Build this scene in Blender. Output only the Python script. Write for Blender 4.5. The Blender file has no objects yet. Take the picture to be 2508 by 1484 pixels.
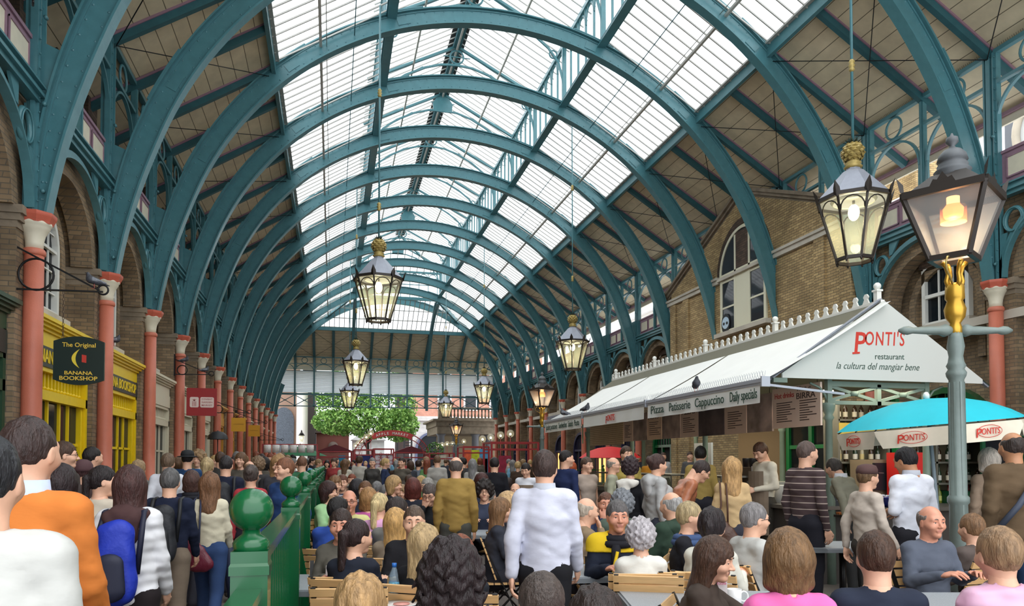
import bpy, math, random
import numpy as np
from mathutils import Matrix, Vector, Euler
R=math.radians; PI=math.pi
random.seed(7); rng=np.random.default_rng(7)
sc=bpy.context.scene
COL=sc.collection

# ---------------------------------------------------------------- camera
EYE=1.6; YAW=.2375; PITCH=.03; FPX=1820.; CX,CY=1254.,1079.
cd=bpy.data.cameras.new('camera'); cam=bpy.data.objects.new('camera',cd); COL.objects.link(cam)
cd.sensor_fit='HORIZONTAL'; cd.sensor_width=36; cd.lens=FPX/2508*36
cd.shift_y=(CY-742)/2508; cd.clip_start=.05; cd.clip_end=600
cam.location=(0,0,EYE); cam.rotation_euler=(PI/2+PITCH,0,-YAW)
sc.camera=cam
# ---------------------------------------------------------------- sky, sun, exposure
w=bpy.data.worlds.new('overcast sky'); sc.world=w; w.use_nodes=True
nt=w.node_tree; nt.nodes.clear()
o_=nt.nodes.new('ShaderNodeOutputWorld'); b_=nt.nodes.new('ShaderNodeBackground')
tc=nt.nodes.new('ShaderNodeTexCoord'); sx=nt.nodes.new('ShaderNodeSeparateXYZ'); cr=nt.nodes.new('ShaderNodeValToRGB')
cr.color_ramp.elements[0].position=.0; cr.color_ramp.elements[0].color=(.80,.84,.88,1)
cr.color_ramp.elements[1].position=.6; cr.color_ramp.elements[1].color=(.95,.98,1,1)
nt.links.new(tc.outputs['Generated'],sx.inputs[0]); nt.links.new(sx.outputs['Z'],cr.inputs[0])
nt.links.new(cr.outputs[0],b_.inputs[0]); nt.links.new(b_.outputs[0],o_.inputs[0])
b_.inputs[1].default_value=1.9
sd=bpy.data.lights.new('veiled_sun','SUN'); sd.energy=.5; sd.angle=R(60); sd.color=(1,.97,.92)
so=bpy.data.objects.new('veiled_sun',sd); COL.objects.link(so); so.rotation_euler=(R(20),R(12),0); so.location=(0,0,40)
vs=sc.view_settings; vs.view_transform='Standard'; vs.look='None'; vs.gamma=1; vs.exposure=.58
vs.use_curve_mapping=False
sc.cycles.max_bounces=7; sc.cycles.diffuse_bounces=4; sc.cycles.glossy_bounces=2
sc.cycles.transparent_max_bounces=12; sc.cycles.transmission_bounces=3
sc.cycles.caustics_reflective=False; sc.cycles.caustics_refractive=False
sc.cycles.sample_clamp_indirect=4; sc.cycles.use_adaptive_sampling=True; sc.cycles.adaptive_threshold=.02

# ---------------------------------------------------------------- materials
def lin(c):
    return tuple(((x/255/12.92) if x/255<=.04045 else ((x/255+.055)/1.055)**2.4) for x in c)
MATS={}
def M(name,c=(200,200,200),rough=.55,metal=0.,noise=0.,scale=8.,bump=0.,bscale=40.,stretch=None,emit=0,kind=None,alpha=1,coat=0,spec=.5):
    if name in MATS: return MATS[name]
    m=bpy.data.materials.new(name); m.use_nodes=True; MATS[name]=m
    n=m.node_tree.nodes; l=m.node_tree.links; p=n['Principled BSDF']
    col=(*lin(c),1); p.inputs['Base Color'].default_value=col
    p.inputs['Roughness'].default_value=rough; p.inputs['Metallic'].default_value=metal
    p.inputs['Specular IOR Level'].default_value=spec
    if coat: p.inputs['Coat Weight'].default_value=coat; p.inputs['Coat Roughness'].default_value=.12
    if emit: p.inputs['Emission Color'].default_value=col; p.inputs['Emission Strength'].default_value=emit
    if alpha<1: p.inputs['Alpha'].default_value=alpha
    tc=n.new('ShaderNodeTexCoord')
    if noise:
        t=n.new('ShaderNodeTexNoise'); t.inputs['Scale'].default_value=scale; t.inputs['Detail'].default_value=5
        v=tc.outputs['Object']
        if stretch:
            mp=n.new('ShaderNodeMapping'); mp.inputs['Scale'].default_value=stretch; l.new(v,mp.inputs[0]); v=mp.outputs[0]
        l.new(v,t.inputs['Vector'])
        mr=n.new('ShaderNodeMapRange'); mr.inputs[1].default_value=.3; mr.inputs[2].default_value=.7
        mr.inputs[3].default_value=1-noise; mr.inputs[4].default_value=1+noise*.6
        l.new(t.outputs['Fac'],mr.inputs[0])
        mx=n.new('ShaderNodeVectorMath'); mx.operation='SCALE'; mx.inputs[0].default_value=col[:3]
        l.new(mr.outputs[0],mx.inputs['Scale']); l.new(mx.outputs[0],p.inputs['Base Color'])
    if bump:
        t=n.new('ShaderNodeTexNoise'); t.inputs['Scale'].default_value=bscale; t.inputs['Detail'].default_value=3
        v=tc.outputs['Object']
        if stretch:
            mp=n.new('ShaderNodeMapping'); mp.inputs['Scale'].default_value=stretch; l.new(v,mp.inputs[0]); v=mp.outputs[0]
        l.new(v,t.inputs['Vector'])
        b=n.new('ShaderNodeBump'); b.inputs['Strength'].default_value=bump; b.inputs['Distance'].default_value=.01
        l.new(t.outputs['Fac'],b.inputs['Height']); l.new(b.outputs[0],p.inputs['Normal'])
    return m
def glass(name,tint=(255,255,255),opac=.12,rough=.1,mixw=None):
    if name in MATS: return MATS[name]
    m=bpy.data.materials.new(name); m.use_nodes=True; MATS[name]=m
    n=m.node_tree.nodes; l=m.node_tree.links; n.clear()
    o=n.new('ShaderNodeOutputMaterial'); t=n.new('ShaderNodeBsdfTransparent'); t.inputs[0].default_value=(*lin(tint),1)
    g=n.new('ShaderNodeBsdfPrincipled'); g.inputs['Base Color'].default_value=(*lin(mixw or (235,240,240)),1); g.inputs['Roughness'].default_value=rough
    x=n.new('ShaderNodeMixShader'); x.inputs[0].default_value=opac
    l.new(t.outputs[0],x.inputs[1]); l.new(g.outputs[0],x.inputs[2]); l.new(x.outputs[0],o.inputs[0])
    return m
def translucent(name,c):
    m=bpy.data.materials.new(name); m.use_nodes=True; MATS[name]=m; n=m.node_tree.nodes; l=m.node_tree.links; n.clear()
    o=n.new('ShaderNodeOutputMaterial'); t=n.new('ShaderNodeBsdfTranslucent'); t.inputs[0].default_value=(*lin(c),1); d=n.new('ShaderNodeBsdfDiffuse'); d.inputs[0].default_value=(*lin(c),1)
    x=n.new('ShaderNodeMixShader'); x.inputs[0].default_value=.3; l.new(t.outputs[0],x.inputs[1]); l.new(d.outputs[0],x.inputs[2]); l.new(x.outputs[0],o.inputs[0]); return m
def stripes(name,c1,c2,axis,period,frac,rough=.7,noise=.12,nscale=3):
    """plain boards with a thin dark joint every period along an object axis"""
    if name in MATS: return MATS[name]
    m=M(name,c1,rough,noise=noise,scale=nscale); n=m.node_tree.nodes; l=m.node_tree.links; p=n['Principled BSDF']
    src=p.inputs['Base Color'].links[0].from_socket
    tc=n.new('ShaderNodeTexCoord'); s=n.new('ShaderNodeSeparateXYZ'); l.new(tc.outputs['Object'],s.inputs[0])
    a=n.new('ShaderNodeMath'); a.operation='DIVIDE'; a.inputs[1].default_value=period; l.new(s.outputs[axis],a.inputs[0])
    f=n.new('ShaderNodeMath'); f.operation='FRACT'; l.new(a.outputs[0],f.inputs[0])
    g=n.new('ShaderNodeMath'); g.operation='LESS_THAN'; g.inputs[1].default_value=frac; l.new(f.outputs[0],g.inputs[0])
    mx=n.new('ShaderNodeMix'); mx.data_type='RGBA'; l.new(g.outputs[0],mx.inputs[0]); l.new(src,mx.inputs[6]); mx.inputs[7].default_value=(*lin(c2),1)
    l.new(mx.outputs[2],p.inputs['Base Color']); return m
def brick(name,c1,c2,mort,dirt=.35,w=.225,h=.075):
    if name in MATS: return MATS[name]
    m=bpy.data.materials.new(name); m.use_nodes=True; MATS[name]=m
    n=m.node_tree.nodes; l=m.node_tree.links; p=n['Principled BSDF']; p.inputs['Roughness'].default_value=.9
    tc=n.new('ShaderNodeTexCoord'); s=n.new('ShaderNodeSeparateXYZ'); l.new(tc.outputs['Object'],s.inputs[0])
    ad=n.new('ShaderNodeMath'); ad.operation='ADD'; l.new(s.outputs['X'],ad.inputs[0]); l.new(s.outputs['Y'],ad.inputs[1])
    c=n.new('ShaderNodeCombineXYZ'); l.new(ad.outputs[0],c.inputs[0]); l.new(s.outputs['Z'],c.inputs[1])
    b=n.new('ShaderNodeTexBrick'); l.new(c.outputs[0],b.inputs['Vector'])
    b.inputs['Color1'].default_value=(*lin(c1),1); b.inputs['Color2'].default_value=(*lin(c2),1); b.inputs['Mortar'].default_value=(*lin(mort),1)
    b.inputs['Scale'].default_value=1; b.inputs['Mortar Size'].default_value=.008; b.inputs['Brick Width'].default_value=w; b.inputs['Row Height'].default_value=h; b.inputs['Mortar Smooth'].default_value=.3
    t=n.new('ShaderNodeTexNoise'); t.inputs['Scale'].default_value=1.3; t.inputs['Detail'].default_value=6; l.new(tc.outputs['Object'],t.inputs['Vector'])
    mr=n.new('ShaderNodeMapRange'); mr.inputs[1].default_value=.35; mr.inputs[2].default_value=.65; mr.inputs[3].default_value=1-dirt; mr.inputs[4].default_value=1.1
    l.new(t.outputs['Fac'],mr.inputs[0])
    mx=n.new('ShaderNodeVectorMath'); mx.operation='SCALE'; l.new(b.outputs['Color'],mx.inputs[0]); l.new(mr.outputs[0],mx.inputs['Scale']); l.new(mx.outputs[0],p.inputs['Base Color'])
    bp=n.new('ShaderNodeBump'); bp.inputs['Strength'].default_value=.6; bp.inputs['Distance'].default_value=.01; bp.invert=True
    l.new(b.outputs['Fac'],bp.inputs['Height']); l.new(bp.outputs[0],p.inputs['Normal'])
    return m
TEAL=M('teal_iron_paint',(78,128,136),.30,noise=.10,scale=6,bump=.12,bscale=25)
TEALD=M('dark_teal_timber',(48,98,106),.5,noise=.12,scale=5)
MAUVE=M('mauve_paint',(150,118,134),.5,noise=.06)
CREAM=M('cream_paint',(226,218,196),.5,noise=.05)
ORANGE=M('terracotta_paint',(206,118,94),.5,noise=.08,scale=4,bump=.25,bscale=60)
OREDGE=M('terracotta_abacus_paint',(200,98,76),.5,noise=.1,scale=9)
YELLOW=M('yellow_gloss_paint',(240,205,20),.35,noise=.05)
BOARD=stripes('roof_boards',(222,206,174),(110,98,76),'X',.30,.05)
BOARDY=stripes('hip_roof_boards',(222,206,174),(110,98,76),'Y',.30,.05)
STONE=M('weathered_stone',(140,126,108),.9,noise=.3,scale=3,bump=.4,bscale=18)
STONEL=M('pale_stone',(200,192,178),.85,noise=.15,scale=2,bump=.2)
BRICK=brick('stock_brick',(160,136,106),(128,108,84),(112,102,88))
BRICKD=brick('dark_brick',(104,84,70),(78,64,56),(66,58,52),.45)  # darker brick tones with stronger mottling
BRICKY=brick('yellow_stock_brick',(196,168,120),(160,134,94),(112,100,80),.25)
BRICKR=brick('red_brick',(206,140,118),(190,126,106),(200,186,172),.12)
IRON=M('black_iron',(22,22,24),.45,.3)
GREY=M('grey_green_iron_paint',(118,132,128),.4,noise=.1,bump=.15,bscale=30)
GOLD=M('gold_leaf_paint',(200,158,60),.35,.7,noise=.15)
PINE=M('antique_gold',(178,156,92),.45,.3,noise=.2,scale=20)
ZINC=M('zinc_sheet',(148,152,164),.5,.2,noise=.08)
BRONZE=M('dark_bronze_frame',(52,46,42),.45,.3)
GREEN=M('green_gloss_paint',(8,88,48),.22,noise=.04,coat=.25)
WHITEP=M('white_gloss_paint',(232,232,226),.4)
CANVAS=M('white_canvas',(236,236,232),.8,noise=.03,scale=2)
CONC=M('worn_stone_paving',(112,104,98),.8,noise=.25,scale=2,bump=.2)
SKYGL=glass('skylight_glass',(250,252,253),.05,.3)
WINGL=glass('window_glass',(120,130,135),.55,.05,(40,46,52))
LAMPGL=glass('lantern_glass',(250,250,240),.16,.08,(236,236,214))
LOUVG=translucent('louvre_glass',(240,247,252))
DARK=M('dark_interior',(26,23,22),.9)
WOODC=M('oiled_beech_slats',(222,178,122),.45,noise=.12,scale=6,stretch=(1,1,8))
TABLE=M('speckled_grey_laminate',(158,164,170),.4,noise=.3,scale=260)
# ---------------------------------------------------------------- mesh builder
class MB:
    def __init__(s): s.v=[]; s.f=[]; s.m=[]; s.s=[]; s.mats=[]; s.X=None
    def mi(s,m):
        if m not in s.mats: s.mats.append(m)
        return s.mats.index(m)
    def add(s,vs,fs,m,smooth=False):
        k=len(s.v)
        if s.X is not None: vs=[tuple(s.X@Vector(v)) for v in vs]
        s.v.extend(tuple(v) for v in vs); i=s.mi(m)
        for f in fs: s.f.append([a+k for a in f]); s.m.append(i); s.s.append(smooth)
    def box(s,c,d,m,rot=None):
        x,y,z=d[0]/2,d[1]/2,d[2]/2
        vs=[Vector((a*x,b*y,e*z)) for a in(-1,1) for b in(-1,1) for e in(-1,1)]
        if rot is not None: vs=[rot@v for v in vs]
        s.add([v+Vector(c) for v in vs],[(0,1,3,2),(4,6,7,5),(0,4,5,1),(2,3,7,6),(0,2,6,4),(1,5,7,3)],m)
    def bx(s,x0,x1,y0,y1,z0,z1,m): s.box(((x0+x1)/2,(y0+y1)/2,(z0+z1)/2),(abs(x1-x0),abs(y1-y0),abs(z1-z0)),m)
    def beam(s,p,q,w,h,m,up=(0,0,1)):
        p=Vector(p);q=Vector(q);d=(q-p); L=d.length
        if L<1e-6: return
        d/=L; u=Vector(up); r=d.cross(u)
        if r.length<1e-4: r=d.cross(Vector((1,0,0)))
        r.normalize(); u=r.cross(d); 
        vs=[]
        for e in (p,q):
            for a,b in ((-1,-1),(1,-1),(1,1),(-1,1)): vs.append(e+r*(a*w/2)+u*(b*h/2))
        s.add(vs,[(0,1,2,3),(7,6,5,4),(0,4,5,1),(1,5,6,2),(2,6,7,3),(3,7,4,0)],m)
    def tube(s,pts,r,m,n=8,closed=False,cap=True):
        pts=[Vector(p) for p in pts]; N=len(pts); rs=r if isinstance(r,(list,tuple)) else [r]*N
        vs=[]; prev=None
        for i,p in enumerate(pts):
            a=pts[(i-1)%N] if (i>0 or closed) else p; b=pts[(i+1)%N] if (i<N-1 or closed) else p
            t=(b-a); t=t.normalized() if t.length>1e-9 else Vector((0,0,1))
            if prev is None:
                u=t.cross(Vector((0,0,1)))
                if u.length<.05: u=t.cross(Vector((1,0,0)))
            else: u=prev-t*prev.dot(t)
            u.normalize(); prev=u; w=t.cross(u)
            for k in range(n):
                an=2*PI*k/n; vs.append(p+(u*math.cos(an)+w*math.sin(an))*rs[i])
        fs=[]
        for i in range(N if closed else N-1):
            j=(i+1)%N
            for k in range(n): fs.append((i*n+k,i*n+(k+1)%n,j*n+(k+1)%n,j*n+k))
        if cap and not closed: fs.append(tuple(range(n))[::-1]); fs.append(tuple((N-1)*n+k for k in range(n)))
        s.add(vs,fs,m,True)
    def lathe(s,prof,c,m,n=20,a0=0,smooth=True,sx=1,sy=1,cap=True):
        vs=[];N=len(prof)
        for r,z in prof:
            for k in range(n):
                an=a0+2*PI*k/n; vs.append((c[0]+r*math.cos(an)*sx,c[1]+r*math.sin(an)*sy,c[2]+z))
        fs=[(i*n+k,i*n+(k+1)%n,(i+1)*n+(k+1)%n,(i+1)*n+k) for i in range(N-1) for k in range(n)]
        if cap: fs.append(tuple(range(n))[::-1]); fs.append(tuple((N-1)*n+k for k in range(n)))
        s.add(vs,fs,m,smooth)
    def ring(s,c,rad,r,m,ax='x',n=24,k=6,sq=1.):
        pts=[]
        for i in range(n):
            a=2*PI*i/n; u,v=rad*math.cos(a),rad*sq*math.sin(a)
            pts.append({'x':(c[0],c[1]+u,c[2]+v),'y':(c[0]+u,c[1],c[2]+v),'z':(c[0]+u,c[1]+v,c[2])}[ax])
        s.tube(pts,r,m,k,True)
    def band(s,path,wd,t0,t1,m,f,closed=False):
        """flat bar following a 2-D path; f(a,b,t) -> 3-D"""
        N=len(path); vs=[]
        for i,(a,b) in enumerate(path):
            p=path[(i-1)%N] if (i>0 or closed) else path[i]; q=path[(i+1)%N] if (i<N-1 or closed) else path[i]
            dx,dy=q[0]-p[0],q[1]-p[1]; L=math.hypot(dx,dy) or 1; nx,ny=-dy/L,dx/L
            for sgn in (-.5,.5):
                for t in (t0,t1): vs.append(f(a+nx*wd*sgn,b+ny*wd*sgn,t))
        fs=[]
        for i in range(N if closed else N-1):
            j=(i+1)%N; A=i*4;B=j*4
            fs+=[(A,B,B+1,A+1),(A+2,A+3,B+3,B+2),(A,A+2,B+2,B),(A+1,B+1,B+3,A+3)]
        if not closed: fs+=[(0,1,3,2),(N*4-4,N*4-2,N*4-1,N*4-3)]
        s.add(vs,fs,m)
    def poly(s,pts2,t0,t1,m,f):
        N=len(pts2); vs=[f(a,b,t0) for a,b in pts2]+[f(a,b,t1) for a,b in pts2]
        fs=[tuple(range(N))[::-1],tuple(range(N,2*N))]+[(i,(i+1)%N,N+(i+1)%N,N+i) for i in range(N)]
        s.add(vs,fs,m)
    def sph(s,c,r,m,nu=16,nv=10,sc_=(1,1,1)):
        vs=[(c[0],c[1],c[2]-r*sc_[2])]
        for i in range(1,nv):
            p=-PI/2+PI*i/nv
            for k in range(nu):
                a=2*PI*k/nu; vs.append((c[0]+r*sc_[0]*math.cos(p)*math.cos(a),c[1]+r*sc_[1]*math.cos(p)*math.sin(a),c[2]+r*sc_[2]*math.sin(p)))
        vs.append((c[0],c[1],c[2]+r*sc_[2])); T=len(vs)-1
        fs=[(0,1+(k+1)%nu,1+k) for k in range(nu)]+[(T,T-nu+k,T-nu+(k+1)%nu) for k in range(nu)]
        for i in range(nv-2):
            for k in range(nu): a=1+i*nu+k;b=1+i*nu+(k+1)%nu; fs.append((a,b,b+nu,a+nu))
        s.add(vs,fs,m,True)
    def text(s,t,m,o,right,up,size,width=None,shear=0,off=0,depth=.004,align='LEFT',space=1.,hscale=1.):
        """raised lettering as real geometry on a plane"""
        cu=bpy.data.curves.new('t','FONT'); cu.body=t; cu.size=1; cu.shear=shear; cu.offset=off; cu.extrude=.5; cu.space_character=space; cu.resolution_u=3
        ob=bpy.data.objects.new('t',cu); me=bpy.data.meshes.new_from_object(ob)
        V=[v.co.copy() for v in me.vertices]; F=[tuple(p.vertices) for p in me.polygons]
        bpy.data.objects.remove(ob); bpy.data.meshes.remove(me); bpy.data.curves.remove(cu)
        if not V: return
        x0=min(v.x for v in V); x1=max(v.x for v in V); W=(x1-x0)
        kx=size*hscale
        if width: kx=width/W
        sh={'LEFT':0,'CENTER':-W*kx/2,'RIGHT':-W*kx}[align]
        right=Vector(right).normalized(); up=Vector(up).normalized(); nrm=right.cross(up)
        o=Vector(o)
        s.add([o+right*((v.x-x0)*kx+sh)+up*(v.y*size)+nrm*(v.z*depth) for v in V],F,m)
    def mesh(s,name='m'):
        me=bpy.data.meshes.new(name); me.from_pydata(s.v,[],s.f)
        for m in s.mats: me.materials.append(m)
        me.polygons.foreach_set('material_index',s.m); me.polygons.foreach_set('use_smooth',s.s); me.update(); return me
    def build(s,name,parent=None,loc=None,**tags):
        o=bpy.data.objects.new(name,s.mesh(name)); COL.objects.link(o)
        if parent is not None: o.parent=parent
        if loc: o.location=loc
        for k,v in tags.items(): o[k]=v
        return o
def empty(name,loc=(0,0,0),rz=0,parent=None,**tags):
    o=bpy.data.objects.new(name,None); COL.objects.link(o); o.location=loc; o.rotation_euler=(0,0,rz); o.empty_display_size=.2
    if parent is not None: o.parent=parent
    for k,v in tags.items(): o[k]=v
    return o
def inst(me,name,parent=None,loc=(0,0,0),rz=0,mats=None,**tags):
    o=bpy.data.objects.new(name,me); COL.objects.link(o); o.location=loc; o.rotation_euler=(0,0,rz)
    if parent is not None: o.parent=parent
    for k,v in tags.items(): o[k]=v
    if mats:
        for i,m in enumerate(mats):
            if i<len(o.material_slots): o.material_slots[i].link='OBJECT'; o.material_slots[i].material=m
    return o
def copy_tree(o,parent=None):
    c=o.copy(); COL.objects.link(c); c.parent=parent
    for ch in list(o.children): copy_tree(ch,c)
    return c
ORD=['nearest','second','third','fourth','fifth','sixth','seventh','eighth','ninth','tenth','eleventh','twelfth','thirteenth','fourteenth','fifteenth','sixteenth','seventeenth','eighteenth']
# ---------------------------------------------------------------- hall dimensions (metres)
XC=4.39; BAY=3.634; Y0=12.28; HW=8.7
def Yn(i): return Y0+BAY*i
YE=60.07; NF=-3; NL=12           # arches from behind the camera to the end wall
YB=Yn(NF)-BAY                    # back of the modelled hall
ZSP=5.25; RO=8.72; RI=8.28
xz=lambda a,b,t:(a,t,b)
yz=lambda a,b,t:(t,a,b)
def spot(u,d):
    """ground point d metres ahead of the lens plane in direction u"""
    a=(u-CX)/FPX; return (d*(a*math.cos(YAW)+math.sin(YAW)), d*(math.cos(YAW)-a*math.sin(YAW)))
# ================================================================ floor and ground
b=MB(); b.bx(-5.2,14.2,YB,YE,-.1,0,CONC); b.build('floor',kind='structure')
b=MB(); b.bx(-60,90,YE,190,-.12,-.02,M('plaza_cobbles',(128,122,116),.85,noise=.2,scale=2)); b.build('floor_plaza',kind='structure')
# ================================================================ roof shell
def slope(xa,za,xb,zb,ya0,ya1,yb0,yb1,th,m,side):
    """sloping slab between rel-x xa and xb; the y range may differ at both ends"""
    s=side; vs=[(XC+s*xa,ya0,za),(XC+s*xa,ya1,za),(XC+s*xb,yb1,zb),(XC+s*xb,yb0,zb)]
    vs+=[(x,y,z+th) for x,y,z in vs]
    return vs,[(0,1,2,3),(7,6,5,4),(0,4,5,1),(1,5,6,2),(2,6,7,3),(3,7,4,0)]
XS,ZS=5.9,11.75; XM,ZM=3.0,13.52; XEV,ZEV=9.95,9.30
YH1=57.0; YH2=53.75                   # hip lines: edge of the boards, foot of the monitor
for side,nm in ((-1,'left'),(1,'right')):
    b=MB(); b.add(*slope(XS,ZS,XEV,ZEV,YB,YH1,YB,YE+1.3,.06,BOARD,side),BOARD)
    o=b.build('ceiling_boards_'+nm,kind='structure')
    fb=MB(); fb.bx(XC+side*(XEV-.03),XC+side*(XEV+.03),YB,YE+1.3,ZEV-.28,ZEV+.06,CREAM)
    fb.bx(XC+side*(XEV-.10),XC+side*(XEV-.03),YB,YE+1.3,ZEV-.10,ZEV-.02,MAUVE); fb.build('fascia',o)
    # rafters: one mesh shared by all of them
    rb=MB(); n=(ZS-ZEV)/(XEV-XS)
    a=Vector((side*(XS+.02),0,ZS-.10)); c=Vector((side*(XEV-.12),0,ZEV-.06))
    rb.beam(a,c,.13,.20,TEALD); rb.beam(a+Vector((0,0,.08)),c+Vector((0,0,.08)),.18,.05,MAUVE)
    rme=rb.mesh('rafter')
    k=NF*2-1
    for k in range(NF*2-1,NL*2+2): inst(rme,'rafter',o,(XC,Y0+BAY*k/2,0))
    tb=MB(); zz=lambda x:ZS-(x-XS)*n-.26
    for (xa,ya),(xb_,yb_) in (((XS+.1,0),(8.6,BAY)),((8.6,0),(XS+.1,BAY))):
        tb.tube([(side*xa,ya,zz(xa)),(side*xb_,yb_,zz(xb_))],.011,IRON,5)
    tme=tb.mesh('tie_rod')
    for k in range(NF,NL+1): inst(tme,'tie_rod',o,(XC,Yn(k),0))
# hip boards at the far end
b=MB(); v=[(XC-XS,YH1,ZS),(XC+XS,YH1,ZS),(XC+XEV,YE+1.3,ZEV),(XC-XEV,YE+1.3,ZEV)]; v+=[(x,y,z+.06) for x,y,z in v]
b.add(v,[(0,1,2,3),(7,6,5,4),(0,4,5,1),(1,5,6,2),(2,6,7,3),(3,7,4,0)],BOARDY)
hip=b.build('ceiling_boards_far',kind='structure')
b=MB(); b.bx(XC-XEV,XC+XEV,YE+1.27,YE+1.33,ZEV-.28,ZEV+.06,CREAM); b.build('fascia',hip)
for i in range(13):
    x=-HW+2*HW*i/12; yt=YH1; zt=ZS
    if abs(x)>XS: t=(abs(x)-XS)/(XEV-XS); yt=YH1+t*(YE+1.3-YH1); zt=ZS+t*(ZEV-ZS)
    b=MB(); b.beam((XC+x,yt,zt-.1),(XC+x,YE+1.15,ZEV-.05),.12,.2,TEALD,up=(1,0,0)); b.beam((XC+x,yt,zt-.03),(XC+x,YE+1.15,ZEV+.0),.17,.05,MAUVE); b.build('rafter',hip)
for s in (-1,1):
    b=MB(); b.beam((XC+s*XM,YH2,ZM),(XC+s*HW,YE,ZS-(HW-XS)*.605-.1),.16,.26,TEAL); b.build('hip_rafter',hip)
for i in range(6):
    xa=XC-HW+2.9*i+.05; b=MB()
    for p,q in (((xa,YH1+.3,ZS-.35),(xa+2.8,YE,9.95)),((xa+2.8,YH1+.3,ZS-.35),(xa,YE,9.95))): b.tube([p,q],.011,IRON,5)
    b.build('tie_rod',hip)
# ---- skylight: sloping glazing, one window per bay and side
def glaz(xa,za,xb,zb,y0,y1a,y1b,side,nb):
    g=MB(); vs=[(side*xa,y0,za),(side*xa,y1a,za),(side*xb,y1b,zb),(side*xb,y0,zb)]
    g.add(vs,[(0,1,2,3)],SKYGL); f=MB()
    BAR=M('glazing_bar_grey',(178,176,170),.5)
    for i in range(nb):
        t=(i+.5)/nb; y=y0+(max(y1a,y1b)-y0)*t; xa_,za_=xa,za; xb_,zb_=xb,zb
        if y>y1b and y1b!=y1a: q=(y-y1b)/(y1a-y1b); xb_=xb+(xa-xb)*q; zb_=zb+(za-zb)*q
        f.beam((side*xa_,y,za_-.02),(side*xb_,y,zb_-.02),.032,.035,BAR)
    return g,f
wn=[0]
def window(g,f,loc,extra=None,name='glazing_bars'):
    wn[0]+=1; root=empty('window_%d'%wn[0],loc,kind='structure')
    if isinstance(g,MB): g=g.mesh('pane')
    if isinstance(f,MB): f=f.mesh(name)
    inst(g,'pane',root); inst(f,name,root); return root
pur=MB(); GBAR=M('glazing_purlin_grey',(184,180,172),.5)
for side in (-1,1):
    g,f=glaz(XS,ZS,XM,ZM,0,BAY,BAY,side,10); 
    zp=lambda x:ZS+(XS-x)*(ZM-ZS)/(XS-XM)
    f.bx(side*4.75-.035,side*4.75+.035,0,BAY,zp(4.75)-.12,zp(4.75)-.05,GBAR)
    f.tube([(side*4.6,0,zp(4.6)-.16),(side*4.6,BAY,zp(4.6)-.16)],.012,GBAR,5)
    f.tube([(side*3.9,0,zp(3.9)-.2),(side*3.9,BAY,zp(3.9)-.2)],.014,TEALD,5)
    gm,fm=g.mesh('pane'),f.mesh('glazing_bars')
    for k in range(NF,12): window(gm,fm,(XC,Yn(k),0))
    g,f=glaz(XS,ZS,XM,ZM,0,YH1-Yn(12),YH2-Yn(12)+.001,side,3); window(g,f,(XC,Yn(12),0))
    g,f=glaz(3.25,15.38,0.05,17.12,0,BAY,BAY,side,10)
    f.bx(side*1.6-.03,side*1.6+.03,0,BAY,16.1,16.17,GBAR)
    gm,fm=g.mesh('pane'),f.mesh('glazing_bars')
    for k in range(NF,11): window(gm,fm,(XC,Yn(k),0))
    # side wall of the monitor
    g=MB(); g.add([(side*3.04,0,13.6),(side*3.04,BAY,13.6),(side*3.04,BAY,15.4),(side*3.04,0,15.4)],[(0,1,2,3)],SKYGL)
    f=MB(); f.bx(side*3.0-.09,side*3.0+.09,0,BAY,13.38,13.60,TEALD); f.bx(side*3.0-.07,side*3.0+.07,0,BAY,15.36,15.5,TEAL)
    f.bx(side*2.93-.12,side*2.93+.12,0,BAY,13.34,13.38,TEAL)
    for i in range(1,5): f.bx(side*3.0-.03,side*3.0+.03,BAY*i/5-.03,BAY*i/5+.03,13.6,15.4,TEAL)
    for i in range(5):
        y0=BAY*i/5; path=[(y0+BAY/10-(BAY/10-.03)*math.cos(a),14.85+.5*math.sin(a)) for a in np.linspace(0,PI,9)]
        f.band(path,.05,side*3.0-.02,side*3.0+.02,TEAL,yz)
    gm,fm=g.mesh('pane'),f.mesh('monitor_lattice')
    for k in range(NF,11): window(gm,fm,(XC,Yn(k),0),name='monitor_lattice')
# hip glazing at the end + end of the monitor
g=MB(); g.add([(XC-XS,YH1,ZS),(XC+XS,YH1,ZS),(XC+XM,YH2,ZM),(XC-XM,YH2,ZM)],[(0,1,2,3)],SKYGL); f=MB()
for i in range(33):
    x=-XS+2*XS*(i+.5)/33; t=max(0,(abs(x)-XM)/(XS-XM)); y1=YH2+t*(YH1-YH2); z1=ZM+t*(ZS-ZM)
    f.beam((XC+x,YH1,ZS-.02),(XC+x,y1,z1-.02),.032,.05,M('glazing_bar_grey'),up=(1,0,0))
f.bx(XC-5.0,XC+5.0,YH1-1.1,YH1-1.04,ZS+.5,ZS+.56,GBAR); f.bx(XC-4,XC+4,YH1-2.1,YH1-2.05,ZS+1.05,ZS+1.1,GBAR)
f.bx(XC-XS,XC+XS,YH1-.08,YH1+.08,ZS-.24,ZS,TEAL)
window(g,f,(0,0,0))
g=MB(); g.add([(XC-3,YH2,13.6),(XC+3,YH2,13.6),(XC+3,YH2,15.4),(XC-3,YH2,15.4)],[(0,1,2,3)],SKYGL)
YR=50.6
g.add([(XC-3.2,YH2+.1,15.4),(XC+3.2,YH2+.1,15.4),(XC,YR,17.12)],[(0,1,2)],SKYGL); 
for s in (-1,1): g.add([(XC+s*3.25,Yn(11),15.38),(XC+s*3.25,YH2+.1,15.38),(XC+s*.05,YR,17.12)],[(0,1,2)],SKYGL)
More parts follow.
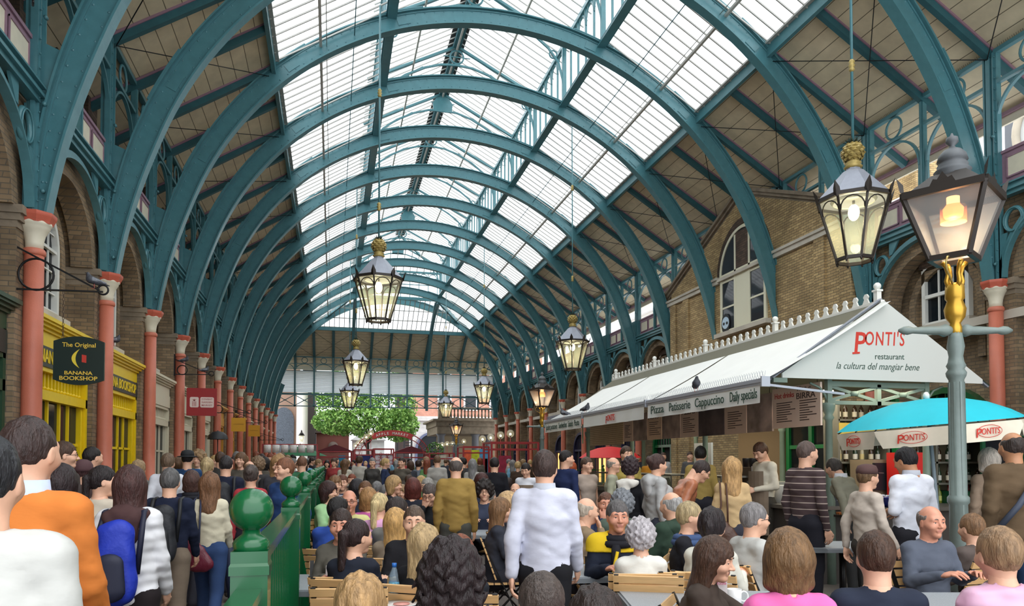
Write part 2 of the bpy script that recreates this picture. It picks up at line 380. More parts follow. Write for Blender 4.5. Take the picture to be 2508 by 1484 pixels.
f=MB(); f.bx(XC-3.1,XC+3.1,YH2-.08,YH2+.08,13.38,13.6,TEAL); f.bx(XC-3.1,XC+3.1,YH2-.06,YH2+.06,15.36,15.5,TEAL); f.bx(XC-3.1,XC+3.1,YH2-.04,YH2+.04,14.5,14.55,TEAL)
for i in range(9):
    x=-3+.667*i+.333
    path=[(XC+x-.3*math.cos(a),15.0+.33*math.sin(a)) for a in np.linspace(0,PI,9)]; f.band(path,.05,YH2-.02,YH2+.02,TEAL,xz)
for i in range(10): x=XC-3+.667*i; f.bx(x-.025,x+.025,YH2-.03,YH2+.03,13.6,15.4,TEAL)
for i in range(13):
    x=-3+.5*i; t=abs(x)/3.2; f.beam((XC+x,YH2+.1,15.4),(XC+x,YR+t*(YH2+.1-YR),17.12-t*1.72),.03,.05,M('glazing_bar_grey'),up=(1,0,0))
for s in (-1,1): f.beam((XC+s*3.2,YH2+.1,15.42),(XC,YR,17.1),.1,.12,TEAL)
window(g,f,(0,0,0))
# edge beams and ridge
for s,nm in ((-1,'left'),(1,'right')):
    b=MB(); b.bx(XC+s*XS-.05,XC+s*XS+.05,YB,YH1,ZS-.26,ZS+.03,TEAL); b.bx(XC+s*(XS-.09)-.05,XC+s*(XS-.09)+.05,YB,YH1,ZS+.02,ZS+.07,M('glazing_bar_grey')); b.build('trim_skylight_edge_'+nm,kind='structure')
b=MB(); b.bx(XC-.14,XC+.14,YB,YR,16.94,17.1,TEALD); b.bx(XC-.3,XC+.3,YB,YR,17.1,17.16,DARK); b.bx(XC-.03,XC+.03,YB,YR,16.86,16.94,GBAR)
b.build('trim_ridge',kind='structure')
# ================================================================ great arches
ab=MB(); A=np.linspace(0,PI,97)
arc=lambda r:[(r*math.cos(a),ZSP+r*math.sin(a)) for a in A]
ri=lambda a:RI+.25*max(0,1-min(a,PI-a)/R(20))**1.6
arci=lambda dr:[((ri(a)+dr)*math.cos(a),ZSP+(ri(a)+dr)*math.sin(a)) for a in A]
I_,O_=arci(0),arc(RO); vs=[]
for p_,q_ in zip(I_,O_): vs+=[(p_[0],-.03,p_[1]),(q_[0],-.03,q_[1]),(p_[0],.03,p_[1]),(q_[0],.03,q_[1])]
ab.add(vs,[f_ for i in range(len(A)-1) for f_ in ((4*i,4*i+1,4*i+5,4*i+4),(4*i+2,4*i+6,4*i+7,4*i+3))],TEAL); web=ab
fl=MB(); fl.band(arci(0),.035,-.13,.13,TEAL,xz); fl.band(arc(RO),.035,-.11,.11,TEAL,xz)
fl.band(arci(.06),.03,-.05,.05,TEAL,xz); fl.band(arc(RO-.06),.03,-.05,.05,TEAL,xz)
rv=MB()
for r0_,dy in ((RI+.105,-.036),(RO-.105,-.036)):
    n=104
    for i in range(n+1):
        a=PI*i/n; r=r0_ if r0_>RI+.2 else ri(a)+.10; c=(r*math.cos(a),ZSP+r*math.sin(a)); rr=.022
        vs=[(c[0]+rr*math.cos(q),dy+.005,c[1]+rr*math.sin(q)) for q in np.arange(6)*PI/3]+[(c[0],dy-.022,c[1])]
        rv.add(vs,[(k,(k+1)%6,6) for k in range(6)],TEAL,True)
for a in (R(50),R(130),R(72),R(108),R(28),R(152)):     # splice plates
    path=[((RO+RI)/2*math.cos(t),ZSP+(RO+RI)/2*math.sin(t)) for t in (a-.02,a,a+.02)]
    rv.band(path,.2,-.045,.045,TEAL,xz)
    path=[((RO+.03)*math.cos(t),ZSP+(RO+.03)*math.sin(t)) for t in np.linspace(a-.07,a+.07,7)]; rv.band(path,.03,-.12,.12,TEAL,xz)
me_w,me_f,me_r=web.mesh('web'),fl.mesh('flanges'),rv.mesh('rivets')
arches={}
for k in range(NF,NL+1):
    lab='%s great green iron roof arch from the camera'%ORD[k] if k>=0 else 'great green iron roof arch overhead behind the viewpoint'
    if k==0: lab='nearest great green iron roof arch, cropped by the top left and top right corners'
    r=empty('roof_arch',(XC,Yn(k),0),label=lab,category='arch',group='great iron arches spanning the hall'); arches[k]=r
    inst(me_w,'web',r); inst(me_f,'flange',r); inst(me_r,'rivets',r,kind='stuff')
# monitor trusses standing on the arches
def truss(kind):
    t=MB()
    for s in (-1,1):
        t.beam((s*3.25,0,15.40),(0,0,17.02),.09,.10,TEAL,up=(0,1,0)); t.bx(s*3-.07,s*3+.07,-.05,.05,13.5,15.45,TEAL)
        t.bx(s*3-.11,s*3+.11,-.08,.08,13.45,13.55,TEAL)
        path=[(s*3,13.7),(s*2.95,14.3),(s*2.8,14.85),(s*2.45,15.3),(s*1.9,15.72),(s*1.2,16.08),(s*.6,16.27),(0,16.32)]
        t.band(path,.07,-.03,.03,TEAL,xz)
        t.ring((s*2.62,0,15.42-.32),.13,.025,TEAL,'y',16)
        t.beam((s*2.2,0,15.50),(s*1.25,0,16.10),.05,.05,TEAL)
    if kind: t.poly([(-.38,16.25),(.38,16.25),(.42,16.6),(.18,16.95),(-.18,16.95),(-.42,16.6)],-.03,.03,TEAL,xz)
    else: t.ring((0,0,16.62),.25,.035,TEAL,'y',20)
    t.beam((-.5,0,16.62),(.5,0,16.62),.03,.03,TEAL)
    return t.mesh('roof_truss')
tm=[truss(0),truss(1)]
for k in range(NF,NL):
    inst(tm[k%2 if k!=3 else 0],'roof_truss',None,(XC,Yn(k),0),label=('light green iron ridge truss standing on the %s great arch'%ORD[k] if k>=0 else 'light green ridge truss behind the viewpoint'),category='roof truss',group='ridge trusses under the raised skylight')
# ================================================================ columns
def column_parts():
    s=MB(); s.lathe([(.19,0),(.19,.12),(.165,.16),(.165,.5),(.175,.52),(.175,.56),(.145,.6),(.142,.9)]+[(.142-.012*t,.9+3.8*t) for t in (0,.3,.6,1)],(0,0,0),ORANGE,24)
    s.lathe([(.13,4.66),(.152,4.68),(.152,4.73),(.135,4.76)],(0,0,0),ORANGE,24)
    for i in range(0): pass
    c=MB(); c.lathe([(.118,4.75),(.12,4.84),(.128,4.90),(.145,4.97),(.175,5.03),(.2,5.07),(.205,5.10),(.225,5.12),(.225,5.15),(.20,5.16)],(0,0,0),CREAM,24)
    a=MB(); a.lathe([(.235,5.13),(.245,5.16),(.28,5.23),(.285,5.25),(.285,5.285),(.2,5.29)],(0,0,0),OREDGE,8,PI/8,False)
    return s.mesh('shaft'),c.mesh('capital'),a.mesh('abacus')
cs,cc,ca=column_parts()
def post_mesh(side):   # stanchion above the capital, up to the eaves
    p=MB(); X=side*.02
    p.bx(X-.12,X+.02,-.05,.05,5.28,10.0,TEAL); p.bx(X-.11,X+.09,-.12,-.09,5.28,9.95,TEAL); p.bx(X-.11,X+.09,.09,.12,5.28,9.95,TEAL); p.bx(X-.03,X+.03,-.1,.1,5.28,9.95,TEAL)
    for y in (-.135,.135): p.bx(X-.05,X+.05,y-.012,y+.012,5.3,9.9,TEAL)
    # gusset that fills the foot between stanchion and arch
    N=9; pts=[(-side*.02,5.28)]+[(-side*(HW-math.sqrt((RI+.25*max(0,1-math.asin((z-ZSP)/RI)/R(20))**1.6)**2-(z-ZSP)**2)),z) for z in np.linspace(5.28,7.6,N)]+[(-side*.02,7.9)]
    p.poly(pts,-.028,.028,TEAL,xz)
    for z in np.arange(5.45,9.9,.22):
        for y in (-.14,): p.sph((X-side*.1,y,z),.014,TEAL,6,4)
    for z in (5.6,6.9,8.2): p.tube([(X-side*.16,-.1,z),(X-side*.16,-.16,z)],.03,TEAL,8)
    return p.mesh('stanchion')
pm={-1:post_mesh(-1),1:post_mesh(1)}
def column(x,k,side,lab,foot=True):
    r=empty('column',(x,Yn(k),0),label=lab,category='column',group='terracotta columns along the %s arcade'%('left' if side<0 else 'right'))
    if foot: inst(cs,'shaft',r); inst(cc,'capital',r); inst(ca,'abacus',r)
    inst(pm[side],'stanchion',r,label='green iron stanchion above the capital')
    return r
for k in range(NF,NL+2):
    y='%s terracotta column of the left arcade, with cream bell capital'%ORD[k] if k>=0 else 'terracotta column of the left arcade beside or behind the viewpoint'
    column(XC-HW,k,-1,y)
for k in range(NF,NL+2):
    if k in (2,3,4): continue
    y='%s terracotta column of the right arcade, with cream bell capital'%ORD[k if k<2 else k-3] if k>=0 else 'terracotta column of the right arcade beside or behind the viewpoint'
    if k==0: y='terracotta column at the right edge, behind the turquoise parasol'
    column(XC+HW,k,1,y)
# ================================================================ arcade framing between the columns
def bay_meshes():
    H=BAY/2; out={}
    a=MB(); path=[(H-1.66*math.cos(t),5.32+1.50*math.sin(t)) for t in np.linspace(0,PI,29)]
    a.band(path,.11,-.03,.03,TEAL,yz); a.band([(H-1.60*math.cos(t),5.32+1.44*math.sin(t)) for t in np.linspace(0,PI,29)],.03,-.065,.065,TEAL,yz)
    for s in (-1,1):
        yc=H+s*1.36; a.ring((0,yc,6.42),.2,.045,TEAL,'x',24,6,1.15); a.ring((.05,yc,6.42),.2,.015,TEAL,'x',24,5,1.15); a.ring((-.05,yc,6.42),.2,.015,TEAL,'x',24,5,1.15)
        a.bx(-.03,.03,H+s*1.68-.05,H+s*1.68+.05,5.3,7.0,TEAL)
        a.poly([(H+s*.75,6.98),(H+s*1.1,6.98),(H+s*1.1,6.6),(H+s*1.0,6.62)][::int(s)],-.02,.02,TEAL,yz)
        a.poly([(H+s*1.62,5.6),(H+s*1.66,5.6),(H+s*1.66,6.2),(H+s*1.5,6.2)][::int(s)],-.02,.02,TEAL,yz)
    out['arcade_arch']=a
    c=MB(); c.bx(-.14,.14,.1,BAY-.1,7.0,7.05,TEAL); c.bx(-.08,.08,.1,BAY-.1,6.92,7.0,TEAL); c.bx(-.10,.10,.1,BAY-.1,7.05,7.12,TEAL); c.bx(-.16,.16,.1,BAY-.1,7.12,7.15,TEAL)
    out['cornice_beam']=c
    p=MB(); y0,y1=.15,BAY-.15; p.bx(.05,.09,y0,y1,7.15,7.86,MAUVE); p.bx(.02,.13,y0,y1,7.84,7.9,MAUVE); p.bx(.02,.13,y0,y1,7.15,7.24,MAUVE)
    for i in range(4):
        ya=y0+.12+i*(y1-y0-.12)/4; yb=ya+(y1-y0-.12)/4-.16; p.bx(.035,.105,ya,yb,7.34,7.72,CREAM)
        for s in (.03,.11):
            p.bx(s-.01,s+.01,ya-.03,yb+.03,7.72,7.75,MAUVE); p.bx(s-.01,s+.01,ya-.03,yb+.03,7.31,7.34,MAUVE)
            p.bx(s-.01,s+.01,ya-.03,ya,7.31,7.75,MAUVE); p.bx(s-.01,s+.01,yb,yb+.03,7.31,7.75,MAUVE)
    out['panel_board']=p
    u=MB(); u.bx(-.06,.06,.1,BAY-.1,9.93,10.02,TEAL); u.bx(-.05,.05,.1,BAY-.1,9.3,9.37,TEAL)
    u.bx(-.05,.05,H-.06,H+.06,7.15,9.95,TEAL); u.bx(-.07,.07,H-.03,H+.03,7.15,9.95,TEAL)
    for q in (0,1):
        yc=H/2+q*H; u.ring((0,yc,9.65),.25,.028,TEAL,'x',22); 
        u.band([(yc-.8*math.cos(t),8.45+.82*math.sin(t)) for t in np.linspace(0,PI,21)],.05,-.035,.035,TEAL,yz)
        for s in (-1,1): u.beam((0,yc+s*.78,7.9 if s==1 else 7.9),(0,yc+s*.8,8.5),.05,.05,TEAL,up=(1,0,0))
    for y in (.13,BAY-.13): u.bx(-.05,.05,y-.035,y+.035,7.15,9.95,TEAL)
    out['upper_lattice']=u
    sp=MB()
    for i in range(70):
        y=.15+i*(BAY-.3)/70
        for e in (-.03,.03): sp.tube([(e,y,10.02),(e*2.2,y+.01,10.15)],.003,IRON,3,cap=False)
    out['pigeon_spikes']=sp
    return {k:v.mesh(k) for k,v in out.items()}
bm=bay_meshes(); tn=0
for k in range(NF,NL+1):
    for side in (-1,1):
        tn+=1
        r=empty('trim_%d'%tn,(XC+side*HW,Yn(k) if side>0 else Yn(k+1),0),0 if side>0 else PI,kind='structure')
        for nme,me in bm.items():
            if side>0 and k in (2,3) and nme in('arcade_arch','cornice_beam','panel_board'): continue
            if side>0 and k==1 and nme=='arcade_arch': continue
            if nme=='pigeon_spikes' and k>4: continue
            o=inst(me,nme,r)
            if nme=='pigeon_spikes': o['kind']='stuff'
# ================================================================ side walls
XLW=XC-HW-.12   # face of the left piers
def side_wall(nm,side,k0,k1,brk,skip=()):
    """piers, blind arches and infill as real depth; x runs outward from the column line"""
    X=lambda d: XC+side*(HW+d)
    root=empty('wall_'+nm,kind='structure'); H=BAY/2
    b=MB(); b.bx(X(.62),X(.9),YB,YE,0,7.0,brk); b.build('infill_wall',root)
    pr=MB(); im=MB(); ar=MB(); sp=MB()
    for k in range(k0,k1+1):
        if k in skip: continue
        y=Yn(k); pr.bx(X(.12),X(.62),y-.34,y+.34,0,5.0,brk); pr.bx(X(.10),X(.62),y-.37,y+.37,0,.3,STONE)
        im.bx(X(.02),X(.62),y-.40,y+.40,5.18,5.30,STONE); im.bx(X(.06),X(.62),y-.37,y+.37,5.08,5.18,STONE); im.bx(X(.10),X(.62),y-.35,y+.35,4.98,5.08,STONE)
        # wall above the springing with an arched opening towards the next pier
        if k<k1 and (k+1) not in skip:
            c=y+H; r0=H-.36; pts=[(c-r0,5.3)]
            arch=[(c-r0*math.cos(t),5.3+1.32*math.sin(t)) for t in np.linspace(0,PI,25)]
            N=len(arch); vs=[];fs=[]
            for a_,z_ in arch:
                yy=y+ (a_-(c-r0))/(2*r0)*BAY
                for t in (.16,.62): vs+=[(X(t),a_,z_),(X(t),yy,7.0)]
            for i in range(N-1):
                A=i*4;B=A+4; fs+=[(A,A+1,B+1,B),(A+2,B+2,B+3,A+3),(A,B,B+2,A+2)]
            sp.add(vs,fs,brk)
            sp.add([(X(t),yy,z) for t in (.16,.62) for (yy,z) in ((y,5.3),(c-r0,5.3),(y,7.0))],[(0,1,2),(3,5,4)],brk)
            sp.add([(X(t),yy,z) for t in (.16,.62) for (yy,z) in ((y+BAY,5.3),(c+r0,5.3),(y+BAY,7.0))],[(0,1,2),(3,5,4)],brk)
            ar.band([(c-(r0-.01)*math.cos(t),5.3+1.31*math.sin(t)) for t in np.linspace(0,PI,25)],.22,.13,.5,brk,lambda a,b_,t:(X(t),a,b_))
            ar.band([(c-.98*math.cos(t),5.2+1.0*math.sin(t)) for t in np.linspace(0,PI,21)],.2,.5,.66,brk,lambda a,b_,t:(X(t),a,b_))
            for s in (-1,1): ar.bx(X(.5),X(.66),c+s*.98-.1,c+s*.98+.1,3.9,5.2,brk)
    pr.build('pier',root); im.build('impost',root); ar.build('arch_ring',root); sp.build('arch_wall',root)
    return root
WL=side_wall('left',-1,NF-1,NL+1,BRICK)
WR=side_wall('right',1,NF-1,NL+1,BRICK,(2,3))
# upper left wall with tall piers, in shade under the eaves
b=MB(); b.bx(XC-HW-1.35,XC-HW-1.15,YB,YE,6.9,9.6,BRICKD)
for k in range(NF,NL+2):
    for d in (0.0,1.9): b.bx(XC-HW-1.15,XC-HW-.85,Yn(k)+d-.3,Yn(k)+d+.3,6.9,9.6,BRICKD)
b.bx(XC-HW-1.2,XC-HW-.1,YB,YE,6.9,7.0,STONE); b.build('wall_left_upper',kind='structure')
# first-floor windows, left (arched) and right (sash)
def arched_window(side):
    X=lambda d: side*d
    f=MB(); g=MB(); w_=.74; zs,zt=4.22,5.35; T=lambda t:(lambda a,b_,c:(X(c),a,b_))
    path=[(-w_,zs)]+[(-w_*math.cos(t),zt+.72*math.sin(t)) for t in np.linspace(0,PI,17)]+[(w_,zs)]
    f.band(path,.09,.50,.62,WHITEP,lambda a,b_,t:(X(t),a,b_))
    f.bx(X(.50),X(.60),-w_,w_,zs-.04,zs+.06,WHITEP); f.bx(X(.52),X(.58),-.03,.03,zs,zt+.7,WHITEP); f.bx(X(.52),X(.58),-w_,w_,zt-.02,zt+.03,WHITEP)
    for z in (4.6,4.98,5.65): f.bx(X(.54),X(.57),-w_,w_,z-.012,z+.012,WHITEP)
    for y in (-.37,.37): f.bx(X(.54),X(.57),y-.012,y+.012,zs,zt+.5,WHITEP)
    g.poly(path,.60,.61,WINGL,lambda a,b_,t:(X(t),a,b_))
    st=MB(); st.bx(X(.36),X(.62),-.95,.95,zs-.16,zs-.04,STONEL)
    return f.mesh('window_frame'),g.mesh('pane'),st.mesh('window_sill')
def sash(side,w_=.62,z0=4.85,z1=6.15):
    X=lambda d: side*d; f=MB(); g=MB()
    for y in (-w_,w_): f.bx(X(.5),X(.62),y-.05,y+.05,z0,z1,WHITEP)
    for z in (z0,(z0+z1)/2,z1): f.bx(X(.5),X(.62),-w_,w_,z-.04,z+.04,WHITEP)
    for y in (-.2,.2): f.bx(X(.53),X(.57),y-.014,y+.014,z0,z1,WHITEP)
    g.bx(X(.59),X(.6),-w_,w_,z0,z1,WINGL); st=MB(); st.bx(X(.4),X(.62),-w_-.15,w_+.15,z0-.14,z0-.03,STONEL)
    st.bx(X(.48),X(.63),-w_-.1,w_+.1,z1+.03,z1+.2,BRICKD)
    return f.mesh('window_frame'),g.mesh('pane'),st.mesh('window_sill')
LWm=arched_window(-1); RWm=sash(1)
for k in range(-1,NL+1):
    for side,mm in ((-1,LWm),(1,RWm)):
        if side>0 and k in (1,2,3): continue
        wn[0]+=1; r=empty('window_%d'%wn[0],(XC+side*HW,Yn(k)+BAY/2,0),kind='structure')
        for m_,n_ in zip(mm,('window_frame','pane','window_sill')): inst(m_,n_,r)
b=MB()
for a0,a1 in ((NF,2),(4,NL+1)): b.bx(XC+HW+.1,XC+HW+.62,Yn(a0),Yn(a1)-(0 if a0>0 else 3.6),4.5,4.68,STONEL)
b.build('trim_right_string',kind='structure')
# floodlights, then a dark-painted sheet standing in for unlit rooms behind the panes
FLD=M('floodlight_black',(30,30,32),.5)
def flood(x,y,z,rz,lab):
    r=empty('floodlight',(x,y,z),rz,label=lab,category='floodlight',group='black floodlights along the arcades'); b=MB(); b.box((0,0,0),(.30,.14,.2),FLD,Euler((-.5,0,0)).to_matrix()); b.box((0,.1,-.02),(.2,.1,.12),FLD); b.build('lamp_housing',r)
    b=MB(); b.box((0,-.08,.03),(.26,.01,.16),M('floodlight_glass',(150,150,146),.2),Euler((-.5,0,0)).to_matrix()); b.build('lens',r); b=MB(); b.tube([(0,.12,0),(0,.12,-.3),(0,.3,-.34)],.018,FLD,6); b.build('bracket',r)
flood(XC-HW+.25,11.35,8.15,R(200),'black floodlight on the parapet at the top left corner')
for k,l in ((6,'middle'),(8,'far'),(10,'farthest')): flood(XC+HW-.3,Yn(k)+.6,7.75,R(70),'black floodlight above the right arcade parapet, %s one'%l)
b=MB(); b.bx(XC-HW-.75,XC-HW-.64,YB,YE,0,7,DARK); b.build('trim_left_dark_backing',kind='structure')  # near-black colour stands for the darkness of the rooms behind
# ---- ground-floor shopfronts on the left
OCHRE=M('ochre_interior',(150,120,60),.8); 
def shopfront(col,band,letters,y,glassm=WINGL,rail=True,text_off=0):
    x0=XC-HW-.62; x1=XC-HW-.20; H=1.44; root=None
    b=MB()
    for s in (-1,1): b.bx(x0,x1,s*H-.09 if s>0 else -H,s*H if s>0 else -H+.09,0,3.5,col); b.bx(x1-.16,x1-.05,s*(H-.16)-.04,s*(H-.16)+.04,0,2.7,col)
    b.bx(x0,x1,-H,H,2.62,2.78,col); b.bx(x0,x1+.0,-H,H,3.48,3.72,col)
    for z,d in ((3.72,.04),(3.77,.09),(3.82,.14),(3.86,.17)): b.bx(x0,x1+d,-H-d*.5,H+d*.5,z,z+.06,col)
    b.bx(x0,x1,-H,H,3.08,3.15,col); b.bx(x0,x1-.04,-H,H,0,.7,col)
    for yy in (-.72,-.28,.28,.72): b.bx(x1-.15,x1-.09,yy-.03,yy+.03,.7,2.62,col)
    b.bx(x1-.15,x1-.09,-H,H,1.9,1.95,col)
    b.bx(x0,x1-.1,-H,H,.68,.76,col)
    fr=b
    fa=MB(); fa.bx(x1-.04,x1+.02,-H+.02,H-.02,3.15,3.48,band)
    if letters: fa.text(letters,YELLOW,(x1+.02,-H+.12+text_off,3.22),(0,1,0),(0,0,1),.30,width=2*H-.3-text_off,off=.012,depth=.02)
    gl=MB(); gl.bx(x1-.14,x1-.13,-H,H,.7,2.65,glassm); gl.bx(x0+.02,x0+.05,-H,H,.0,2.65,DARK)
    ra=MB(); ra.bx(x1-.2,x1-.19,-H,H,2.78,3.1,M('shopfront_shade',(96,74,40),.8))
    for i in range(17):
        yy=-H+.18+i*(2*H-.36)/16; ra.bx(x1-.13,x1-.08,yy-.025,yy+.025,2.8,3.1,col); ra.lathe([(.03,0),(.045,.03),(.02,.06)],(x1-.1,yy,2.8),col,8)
    root=empty('shopfront',(0,y,0))
    fr.build('shop_frame',root); fa.build('fascia_board',root,label='dark signboard lettered in yellow' if letters else 'plain signboard'); gl.build('shop_window',root); ra.build('railing_panel',root)
    return root
DSIGN=M('sign_dark_green',(34,48,46),.4)
def tagt(o,label,cat,group=None,kind=None):
    o['label']=label; o['category']=cat
    if group: o['group']=group
    if kind: o['kind']=kind
    return o
tagt(shopfront(YELLOW,DSIGN,'BANANA BOOKSHOP',Yn(0)+BAY/2),'bright yellow wooden shopfront between the two nearest left columns','shopfront')
tagt(shopfront(YELLOW,DSIGN,'BANANA BOOKSHOP',Yn(1)+BAY/2),'bright yellow wooden shopfront beside the white-shirted walker, second bay along the left wall','shopfront')
CREAMD=M('ivory_shopfront_paint',(214,206,182),.5)
tagt(shopfront(CREAMD,CREAMD,None,Yn(2)+BAY/2),'ivory shopfront just past the yellow ones on the left wall','shopfront')
tagt(shopfront(CREAMD,CREAMD,None,Yn(3)+BAY/2),'second ivory shopfront on the left wall, behind the hanging red market sign','shopfront')
for k in (-1,): tagt(shopfront(M('olive_door_paint',(40,70,48),.4),DSIGN,None,Yn(k)+BAY/2),'dark green shopfront at the left edge nearest the viewpoint','shopfront')
OC2=M('mustard_shopfront_paint',(196,140,50),.5)
for k in range(4,NL+1): tagt(shopfront(OC2 if k in (5,6,7) else CREAMD,OC2 if k in (5,6,7) else CREAMD,None,Yn(k)+BAY/2),('mustard' if k in (5,6,7) else 'distant ivory')+' shopfront deep in the left arcade, %s bay from the yellow shops'%ORD[k-2],'shopfront','distant shopfronts under the left arcade')
# ---- ground-floor openings on the right: dark arched shop windows with a warm inside
WARM=M('warm_shop_interior',(255,190,110),.8,emit=1.1)
def right_shop(y,warm,door=GREEN):
    x0=XC+HW+.1; root=empty('shopfront',(0,y,0)); b=MB()
    pts=[(-1.15,0),(-1.15,2.3)]+[(-1.15*math.cos(t),2.3+.95*math.sin(t)) for t in np.linspace(0,PI,15)]+[(1.15,0)]
    b.band(pts,.14,x0+.30,x0+.52,door,yz)
    b.bx(x0+.34,x0+.48,-1.15,1.15,2.25,2.36,door)
    for yy in (-.4,.4): b.bx(x0+.36,x0+.46,yy-.05,yy+.05,0,2.3,door)
    for i in range(9): yy=-1+.25*i; b.bx(x0+.38,x0+.42,yy-.015,yy+.015,2.36,2.36+.9*math.sqrt(max(0,1-(yy/1.15)**2)),door)
    b.bx(x0+.36,x0+.46,-1.15,1.15,0,.6,door)
    b.build('shop_frame',root)
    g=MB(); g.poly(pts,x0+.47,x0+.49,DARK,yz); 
    if warm: g.bx(x0+.44,x0+.47,-1.0,1.0,.6,2.2,WARM)
    g.build('shop_window',root); return root
for k in range(-1,NL+1):
    if k in (2,3): continue
    wm=k in (6,8,9)
    tagt(right_shop(Yn(k)+BAY/2,wm,M('navy_door_paint',(40,40,70),.5) if k>4 else GREEN),
      'green arched shop door at the right edge behind the brown-jacketed walker' if k==0 else
      ('%s arched shopfront under the right arcade, %s bay from the camera'%('warm-lit navy' if wm else ('navy' if k>4 else 'dark green'),ORD[k+2] )),'shopfront','arched shopfronts under the right arcade')
# ================================================================ gabled brick block that breaks into the right arcade
XG=12.80; ya,yb,yc=16.1,26.5,21.3; zt=8.15; za=10.35
root=empty('wall_gable',kind='structure')
b=MB(); b.poly([(ya,0),(yb,0),(yb,zt),(yc,za),(ya,zt)],XG,XG+.9,BRICKY,yz)
for y in (ya+.25,yb-.25,yc+3.9,yc-3.9): b.bx(XG-.07,XG,y-.22,y+.22,0,7.8,BRICKY)
b.build('gable_wall',root)
b=MB()
for p,q in (((yb+.5,zt-.02),(yc,za+.1)),((ya-.5,zt-.02),(yc,za+.1))):
    for d,wd,h in ((.0,.5,.1),(-.1,.34,.1),(-.19,.2,.08)): b.beam((XG+.1-.0,p[0],p[1]+d),(XG+.1,q[0],q[1]+d),wd,h,STONE,up=(0,0,1))
b.build('gable_coping',root)
b=MB()
for (a0,a1) in ((ya,yc-1.45),(yc+1.45,yb+.2)):
    b.bx(XG-.14,XG,a0,a1,7.82,7.9,STONEL); b.bx(XG-.09,XG,a0,a1,7.68,7.82,STONEL)
b.bx(XG-.14,XG+.05,yc-1.45,yc+1.45,7.72,7.82,STONEL); b.build('gable_string_course',root)
# big tripartite window
wn[0]+=1; r=empty('window_%d'%wn[0],kind='structure'); b=MB(); IVO=M('ivory_window_paint',(226,222,196),.5)
z0=5.95
for y in (yc-1.3,yc-.42,yc+.42,yc+1.3): b.bx(XG-.06,XG+.02,y-.06,y+.06,z0,7.72,IVO)
b.bx(XG-.05,XG+.02,yc-.42,yc+.42,z0,7.72,IVO)
for s in (-1,1):
    b.bx(XG-.05,XG+.02,yc+s*.42,yc+s*1.3,z0,z0+.08,IVO); b.bx(XG-.05,XG+.02,yc+s*.42,yc+s*1.3,6.75,6.81,IVO); b.bx(XG-.05,XG+.02,yc+s*.42,yc+s*1.3,7.62,7.7,IVO)
ap=[(yc-1.35*math.cos(t),7.86+1.35*math.sin(t)) for t in np.linspace(0,PI,25)]
b.band(ap,.1,XG-.06,XG+.02,IVO,yz)
for s in (-.42,.42): b.bx(XG-.05,XG+.02,yc+s-.05,yc+s+.05,7.86,7.86+1.2,IVO)
b.bx(XG-.05,XG+.02,yc-1.3,yc+1.3,7.84,7.92,IVO); b.build('window_frame',r)
g=MB(); REF=glass('reflecting_window',(90,96,100),.6,.04,(70,74,80))
for s in (-1,1): g.bx(XG-.03,XG-.02,yc+s*.42,yc+s*1.3,z0,7.7,REF)
g.poly(ap,XG-.03,XG-.02,REF,yz); g.build('pane',r)
b=MB(); b.poly([(yc-.42,7.9),(yc+.42,7.9),(yc+.42,9.1),(yc-.42,9.1)],XG-.045,XG-.035,BRICKD,yz); b.build('brick_panel',r)
b=MB(); b.band([(yc-1.52*math.cos(t),7.9+1.52*math.sin(t)) for t in np.linspace(0,PI,25)],.22,XG-.02,XG+.02,BRICKD,yz); b.build('brick_arch',r)
b=MB(); b.bx(XG-.2,XG,yc-1.55,yc+1.55,z0-.14,z0,STONEL); b.build('window_sill',r)
b=MB(); c=(XG-.075,yc+1.0,6.25)
b.poly([(c[1]+.27*math.cos(t),c[2]+.33*math.sin(t)) for t in np.linspace(0,2*PI,20)[:-1]],XG-.07,XG-.065,IRON,yz)
b.poly([(c[1]+.22*math.cos(t),c[2]+.02+.2*math.sin(t)) for t in np.linspace(0,2*PI,20)[:-1]],XG-.076,XG-.07,M('sticker_pale_blue',(190,214,232),.5),yz)
for s in (-1,1): b.poly([(c[1]+s*.1+.06*math.cos(t),c[2]+.0+.05*math.sin(t)) for t in np.linspace(0,2*PI,12)[:-1]],XG-.082,XG-.076,IRON,yz)
o=b.build('window_sticker'); tagt(o,'black and pale blue oval sticker in the bottom left pane of the gable window','sticker')
# stone coping that carries on towards the camera above the first bay
b=MB(); b.bx(XG+.0,XG+.5,ya-.4,ya+.3,7.9,8.1,STONE); b.build('trim_kneeler',kind='structure')
# ================================================================ far end wall
root=empty('wall_far',kind='structure'); b=MB()
xs=[XC-HW+2*HW*i/12 for i in range(13)]
for x in xs: b.bx(x-.06,x+.06,YE-.06,YE+.06,5.98,9.95,TEAL)
for x in (xs[0],xs[-1]): b.bx(x-.2,x+.2,YE-.2,YE+.2,5.2,10,TEAL)
b.build('end_post',root)
b=MB(); b.bx(xs[0],xs[-1],YE-.1,YE+.1,6.9,7.04,TEAL); b.bx(xs[0],xs[-1],YE-.06,YE+.06,6.0,6.07,TEAL)
for i in range(12):
    x0,x1=xs[i],xs[i+1]; xm=(x0+x1)/2
    b.beam((x0,YE,6.07),(x1,YE,6.9),.05,.07,TEAL,up=(0,1,0)); b.beam((x0,YE,6.9),(x1,YE,6.07),.05,.07,TEAL,up=(0,1,0))
    b.lathe([(.1,0),(.1,.06)],(xm,YE-.03,6.45),TEAL,10)
b.build('lattice_girder',root)
b=MB(); b.bx(xs[0],xs[-1],YE-.05,YE+.05,9.86,9.94,TEAL); b.bx(xs[0],xs[-1],YE-.04,YE+.04,9.33,9.38,TEAL)
